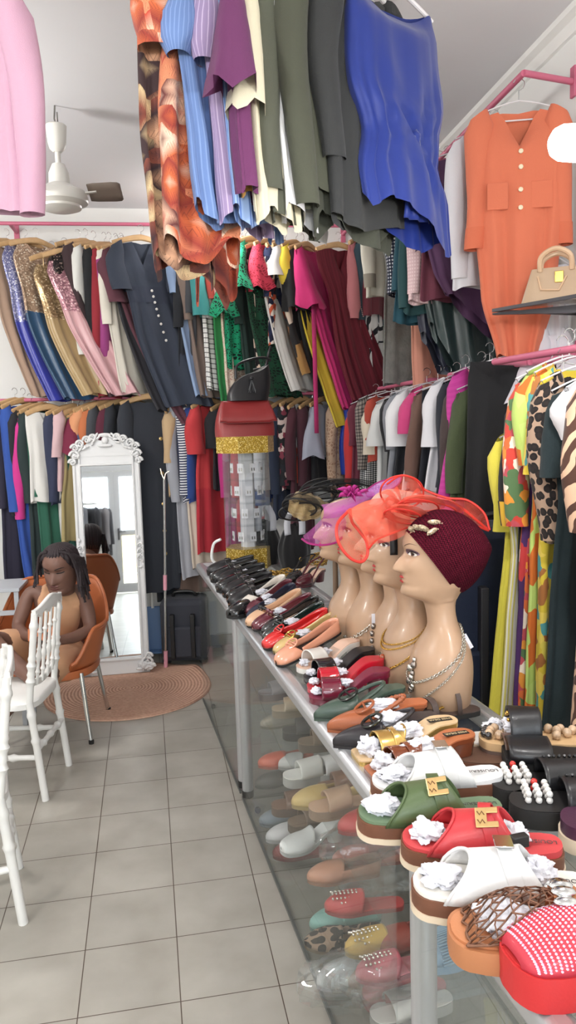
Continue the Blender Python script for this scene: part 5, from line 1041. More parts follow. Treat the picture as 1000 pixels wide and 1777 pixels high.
b.build('binding', MT, t)
# black and gold
Y0 = 2.9
st = tag(MB().lathe([(.07, 0), (.07, .012), (.012, .02), (.01, .26), (.05, .28), (.062, .31), (.05, .345), (0, .36)], 20, Matrix.Translation((mx(Y0)-.04, Y0, CH))).build('hat_stand', M('hat_stand_wood', (120, 96, 76), .5)), 'small turned hat stand under the black and gold hat', 'hat stand')
G0 = pts(Y0, (497, 868, -.05), (520, 853, 0), (545, 858, .03), (560, 872, .02)); G1 = pts(Y0, (500, 888, -.08), (522, 903, -.08), (548, 900, -.05), (575, 888, 0))
t = tag(sheet(MB(), G0, G1, bul=(0, -.05, .02), ruf=.006).build('fascinator', GN, ang=0), 'black and gold looped fascinator left of the magenta one', 'hat'); b = MB()
for cxp, cyp, rx, ry, dy, an in ((522, 888, 38, 15, -.06, -.1), (540, 870, 42, 16, .0, -.25), (520, 880, 30, 14, -.1, .2), (575, 852, 44, 12, .03, -.15), (556, 858, 40, 20, .05, -.1), (608, 848, 38, 9, .06, .02)):
    P = [atY(cxp+rx*cos(a)*cos(an)-ry*sin(a)*sin(an), cyp+ry*sin(a)*cos(an)+rx*cos(a)*sin(an), Y0+dy+.04*sin(a)) for a in [2*pi*i/14 for i in range(14)]]
    MB().tube(cat_rom(P+[P[0]], 40), .0036, 6).build('binding', KT, t); Q = [p+V((.012, -.02, .02)) for p in P]
    sheet(MB(), P+[P[0]], Q+[Q[0]], 40, 3, (0, 0, .008)).build('loop', KN if cyp < 884 or dy > -.08 else GN, t, ang=0)
for k in range(10): a = k*.63; b.tube(cat_rom([atY(590, 856, Y0), atY(590+22*cos(a), 850+8*sin(a), Y0-.03), atY(590+46*cos(a), 852+14*sin(a), Y0)], 8), .002, 5)
b.build('feather', KT, t)
t = tag(sheet(MB(), pts(2.4, (640, 876, -.04), (655, 858, 0), (680, 850, .03), (720, 856, .05)), pts(2.4, (645, 884, -.06), (665, 884, -.07), (695, 880, -.05), (722, 872, 0)), bul=(0, -.03, .01)).build('fascinator', net('peach_netting', (226, 176, 160), (236, 196, 180), .7, .97), ang=0), 'pale peach hat showing behind the coral red fascinator', 'hat')
MB().tube(cat_rom(pts(2.4, (640, 876, -.04), (655, 858, 0), (680, 850, .03), (720, 856, .05)), 20), .003, 6).build('binding', M('peach_binding', (226, 170, 150), .5), t)
# ---------------------------------------------------------------- gold glitter earring stand with bags
GLIT = PAT('gold_glitter', 'glitter', [(168, 132, 40), (206, 172, 70), (255, 236, 160)], 260, .35, .5)
ACR = thin_glass('acrylic', (252, 253, 254), .15, .02)
c = V((cfront(4.25)+.27, 4.3, CH)); t = empty('earring_display_stand', c, radians(12), 'hexagonal clear earring display stand with gold glitter base and cap', 'display stand')
def hexa(r, z0, z1, bev=0, a0=0): return MB().grid([[V((r*cos(pi/3*k+a0), r*sin(pi/3*k+a0), z)) for k in range(6)] for z in (z0, z1)], cu=True, uv=lambda i, j: (j*r, i*(z1-z0))).poly([V((r*cos(-pi/3*k+a0), r*sin(-pi/3*k+a0), z0)) for k in range(6)]).poly([V((r*cos(pi/3*k+a0), r*sin(pi/3*k+a0), z1)) for k in range(6)])
hexa(.135, 0, .115).build('base', GLIT, t, smooth=False); hexa(.168, .645, .735).build('cap', GLIT, t, smooth=False)
hexa(.045, .115, .645).build('core', M('white_card_core', (226, 224, 226), .5), t, smooth=False)
for k in range(6):
    a = pi/3*(k+.5); MB().box(V((.118*cos(a), .118*sin(a), .38)), (.004, .125, .53), Matrix.Rotation(a, 3, 'Z')).build('clear_panel', ACR, t, smooth=False)
for z in (.24, .365, .49, .6): hexa(.125, z, z+.005).build('clear_disc', ACR, t, smooth=False)
MB().tube(cat_rom([c+V((-.15, -.02, .01)), c+V((-.21, -.02, .05)), c+V((-.2, -.03, .14)), c+V((-.16, -.05, .17))], 16), .008, 8).build('white_tube', WHITE); bpy.data.objects['white_tube'].name = 'desk_lamp_neck'
tag(bpy.data.objects['desk_lamp_neck'], 'thin white bent tube at the left of the gold base', 'lamp'); MB().ell(c+V((-.15, -.02, .018)), (.035, .03, .018), 14, 8).build('lamp_foot', WHITE, bpy.data.objects['desk_lamp_neck'])
CARD = M('white_card', (228, 226, 228), .5)
for lv, z in enumerate((.15, .28, .405, .53)):
    for k in range(8):
        a = 2*pi*k/8+lv*.3
        if sin(a+radians(12)) > .5: continue
        o = MB().box((0, 0, 0), (.036, .003, .052)).box((-.007, -.003, -.006), (.005, .004, .016), mi=1).box((.007, -.003, -.006), (.005, .004, .016), mi=1).build('earring_card', [CARD, SIL], smooth=False)
        o.location = c+V((.088*cos(a+.21), .088*sin(a+.21), z+.03)); o.rotation_euler = (0, 0, a+.21+pi/2); tag(o, 'small white card of earrings inside the clear display stand', 'earring card', 'earring cards in the display stand')
# handbags on top
RL = leather('brick_red', (142, 46, 46), .42); zt = CH+.735
t = empty('handbag', c+V((0, 0, .735)), radians(10), 'brick red leather flap bag on the gold glitter cap', 'bag')
rows = []
for i in range(11):
    f = i/10; w = .165-.035*f**1.5+.008*sin(pi*f); d = .075*(1-.75*f)+.008*sin(pi*f)
    rows.append([V((w*spow(cos(a), .45), d*spow(sin(a), .6), .19*f)) for a in [2*pi*j/48 for j in range(48)]])
MB().grid(rows, cu=True).poly(rows[0][::-1]).poly(rows[-1]).build('body', RL, t, ang=50)
fl = [[V((x*(.132+.03*f), -.03-.055*sin(f*1.6)-.004, .193-.1*f-.02*f*(1-x*x*.0)*(1 if abs(x) < .8 else .6))) for x in [k/12-1 for k in range(25)]] for f in [i/8 for i in range(9)]]
MB().grid([[V((x*.132, .02, .194)) for x in [k/12-1 for k in range(25)]]]+fl).build('flap', RL, t, solid=.004, ang=0); MB().tube([p+V((0, -.004, 0)) for p in fl[-1]], .003, 6).build('edge_stitching', leather('brick_dark', (110, 34, 36)), t)
t = empty('handbag', c+V((.02, 0, .93)), radians(14), 'black handbag with stiff handle on top of the red bag', 'bag')
rows = []
for i in range(11):
    f = i/10; rows.append([V((.115*(1-.12*f+.12*sin(pi*f))*spow(cos(a), .6)+.03*f, .06*(1-.55*f)*spow(sin(a), .7), .15*f+.05*f*cos(a))) for a in [2*pi*j/40 for j in range(40)]])
MB().grid(rows, cu=True).poly(rows[0][::-1]).poly(rows[-1]).build('body', KL, t, ang=50)
MB().tube(cat_rom([(-.07, -.02, .12), (-.06, -.02, .19), (.02, -.02, .225), (.1, -.02, .235), (.14, -.02, .22)], 24), .007, 8).tube(cat_rom([(.05, .02, .17), (.12, .02, .19), (.135, .0, .26), (.15, 0, .3)], 20), .0075, 8).build('handle', KL, t)
b = MB(); b.ell((.01, -.055, .12), (.012, .01, .012), 10, 6)
for k in range(9): b.tube([(.01, -.055, .115), (.01+.02*cos(k*.7), -.06-.006*sin(k), .05+.01*sin(k*3))], .0028, 5)
b.build('tassel', KL, t)
# drawstring bags and gold belts on the counter
VEL = cloth('black_velvet', (22, 21, 23), .9, sheen=.5); STRAPM = cloth('grey_ribbon', (186, 186, 192))
def pouch(label, x, y, h, r, sd):
    o = empty('drawstring_bag', (x, y, CH), 0, label, 'bag', 'black drawstring bags by the display stand'); rows = []
    for i in range(19):
        f = i/18; rr = r*(.92+.35*sin(pi*min(1, f*1.15)*.8)-.62*f**2.2)
        rows.append([V((rr*(1+.07*sin(9*a+sd)*(.3+f))*cos(a), rr*.75*(1+.07*sin(9*a+sd+1)*(.3+f))*sin(a), h*f+.008*sin(4*a+sd)*f)) for a in [2*pi*j/48 for j in range(48)]])
    MB().grid(rows, cu=True).poly(rows[0][::-1]).build('body', VEL, o, ang=0); MB().tube([V((r*.5*cos(a), r*.42*sin(a), h*.86)) for a in [2*pi*j/20 for j in range(20)]], .006, 6, closed=True).build('drawstring', KL, o)
    b = MB()
    for s_ in (-1, 1): P = cat_rom([(s_*.04, -.04, h*.78), (s_*.04, -.035, h*1.1), (s_*.012, -.03, h*1.36)], 12); b.grid([[p+V((-.018, -.01, 0)) for p in P], [p+V((.018, -.01, .004)) for p in P]])
    b.build('ribbon_handle', STRAPM, o, solid=.002); return o
p1, p2 = atZ(472, 983, CH), atZ(497, 986, CH); pouch('black drawstring bag with grey ribbon, next to the gold base', p1.x-.02, p1.y+.1, .25, .075, 1); pouch('second black drawstring bag beside the black and gold hat', p2.x+.05, p2.y+.02, .24, .078, 3)
GB = M('gold_link_belt', (196, 158, 84), .3, metal=.9)
for k, (px, py, dx) in enumerate(((500, 990, 0), (540, 975, .03), (556, 962, .05), (470, 1000, 0))):
    q = atZ(px, py, CH+.02); P = [q+V((.08*cos(a)*(1+.2*sin(3*a)), .05*sin(a), -.01+.008*k*0+.006*sin(5*a))) for a in [4*pi*i/60 for i in range(61)]]
    tag(links(MB(), P, .012, .0035, .016).build('chain_belt', GB, ang=0), ['gold chain belt coiled in front of the drawstring bags', 'gold chain belt coiled beside the black hat', 'gold chain belt coiled behind the black slingback', 'gold chain belt coiled beside the black loafers'][k], 'belt')
# ---------------------------------------------------------------- corner shelf, bags, bulb on the right
t = empty('corner_shelf', (0, 0, 0), 0, 'triangular glass shelf with dark bracket on the right wall', 'shelf')
tipp = atX(856, 541, 1.2); z0 = tipp.z; A_, B_ = V((XR, tipp.y+.12, z0)), V((XR, 1.95, z0))
b = MB(); up_ = V((0, 0, .008)); b.poly([tipp+up_, A_+up_, B_+up_][::-1]).poly([tipp, A_, B_]); b.grid([[tipp, A_, B_], [tipp+up_, A_+up_, B_+up_]], cu=True); b.build('glass_plate', GLASS, t, smooth=False)
DK = M('dark_bracket', (62, 60, 64), .45, metal=.4)
MB().bar(tipp+V((0, 0, .004)), B_+V((0, 0, .004)), .012, .012).bar(tipp+V((0, 0, .004)), A_+V((0, 0, .004)), .008, .01).build('edge_strip', DK, t, smooth=False)
rows = [[tipp+V((.0, 0, -.006)), tipp+V((0, 0, -.012))], [V((XR, 2.45, z0-.006)), V((XR, 2.45, z0-.05))]]
MB().grid(rows).build('bracket', DK, t, solid=.02, smooth=False)
BEI = leather('beige_patent', (186, 160, 134), .22)
def tote(label, cpos, rz, m, w, d, h, hm):
    o = empty('handbag', cpos, rz, label, 'bag'); rows = []
    for i in range(9):
        f = i/8; rows.append([V((w*(1-.3*f)*spow(cos(a), .4), d*(1-.55*f)*spow(sin(a), .5), h*f)) for a in [2*pi*j/40 for j in range(40)]])
    MB().grid(rows, cu=True).poly(rows[0][::-1]).poly(rows[-1]).build('body', m, o, ang=50)
    for sd in (-1, 1): MB().tube(cat_rom([(-w*.45, sd*d*.5, h*.9), (-w*.4, sd*(d*.5+.015), h*1.3), (0, sd*(d*.5+.02), h*1.5), (w*.4, sd*(d*.5+.015), h*1.3), (w*.45, sd*d*.5, h*.9)], 24), .009, 8).build('handle', hm, o)
    MB().tube([V((x, -d*(1-.55*z/h)*1.0-.004, z)) for x, z in ((-w*.5, h*.75), (-w*.4, h*.35), (w*.1, h*.3), (w*.3, h*.7))], .004, 6).build('piping', hm, o)
    MB().box((w*.1, -d*.7, h*.7), (.03, .006, .04)).build('clasp', GOLD, o, bevel=.002); return o
q = atY(915, 519, tipp.y-.12); bz = z0+.01
tote('beige patent handbag with two handles on the corner shelf', (q.x+.1, q.y-.02, bz), radians(-30), BEI, .12, .055, .12, leather('tan_handle', (206, 172, 140)))
tote('lilac handbag behind the beige one on the corner shelf', (q.x+.22, q.y-.22, bz), radians(-30), leather('lilac', (176, 162, 182), .4), .1, .05, .13, leather('lilac2', (190, 176, 196), .4))
q = atX(985, 248, .78); t = empty('light_bulb', q, 0, 'glowing white bulb lamp at the right edge of the picture', 'lamp')
BUL = M('bulb_glow', (255, 255, 255), .4, emis=(255, 252, 248), es=14)
MB().lathe([(.0, -.035), (.014, -.034), (.026, -.026), (.033, -.012), (.034, .004), (.034, .07), (.024, .085)], 24, Matrix.Rotation(pi/2, 4, 'Y')).build('bulb', BUL, t)
MB().lathe([(.024, .083), (.026, .12), (.02, .135)], 20, Matrix.Rotation(pi/2, 4, 'Y')).build('lamp_socket', WHITE, t); MB().tube([(.13, 0, 0), (XR-q.x, 0, 0)], .01, 8).build('lamp_arm', WHITE, t)
q2 = atY(386, 402, 5.35); t = empty('light_bulb', q2, 0, 'small glowing bulb lamp above the back rail', 'lamp')
MB().ell((0, 0, 0), (.05, .05, .05), 18, 12).build('bulb', BUL, t); MB().lathe([(.02, .045), (.024, .09)], 14).build('lamp_socket', WHITE, t); MB().tube([(0, 0, .08), (0, 0, .12), (0, YB-q2.y, .12)], .008, 8).build('lamp_arm', WHITE, t)
# ---------------------------------------------------------------- cases stored behind and under the counter
NAVY = cloth('navy_nylon', (34, 42, 62), .7)
def case(label, loc, rz, dim, m, trimm):
    o = empty('suitcase', loc, rz, label, 'suitcase'); w, d, h = dim
    MB().box((0, 0, h/2+.03), (w, d, h)).build('body', m, o, bevel=.04); MB().box((0, -d/2-.012, h*.4), (w*.8, .03, h*.5)).build('front_pocket', m, o, bevel=.015)
    for x in (-w*.22, w*.22): MB().box((x, -d/2-.02, h*.5), (.03, .05, h*.7)).build('webbing_strap', trimm, o, bevel=.004)
    MB().tube(cat_rom([(-.08, 0, h+.02), (-.06, 0, h+.06), (.06, 0, h+.06), (.08, 0, h+.02)], 14), .012, 8).build('handle', trimm, o)
    for x in (-w*.4, w*.4): MB().lathe([(0, -.012), (.03, -.012), (.03, .012), (0, .012)], 14, Matrix.Translation((x, -d*.3, .03)) @ Matrix.Rotation(pi/2, 4, 'X')).build('wheel', BLACKP, o)
    return o
q = atY(850, 1000, 2.75); case('tall navy blue suitcase standing behind the turbaned mannequin', (q.x+.06, 2.8, 0), radians(-6), (.5, .28, 1.22), NAVY, M('dark_trim', (40, 40, 46), .6))
q = atZ(318, 1162, 0); case('dark grey wheeled travel bag on the floor beside the counter', (q.x+.03, q.y+.2, 0), radians(-8), (.32, .26, .44), cloth('charcoal_nylon', (60, 62, 70), .75), BLACKP)
rows = []
for i in range(13):
    f = i/12; rows.append([V((.17*(1-.55*f)*(1+.08*sin(5*a+f*4))*cos(a), .13*(1-.5*f)*(1+.08*sin(4*a))*sin(a), .3*f-.02*sin(3*a)*f)) for a in [2*pi*j/40 for j in range(40)]])
tag(MB().grid(rows, cu=True).poly(rows[-1]).build('sack', cloth('brown_sack', (92, 76, 68), .9), loc=(q.x+.14, q.y+.3, .5), ang=0), 'brown cloth sack slumped on the dark grey travel bag', 'sack')
BL = M('blue_plastic', (92, 128, 178), .4)
q = atY(262, 1118, 5.45); t = empty('dustpan', (q.x+.02, 5.6, 0), 0, 'blue upright dustpan leaning behind the mirror foot', 'dustpan'); MB().box((0, 0, .2), (.13, .02, .32), Matrix.Rotation(-.1, 3, 'X')).box((0, -.05, .04), (.13, .1, .015)).build('pan', BL, t, bevel=.006); MB().tube([(0, 0, .35), (0, .03, .6)], .01, 8).build('handle', WHITE, t)
q = atZ(350, 1012, 0)
# reaching pole
a_, b_ = atZ(288, 1158, 0.01), atY(285, 832, 5.2); ax = (b_-a_)
t = tag(MB().tube([a_, b_], .009, 10).build('reaching_pole', CHROME), 'chrome garment pole with pink grips leaning right of the mirror', 'pole')
for f0, f1, r in ((0, .09, .014), (.42, .5, .013)): MB().tube([a_+ax*f0, a_+ax*f1], r, 12).build('pink_grip', M('pink_grip', (226, 160, 176), .45), t)
hk = MB().tube(cat_rom([b_, b_+V((.012, 0, .04)), b_+V((.035, 0, .055))], 10), .005, 6).tube(cat_rom([b_, b_+V((-.012, 0, .03)), b_+V((-.022, 0, .075))], 10), .005, 6).build('fork_tip', CHROME, t)
# ---------------------------------------------------------------- round woven rug
def rug_mat():
    m, nt, b = _new('woven_straw'); N = nt.nodes.new; L = nt.links; tc = N('ShaderNodeTexCoord')
    wv = N('ShaderNodeTexWave'); wv.wave_type = 'RINGS'; wv.rings_direction = 'Z'; wv.inputs['Scale'].default_value = 15; wv.inputs['Distortion'].default_value = .6; L.new(tc.outputs['Object'], wv.inputs['Vector'])
    n = N('ShaderNodeTexNoise'); n.inputs['Scale'].default_value = 60; L.new(tc.outputs['Object'], n.inputs['Vector'])
    f = math_(nt, 'ADD', math_(nt, 'MULTIPLY', wv.outputs['Fac'], .5), math_(nt, 'MULTIPLY', n.outputs['Fac'], .6)); r = ramp(nt, [(.2, (158, 118, 100)), (.55, (196, 154, 132)), (.95, (220, 184, 160))], False); L.new(f, r.inputs[0]); L.new(r.outputs[0], b.inputs['Base Color']); b.inputs['Roughness'].default_value = .9
    bp = N('ShaderNodeBump'); bp.inputs['Strength'].default_value = .7; bp.inputs['Distance'].default_value = .006; L.new(f, bp.inputs['Height']); L.new(bp.outputs[0], b.inputs['Normal']); return m
b = MB(); rows = []
for i in range(13):
    r = .53*i/12; rows.append([V((r*.98*cos(a), r*sin(a), .012+(.035*exp(-((a-.55)/.22)**2)*(i/12)**6))) for a in [2*pi*j/96 for j in range(96)]])
rows.append([V((p.x*1.008, p.y*1.008, .002)) for p in rows[-1]]); b.grid(rows, cu=True, flip=True)
q = atZ(232, 1196, 0); tag(b.build('rug', rug_mat(), loc=(-.36, 4.86, 0), ang=0), 'round woven straw rug in front of the mirror', 'rug')
# ---------------------------------------------------------------- ornate white standing mirror
MIR = M('mirror_silver', (236, 240, 240), .02, metal=1); FRM = M('ivory_frame', (226, 226, 226), .45)
q0, q1 = atZ(166, 1160, 0), atZ(254, 1158, 0); t = empty('standing_mirror', (-.455, 5.17, .012), radians(2), 'tall standing mirror with an ornate white carved frame', 'mirror'); LEAN = Matrix.Rotation(radians(-4.0), 4, 'X'); MW, MH = .44, 1.52
fb = MB(); fw_ = .055
for x in (-MW/2+fw_/2, MW/2-fw_/2): fb.box(V((x, 0, MH/2)), (fw_, .035, MH))
for x in (-MW/2+.012, MW/2-.012, -MW/2+fw_-.008, MW/2-fw_+.008): fb.box(V((x, -.022, MH/2)), (.014, .012, MH-.02))
fb.box(V((0, 0, .055)), (MW, .035, .11)); fb.box(V((0, 0, MH-.05)), (MW, .035, .1)); fb.box(V((0, -.022, .1)), (MW-.1, .012, .014)); fb.box(V((0, -.022, MH-.105)), (MW-.1, .012, .014))
fb.build('frame', FRM, t, bevel=.004, M=LEAN, smooth=False)
MB().box((0, .006, MH/2+.003), (MW-.1, .006, MH-.2)).build('mirror_glass', MIR, t, M=LEAN, smooth=False); MB().box((0, .022, MH/2), (MW-.02, .006, MH-.02)).build('backboard', WOOD, t, M=LEAN, smooth=False)
b = MB()  # carved crest: arch board, scrolls and leaves
arch_ = [V((x*MW/2*1.04, 0, MH-.04+.11*(1-abs(x)**2.2)**.8+.015*sin(x*14))) for x in [k/16-1 for k in range(33)]]
b.grid([[V((p.x, -.02, MH-.05)) for p in arch_], [p+V((0, -.02, 0)) for p in arch_], [p+V((0, .015, 0)) for p in arch_], [V((p.x, .015, MH-.05)) for p in arch_]])
b.build('crest_board', FRM, t, M=LEAN)
b = MB(); rr = random.Random(5)
def scroll(cx, cz, r, turns, sd, th=.0095):
    b.tube([V((cx+sd*r*(1-k/26*.85)*cos(k*.36*turns), -.03-.004*sin(k), cz+r*(1-k/26*.85)*sin(k*.36*turns))) for k in range(27)], lambda q: th*(1-.5*q), 6)
top_b = b
for sd in (-1, 1):
    b = top_b
    for x, z, r in ((.2, -.04, .032), (.195, .01, .026), (.16, .035, .026), (.115, .06, .026), (.075, .075, .022), (.215, -.085, .024)): scroll(sd*x, MH+z, r, 1, sd)
    for k in range(14): a = rr.uniform(-.6, .9); b.ell(V((sd*(.04+.0135*k), -.034, MH+.075-.004*k-.0006*k*k+.02*sin(k*1.7))), (.02, .007, .008), 8, 6, Matrix.Rotation(sd*(a+.5), 3, 'Y'))
    b = MB()
    for zc in (.82, .86, .78): scroll(sd*(MW/2-fw_/2), zc, .024, 1, sd, .005)
    for k in range(6): b.ell(V((sd*(MW/2-fw_/2)+.012*sin(k*2), -.028, .72+.04*k)), (.016, .006, .009), 8, 6, Matrix.Rotation(k*.9, 3, 'Y'))
    b.build('side_ornament', FRM, t, M=LEAN, ang=0); b = MB()
    for x, z, r in ((.2, .07, .04), (.225, .04, .03), (.17, .05, .028), (.215, .11, .026)): scroll(sd*x, z, r, 1, sd)
    for k in range(10): b.ell(V((sd*(.15+.01*k), -.034, .03+.03*abs(sin(k*1.3)))), (.022, .009, .01), 8, 6, Matrix.Rotation(sd*(k*.5), 3, 'Y'))
    b.build('foot_ornament', FRM, t, M=LEAN, ang=0)
b = top_b
b.ell(V((0, -.032, MH+.055)), (.022, .012, .024), 12, 8); b.ell(V((0, -.03, MH+.09)), (.045, .01, .014), 12, 6); b.ell(V((0, -.03, MH+.02)), (.05, .01, .012), 12, 6)
b.build('carved_ornament', FRM, t, M=LEAN, ang=0)
# ---------------------------------------------------------------- ceiling fan
q = atZ(95, 183, ZC); hub = atY(108, 338, q.y); t = empty('ceiling_fan', (q.x, q.y, ZC), 0, 'white ceiling fan with three brown grey blades', 'fan'); dz = hub.z-ZC
FANW = M('fan_enamel', (214, 212, 206), .35)
MB().tube([(0, 0, 0), (-.006, 0, -.06), (0, 0, -.1)], .004, 6).tube([(.008, 0, -.03), (.01, 0, -.12)], .003, 6).build('suspension_hook', M('steel_wire', (120, 118, 114), .4, metal=.7), t)
MB().lathe([(.02, -.215), (.036, -.2), (.044, -.17), (.05, -.095), (.046, -.09), (0, -.09)], 24).build('canopy', FANW, t)
MB().lathe([(.0135, -.2), (.0135, dz+.09)], 14).build('down_rod', FANW, t)
MB().lathe([(.03, dz+.14), (.048, dz+.1), (.05, dz+.05), (.085, dz+.03), (.125, dz+.01), (.135, dz-.02), (.13, dz-.04), (.1, dz-.055), (.098, dz-.065), (.07, dz-.075), (0, dz-.078)], 32).build('motor_housing', FANW, t)
for k, a in enumerate((-.15, 1.94, 4.04)):
    Rm = Matrix.Rotation(a, 4, 'Z'); MB().grid([[Rm @ V((r, y*w, dz+.005-.026*y)) for y in (-1, -.3, .3, 1)] for r, w in ((.14, .042), (.17, .052), (.26, .06), (.29, .054), (.3, .036))]).build('blade', M('fan_blade', (120, 106, 96), .5), t, solid=.006, ang=0)
    MB().bar(Rm @ V((.1, 0, dz)), Rm @ V((.18, 0, dz+.006)), .035, .006).build('blade_arm', FANW, t)
# ---------------------------------------------------------------- white banquet chairs, orange tub chair, steel table
CHW = M('white_resin', (232, 231, 228), .35)
def turned(a, b_, r, knobs, mb):
    a, b_ = V(a), V(b_); n = 40; prof = []
    for i in range(n+1):
        f = i/n; k = 1
        for kf, kr, kw in knobs: k = max(k, 1+(kr-1)*exp(-((f-kf)/kw)**2))
        prof.append(r*k)
    mb.tube([a.lerp(b_, i/n) for i in range(n+1)], prof, 12); return mb
def chair(label, loc, rz):
    t = empty('banquet_chair', loc, rz, label, 'chair', 'white banquet chairs'); w = .175; KN_ = [(.2, 1.5, .02), (.26, 1.3, .015), (.72, 1.5, .02), (.78, 1.3, .015)]
    for s_ in (-1, 1):
        turned((-.045, s_*(w+.005), 0), (0, s_*w, .45), .0165, [(.62, 1.35, .02), (.88, 1.3, .03)], MB()).build('rear_leg', CHW, t)
        turned((0, s_*w, .45), (-.05, s_*w, .86), .0155, [(.25, 1.5, .025), (.33, 1.3, .015), (.42, 1.5, .025), (.5, 1.25, .015), (.86, 1.4, .03)], MB()).build('back_post', CHW, t)
        turned((.36, s_*(w+.01), 0), (.35, s_*w, .43), .0165, [(.6, 1.35, .02), (.88, 1.3, .03)], MB()).build('front_leg', CHW, t)
        turned((-.025, s_*w, .2), (.355, s_*w, .2), .0125, [(.3, 1.5, .03), (.7, 1.5, .03)], MB()).build('stretcher', CHW, t)
    for x in (-.025, .355): turned((x, -w, .24), (x, w, .24), .0125, [(.2, 1.5, .03), (.5, 1.4, .04), (.8, 1.5, .03)], MB()).build('stretcher', CHW, t)
    rows = []
    for i, (k, z) in enumerate(((.94, .42), (1, .425), (1, .45), (.96, .457), (.5, .459), (.02, .459))): rows.append([V((.17+.2*k*spow(cos(a), .45), .2*k*spow(sin(a), .45), z)) for a in [2*pi*j/48 for j in range(48)]])
    MB().grid(rows, cu=True).poly(rows[0][::-1]).build('seat', CHW, t, ang=50)
    b = MB(); rows = []
    for i in range(25):
        u = i/12-1; x0 = -.05-.018*(1-u*u); h = .055+.018*cos(u*pi)-.012*abs(u); zb = .835+.02*abs(cos(u*2*pi))*(1 if abs(u) < .98 else 0)
        rows.append([V((x0-.011, u*(w+.012), zb)), V((x0+.011, u*(w+.012), zb)), V((x0+.009, u*(w+.012), .86+h*.7)), V((x0-.009, u*(w+.012), .86+h*.7))])
    b.grid(rows, cu=True).poly(rows[0]).poly(rows[-1]).build('top_rail', CHW, t, bevel=.005)
    b = MB(); rows = []
    for i in range(17):
        u = i/8-1; zz = .55-.035*(1-u*u); rows.append([V((-.012-.003, u*w, zz-.016)), V((-.012+.014, u*w, zz-.016)), V((-.012+.014, u*w, zz+.016)), V((-.012-.003, u*w, zz+.016))])
    b.grid(rows, cu=True).build('lower_rail', CHW, t, bevel=.004)
    for y in (-.105, -.035, .035, .105): turned((-.015, y, .53-.02*(1-(y/w)**2)), (-.055, y, .84), .0075, [(.18, 1.7, .02), (.4, 1.8, .06), (.5, 1.5, .02), (.75, 1.7, .02)], MB()).build('spindle', CHW, t)
    return t
ch1 = chair('white banquet chair with turned spindles in front of the seated woman', (-.665, 3.62, 0), radians(180-9)); ch2 = chair('white banquet chair cut off by the left edge, nearest the camera', (-.665, 2.71, 0), radians(180+13))
ORG = M('orange_resin', (186, 106, 64), .38, spec=.5)
t = empty('tub_chair', (-.72, 4.3, 0), radians(-6), 'orange plastic tub chair with chrome legs holding the seated woman', 'chair')
rows = []; NA = 61
for i in range(11):
    f = i/10; row = []
    for j in range(NA):
        a = radians(-148+296*j/(NA-1)); # 0 = rear
        top = .44+.42*sstep(-.35, .75, cos(a)) -.02 if abs(a) < radians(100) else .46+.16*sstep(-1, -.1, cos(a))
        top = .43+.17*sstep(radians(148), radians(115), abs(a))+.21*sstep(radians(85), radians(35), abs(a))
        rr = .235+.055*f+.03*f*max(0, cos(a)); row.append(V((rr*sin(a)*1.02, rr*cos(a)*.98, .385+(top-.385)*f)))
    rows.append(row)
MB().grid(rows).build('shell', ORG, t, solid=.012, ang=0); MB().tube(rows[-1], .011, 8).build('rim', ORG, t)
sr = []
for k, z in ((1.03, .345), (1.05, .36), (1.03, .385), (.9, .383), (.5, .375), (.02, .372)): sr.append([V((.235*k*spow(sin(a), .8), .235*k*spow(cos(a), .8), z)) for a in [2*pi*j/48 for j in range(48)]])
MB().grid(sr, cu=True, flip=True).build('seat', ORG, t, ang=50)
for sx in (-1, 1):
    for sy in (-1, 1):
        l = MB().tube([(sx*.19, sy*.18, .37), (sx*.235, sy*.235, .012)], .0125, 12).build('leg', CHROME, t); MB().lathe([(.014, 0), (.015, .02), (.012, .022)], 12, Matrix.Translation((sx*.2365, sy*.237, 0))).build('foot_cap', BLACKP, l)
STL = M('grey_steel_paint', (176, 180, 186), .4); q = atY(36, 1014, 4.4); t = empty('steel_table', (q.x-.42, 4.45, 0), 0, 'grey steel frame table at the left edge behind the orange chair', 'table')
hz = q.z; MB().box((0, 0, hz-.012), (.86, .3, .02)).build('table_top', STL, t, bevel=.003)
for x in (-.41, .41):
    for y in (-.13, .13): MB().box((x, y, (hz-.02)/2), (.025, .025, hz-.02)).build('leg', STL, t, bevel=.002)
MB().box((0, -.13, hz-.14), (.8, .02, .025)).build('rail', STL, t, bevel=.002)
# ---------------------------------------------------------------- things only the mirror shows: a round rack and a hat
t = tag(MB().tube([V((-1.02+.3*cos(a), -1.7+.3*sin(a), 1.5)) for a in [2*pi*i/32 for i in range(32)]], .012, 8, closed=True).tube([(-1.02, -1.7, .02), (-1.02, -1.7, 1.5)], .018, 10).bar((-1.32, -1.7, 1.5), (-.72, -1.7, 1.5), .015, .015).bar((-1.32, -1.7, .02), (-.72, -1.7, .02), .03, .03).bar((-1.02, -2, .02), (-1.02, -1.4, .02), .03, .03).build('round_rack', CHROME), 'round chrome clothes rack seen in the mirror', 'clothes rack')
for k in range(14):
    a = 2*pi*k/14; cc = ((58, 58, 66), (120, 118, 124), (40, 40, 46), (90, 92, 100), (170, 168, 172), (60, 50, 58), (74, 84, 100))[k % 7]
    gg = Garment((-1.02+.3*cos(a), -1.7+.3*sin(a), 1.44), a, .18, .75+.1*(k % 3), 'top', seed=300+k); o = gg.body('jacket', cl(*cc)); [gg.sleeve(s_, 'ls', .55, cl(*cc), o) for s_ in (-1, 1)]
    tag(o, 'grey or black garment on the round rack in the mirror', 'jacket', 'clothes on the round rack')
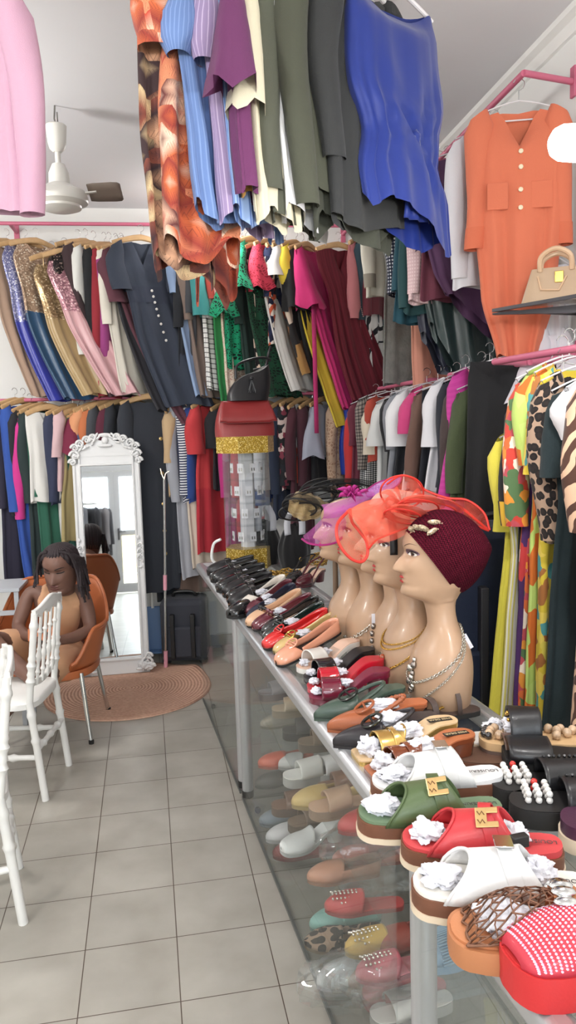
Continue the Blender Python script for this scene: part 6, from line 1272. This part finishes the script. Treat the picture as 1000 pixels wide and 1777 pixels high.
# ---------------------------------------------------------------- the seated woman
def skin_into(mb, nodes, edges, sub=2, root=0):
    names = list(nodes); me = bpy.data.meshes.new('tmp'); me.from_pydata([tuple(nodes[k][0]) for k in names], [(names.index(a), names.index(b_)) for a, b_ in edges], [])
    o = bpy.data.objects.new('tmp', me); COL.objects.link(o); m = o.modifiers.new('s', 'SKIN'); m.use_smooth_shade = True
    if not me.skin_vertices: me.skin_vertices.new() if hasattr(me.skin_vertices, 'new') else None
    sv = me.skin_vertices[0].data
    for i, k in enumerate(names):
        r = nodes[k][1]; sv[i].radius = r if isinstance(r, tuple) else (r, r); sv[i].use_root = (i == root)
    u = o.modifiers.new('u', 'SUBSURF'); u.levels = sub; u.render_levels = sub
    dg = bpy.context.evaluated_depsgraph_get(); ev = o.evaluated_get(dg); em = ev.to_mesh(); b0 = len(mb.v)
    mb.v.extend(tuple(v.co) for v in em.vertices)
    for p in em.polygons: mb.f.append(tuple(b0+i for i in p.vertices)); mb.uv.append([(mb.v[b0+i][0]+mb.v[b0+i][1], mb.v[b0+i][2]) for i in p.vertices]); mb.mi.append(0)
    ev.to_mesh_clear(); bpy.data.objects.remove(o); return mb
DSK = M('brown_skin', (116, 84, 72), .5, spec=.4, bump=.05, bs=120, vary=.06, vs=14)
at = atY
N = {'pelvis': (at(100, 1140, 4.4), .12), 'waist': (at(102, 1098, 4.36), .095), 'chest': (at(102, 1052, 4.31), .108), 'collar': (at(102, 1018, 4.28), .065), 'neck': (at(104, 1003, 4.24), .045), 'skull': (at(106, 985, 4.22), .05),
     'shoulder_a': (at(146, 1030, 4.3), .048), 'elbow_a': (at(158, 1092, 4.2), .037), 'forearm_a': (at(130, 1106, 4.08), .034), 'wrist_a': (at(98, 1112, 3.98), .024), 'palm_a': (at(84, 1112, 3.95), (.034, .018)),
     'shoulder_b': (at(52, 1024, 4.3), .048), 'elbow_b': (at(30, 1088, 4.2), .037), 'forearm_b': (at(42, 1102, 4.08), .033), 'wrist_b': (at(60, 1108, 3.98), .024), 'palm_b': (at(72, 1106, 3.95), (.034, .018)),
     'hip_a': (at(126, 1145, 4.36), .1), 'thigh_a': (at(90, 1160, 4.08), .082), 'knee_a': (at(50, 1180, 3.86), .06), 'calf_a': (at(22, 1212, 3.9), .055), 'ankle_a': (at(-14, 1262, 3.96), .036), 'toe_a': (at(-40, 1275, 3.9), .03),
     'hip_b': (at(74, 1142, 4.36), .1), 'thigh_b': (at(25, 1125, 4.12), .08), 'knee_b': (at(-22, 1112, 3.92), .062), 'calf_b': (at(14, 1142, 3.8), .05), 'ankle_b': (at(50, 1172, 3.74), .038), 'toe_b': (at(64, 1192, 3.72), .03)}
E_ = [('pelvis', 'waist'), ('waist', 'chest'), ('chest', 'collar'), ('collar', 'neck'), ('neck', 'skull'), ('chest', 'shoulder_a'), ('shoulder_a', 'elbow_a'), ('elbow_a', 'forearm_a'), ('forearm_a', 'wrist_a'), ('wrist_a', 'palm_a'),
      ('chest', 'shoulder_b'), ('shoulder_b', 'elbow_b'), ('elbow_b', 'forearm_b'), ('forearm_b', 'wrist_b'), ('wrist_b', 'palm_b'), ('pelvis', 'hip_a'), ('hip_a', 'thigh_a'), ('thigh_a', 'knee_a'), ('knee_a', 'calf_a'), ('calf_a', 'ankle_a'), ('ankle_a', 'toe_a'),
      ('pelvis', 'hip_b'), ('hip_b', 'thigh_b'), ('thigh_b', 'knee_b'), ('knee_b', 'calf_b'), ('calf_b', 'ankle_b'), ('ankle_b', 'toe_b')]
mb = skin_into(MB(), N, E_)
# head: looks down towards the phone
HM = Matrix.Translation(at(104, 986, 4.2)) @ Matrix.Rotation(radians(-104), 4, 'Z') @ Matrix.Rotation(radians(15), 4, 'Y') @ Matrix.Scale(1.1, 4) @ Matrix.Translation((-.0, 0, -.415)) 
mb.grid([[HM @ surf(z, 2*pi*j/64) for j in range(64)] for z in ZS if z > .27], cu=True)
for sd in (-1, 1): mb.ell(HM @ V((-.018, sd*.076, .405)), (.017, .008, .027), 10, 8, HM.to_3x3())
# fingers closing round the phone
for w_, p_, dx in (('wrist_a', 'palm_a', 1), ('wrist_b', 'palm_b', -1)):
    w0, p0 = N[w_][0], N[p_][0]; d = (p0-w0).normalized(); up = V((0, 0, 1)); sidev = d.cross(up).normalized()
    for k, (off, ln) in enumerate(((-.026, .058), (-.009, .068), (.009, .064), (.026, .052))):
        s0 = p0+up*(-off)*.9+sidev*0; mb.tube(cat_rom([s0-d*.01, s0+d*ln*.5+V((0, -.012, 0)), s0+d*ln*.85+V((0, -.03, .0)), s0+d*ln*.8+V((0, -.045, .006))], 10), lambda q: .0088-.002*q, 8)
    mb.tube(cat_rom([w0+d*.02+up*.02, p0+up*.045+V((0, -.01, 0)), p0+d*.025+up*.055+V((0, -.03, 0))], 8), lambda q: .0105-.003*q, 8)
woman = tag(mb.build('person', DSK, ang=0), 'woman in a peach sleeveless dress seated cross-legged, looking down at her phone', 'person')
DR = cloth('peach_jersey', (206, 158, 122), .85, vary=.05, vs=8)
D = {'pelvis': (at(100, 1140, 4.4), .135), 'waist': (at(102, 1098, 4.355), .11), 'bust': (at(102, 1062, 4.29), .122), 'chest': (at(102, 1040, 4.3), .108), 'yoke': (at(102, 1022, 4.29), .07), 'strap_a': (at(132, 1024, 4.3), .05), 'strap_b': (at(68, 1020, 4.3), .05),
     'hip_a': (at(126, 1146, 4.35), .118), 'thigh_a': (at(92, 1156, 4.1), .102), 'hem_a': (at(70, 1164, 3.98), .085), 'hip_b': (at(74, 1142, 4.36), .116), 'thigh_b': (at(25, 1122, 4.12), .1), 'hem_b': (at(-6, 1112, 3.99), .086), 'lap': (at(70, 1138, 4.2), .1)}
mb = skin_into(MB(), D, [('pelvis', 'waist'), ('waist', 'bust'), ('bust', 'chest'), ('chest', 'yoke'), ('chest', 'strap_a'), ('chest', 'strap_b'), ('pelvis', 'hip_a'), ('hip_a', 'thigh_a'), ('thigh_a', 'hem_a'), ('pelvis', 'hip_b'), ('hip_b', 'thigh_b'), ('thigh_b', 'hem_b'), ('pelvis', 'lap')])
mb.v = [tuple(V(v)+V((0, 0, .006))*sin(v[2]*95+v[0]*14)*(1 if v[2] < .62 else .35)+V((0, -.006, 0))*sin(v[0]*60+v[2]*30)) for v in mb.v]
mb.build('dress', DR, woman, ang=0)
for sd in (-1, 1):
    MB().tube([HM @ at_face(sd*(.017+.031*f), .4285-.0035*sin(pi*f), .0025) for f in [i/8 for i in range(9)]], .0026, 6).build('eyelash', PUPIL, woman)
    MB().grid([[HM @ at_face(sd*(.014+.038*f), .4475+.007*sin(pi*f*.8)+w*.006*(1-f*.6), .002) for f in [i/10 for i in range(11)]] for w in (-.5, .5)]).build('eyebrow', PUPIL, woman, ang=0)
    MB().ell(HM @ V((-.012, sd*.084, .382)), (.004, .004, .004), 8, 6).build('ear_stud', CHROME, woman)
lp = patch(MB(), 0, .3645, .021, .0068, .0015, lambda a: 1 if sin(a) > 0 else .5); patch(lp, 0, .3515, .02, .0078, .0015, lambda a: .6 if sin(a) > 0 else 1); lp.build('lips', M('woman_lips', (104, 58, 52), .45), woman, M=HM, ang=0)
HAIRM = M('braided_hair', (34, 22, 26), .65, bump=.6, bs=180); b = MB(); rows = []
def zlow(th):
    a = abs((th+pi) % (2*pi)-pi); return .503-.083*sstep(.65, 1.3, a)-.09*sstep(1.5, 2.3, a)
for i in range(15):
    f = i/14; rows.append([HM @ surf(min(ZTOP-.0004, zlow(2*pi*j/120)+(ZTOP-zlow(2*pi*j/120))*f), 2*pi*j/120, .009*sstep(0, .5, f)+.002+.0045*sin(2*pi*j/120*26)*(1-f*.7))+V((0, 0, .012*f*f)) for j in range(120)])
rows.append([HM @ V((0, 0, ZTOP+.013))]*120)
b.grid(rows, cu=True)
rr = random.Random(11)
def braid(P, r=.0085):
    P = cat_rom(P, 26); b.tube(P, lambda q: r*(1+.22*sin(q*70))*(1-.25*q), 7)
for k in range(30):
    sd = 1 if k < 20 else -1; th = sd*(1.15+.05*(k % 20)*1.0+rr.uniform(-.05, .05)); ztop = .5-.004*(k % 20)
    p0 = HM @ surf(ztop, th, .018); p1 = HM @ (surf(.43, th, .028)); dn = rr.uniform(.1, .19) if sd > 0 else rr.uniform(.05, .11)
    out = V((rr.uniform(-.0, .03) if sd > 0 else rr.uniform(-.03, 0.0), rr.uniform(-.05, .0), 0)) if abs(th) < 1.6 else V((rr.uniform(-.01, .03)*sd, rr.uniform(-.02, .03), 0))
    p1 = V((p1.x, p1.y, p1.z)); p2 = p1+out*.6+V((0, 0, -dn*.55)); p3 = p1+out+V((rr.uniform(-.008, .008), 0, -dn))
    braid([HM @ surf(.52, th*.5, .02), p0, p1, p2, p3])
b.build('hair', HAIRM, woman, ang=0)
q = (N['palm_a'][0]+N['palm_b'][0])/2+V((0, -.03, .035)); t = tag(MB().box((0, 0, 0), (.15, .012, .078)).build('mobile_phone', M('phone_case', (190, 112, 70), .5), bevel=.006, loc=q, rz=.1), 'phone in an orange case held by the seated woman', 'phone'); t.rotation_euler = (radians(-50), 0, .15)
MB().box((0, .007, 0), (.138, .002, .068)).build('screen', M('phone_screen', (30, 32, 38), .1), t)
# ---------------------------------------------------------------- shoes kept inside the counters
CASE = [(468, 1205, .43, (196, 196, 200), 'slide', 'silver flat with rhinestones in the counter, below the red flat'), (492, 1232, .43, (196, 178, 152), 'slide', 'beige slide on the counter shelf under the white mule'), (512, 1270, .43, (62, 60, 58), 'slide', 'large black slide inside the middle counter'),
 (540, 1290, .43, (124, 104, 84), 'slide', 'taupe slide beside the large black slide inside the counter'), (470, 1255, .10, (186, 176, 160), 'flat', 'sparkling silver slipper low in the middle counter'), (468, 1322, .10, (214, 104, 80), 'flat', 'coral flat near the counter post'),
 (498, 1323, .10, (216, 216, 212), 'flat', 'white flat beside the coral one inside the counter'), (517, 1350, .43, (218, 218, 212), 'slide', 'white slide with bow inside the middle counter'), (560, 1342, .43, (222, 222, 220), 'slide', 'white buckled slide inside the middle counter'),
 (576, 1370, .43, (120, 84, 62), 'slide', 'plain brown slide under the gold square mule'), (462, 1358, .03, (112, 108, 104), 'flat', 'grey flat at the bottom of the counter by the post'), (533, 1389, .43, (204, 176, 110), 'flat', 'gold pointed mule inside the middle counter'),
 (494, 1400, .10, (120, 88, 70), 'slide', 'brown slide at the bottom left of the middle counter'), (564, 1405, .43, (190, 156, 128), 'slide', 'tan slide beside the gold pointed mule'), (452, 1424, .03, (120, 132, 142), 'flat', 'grey blue flat by the caster of the counter'),
 (525, 1432, .10, (118, 96, 78), 'slide', 'dark tan slide low in the middle counter'), (466, 1452, .03, (222, 222, 222), 'flat', 'white flat standing at the bottom glass of the counter'), (474, 1480, .03, (128, 52, 52), 'flat', 'wine red mule low in the middle counter'),
 (513, 1470, .10, (222, 224, 222), 'heel', 'white block heel mule lying low in the counter'), (603, 1487, .10, (218, 128, 112), 'flat', 'salmon pink pointed flat inside the counter'), (560, 1518, .10, (206, 150, 122), 'flat', 'nude pointed flat under the salmon one'),
 (615, 1432, .43, (186, 60, 60), 'flat', 'red flat just under the green platform slide'), (592, 1568, .10, (196, 70, 70), 'stud', 'red rhinestone mule inside the counter'), (564, 1600, .10, (140, 190, 180), 'flat', 'mint green mule low in the counter'),
 (556, 1630, .03, (150, 128, 104), 'leo', 'leopard print flat at the bottom of the counter'), (630, 1642, .10, (212, 176, 92), 'stud', 'gold pointed mule with rhinestone cascade'), (672, 1640, .10, (150, 70, 60), 'flat', 'rust red flat beside the gold rhinestone mule'),
 (650, 1685, .10, (200, 110, 120), 'stud', 'dusty pink slide with rhinestone straps in the counter'), (580, 1700, .03, (190, 190, 190), 'flat', 'clear grey jelly flat at the bottom of the counter'), (660, 1728, .03, (190, 86, 92), 'slide', 'rose pink slide low in the middle counter'), (676, 1766, .03, (222, 218, 212), 'slide', 'off white slide at the lowest end of the counter'),
 (630, 1700, .03, (160, 120, 100), 'flat', 'brown flat behind the rose pink slide')]
RHS = M('rhinestone_trim', (226, 222, 210), .12, metal=.8)
for (px, py, z, col, kind, lb) in CASE:
    if z == .10: z = .2
    if z == .03: z = .04
    z = max(.036, z+.004) if z < .4 else .434
    p = atZ(px, py, z+.02); fx = cfront(p.y)
    if p.x < fx+.04: # keep it inside the glass: same sight line, higher or lower
        for zz in (.434, .2, .04):
            r_ = atZ(px, py, zz+.02)
            if cfront(r_.y)+.05 < r_.x < cfront(r_.y)+.36: p, z = r_, zz; break
        else: p.x = fx+.07
    if p.x > cfront(p.y)+.3:
        for zz in (.434, .04):
            r_ = atZ(px, py, zz+.02)
            if cfront(r_.y)+.05 < r_.x < cfront(r_.y)+.32: p, z = r_, zz; break
    if z == .2: z = .2
    an = RND.uniform(-.25, .25)+.1; d = V((cos(an), sin(an), 0))
    s = Shoe(lb, {'slide': 'slide', 'flat': 'ballet_flat', 'heel': 'heeled_mule', 'stud': 'rhinestone_mule', 'leo': 'ballet_flat'}[kind], 'shoe', (p.x-.05, p.y), (p.x+.2*d.x, p.y+.2*d.y), 'almond' if kind in ('flat', 'stud', 'leo') else 'round', W=.088, plat=.03 if kind == 'slide' else .012, hh=.05 if kind == 'heel' else 0, L=.24, group='shoes inside the glass counters', z=z)
    m = leather('%d_%d_%d' % col, col, .4) if kind != 'leo' else LEO; dk = leather('s%d_%d_%d' % col, tuple(int(c*.75) for c in col), .5); s.base(dk, leather('i%d_%d_%d' % col, tuple(min(255, int(c*1.05+8)) for c in col), .5))
    if kind == 'slide': s.arch('strap', m, .45, .78, .055, .004, endh=.04)
    else:
        s.toecap(m, .55, .045, .012)
        if kind in ('flat', 'leo'): s.walls(m, .57, .03, .042)
    if kind == 'heel': s.heel(m)
    if kind == 'stud': beads(s, 'rhinestone', RHS, [(.6+.05*(i % 7), -.7+.18*(i//7)*1.5, .02+.028*(1-abs(-.7+.27*(i//7)))) for i in range(40)], .004, n=6)
def film_wrap(px, py, z, label, r=.11):
    p = atZ(px, py, z); sd = RND.random()*40
    o = MB().ell((0, 0, 0), (r*1.3, r*.75, r*.55), 26, 14, fn=lambda d: 1+.25*noise.noise(d*2.5+V((sd, 0, 0)))+.12*noise.noise(d*7+V((0, sd, 0)))).build('plastic_bag', FILM, ang=25, loc=(p.x+.03, p.y, z)); tag(o, label, 'plastic bag')
film_wrap(610, 1460, .30, 'crinkled clear plastic bag around the salmon pink flat'); film_wrap(640, 1690, .2, 'crinkled clear plastic bag around the dusty pink slide'); film_wrap(590, 1700, .12, 'crinkled clear plastic bag around the clear jelly flat'); film_wrap(640, 1520, .2, 'crinkled clear plastic bag behind the nude pointed flat')
# blue beaded slipper in the nearest counter
p = atZ(800, 1750, .3); s = Shoe('pale blue slipper with a beaded fringe in the nearest counter', 'fringed_slipper', 'shoe', (p.x-.1, p.y-.02), (p.x+.16, p.y+.02), 'round', W=.09, plat=.02, L=.25, z=.434); bl = leather('powder_blue', (126, 158, 186), .4); s.base(bl, bl); s.toecap(bl, .5, .05, .014)
b = MB()
for k in range(26): a = pi*(.1+.8*k/25); b.tube([V((t_*s.L, s.W*1.1*cos(a)*(1+.2*(t_-.5)), s.zt(t_)+.06*sin(a)-.03*(t_-.5))) for t_ in (.45, .6, .75, .88)], .0022, 5)
b.build('bead_fringe', M('blue_beads', (150, 186, 214), .2, metal=.3), s.root)
t = empty('shelf_bracket', V((cfront(1.1)+.03, 1.12, .42)), CA, 'small metal shelf clip inside the nearest counter', 'bracket'); MB().box((0, 0, 0), (.05, .02, .008)).box((-.02, 0, -.012), (.008, .02, .03)).build('clip', CHROME, t, smooth=False)
# ---------------------------------------------------------------- light: daylight through the shop front, two visible bulbs, added bulbs out of view
w = bpy.data.worlds.new('sky'); scn.world = w; w.use_nodes = True; nt = w.node_tree
bg = nt.nodes['Background']; bg.inputs[0].default_value = (.86, .93, 1, 1); bg.inputs[1].default_value = 7.0
def area(name, loc, rot, sx, sy, power, col=(1, 1, 1)):
    l = bpy.data.lights.new(name, 'AREA'); l.shape = 'RECTANGLE'; l.size = sx; l.size_y = sy; l.energy = power; l.color = col
    o = bpy.data.objects.new(name, l); COL.objects.link(o); o.location = loc; o.rotation_euler = rot; return o
pt_ = area('shop_front_opening', (-.5, YF+.06, 1.6), (radians(90), 0, 0), 4.3, 2.7, 1); pt_.data.cycles.is_portal = True
def bulb_light(name, loc, power, r=.05, col=(1, .97, .93)):
    l = bpy.data.lights.new(name, 'POINT'); l.energy = power; l.shadow_soft_size = r; l.color = col
    o = bpy.data.objects.new(name, l); COL.objects.link(o); o.location = loc; return o
for k, (x, y, z, pw) in enumerate(((-1.6, 1.0, 2.75, 55), (-1.5, 3.6, 2.75, 45), (.25, -.9, 2.75, 45))):  # unseen ceiling bulbs, added to brighten the room
    t = empty('added_bulb', (x, y, ZC), 0, 'bare white bulb hanging from the ceiling', 'lamp', 'added ceiling bulbs out of view')
    MB().tube([(0, 0, 0), (0, 0, z-ZC+.12)], .004, 6).build('cable', WHITE, t); MB().ell((0, 0, z-ZC), (.04, .04, .05), 16, 10).build('bulb', BUL, t); MB().lathe([(.024, z-ZC+.04), (.024, z-ZC+.12)], 14).build('lamp_socket', WHITE, t)
    bulb_light('added_bulb_light', (x, y, z-.1), pw, .12)
q = atX(985, 248, .78); bulb_light('bulb_light', (q.x+.02, q.y+.0, q.z-.08), 16, .05); bulb_light('bulb_light', (q2.x, q2.y-.1, q2.z), 9, .05)
scn.view_settings.view_transform = 'Standard'; scn.view_settings.look = 'None'; scn.view_settings.gamma = 1; scn.view_settings.use_curve_mapping = False
scn.view_settings.exposure = 0.38
scn.cycles.transparent_max_bounces = 24; scn.cycles.max_bounces = 8; scn.cycles.diffuse_bounces = 4; scn.cycles.caustics_reflective = False; scn.cycles.caustics_refractive = False
scn.cycles.use_denoising = True
try: scn.cycles.sample_clamp_indirect = 6
except Exception: pass
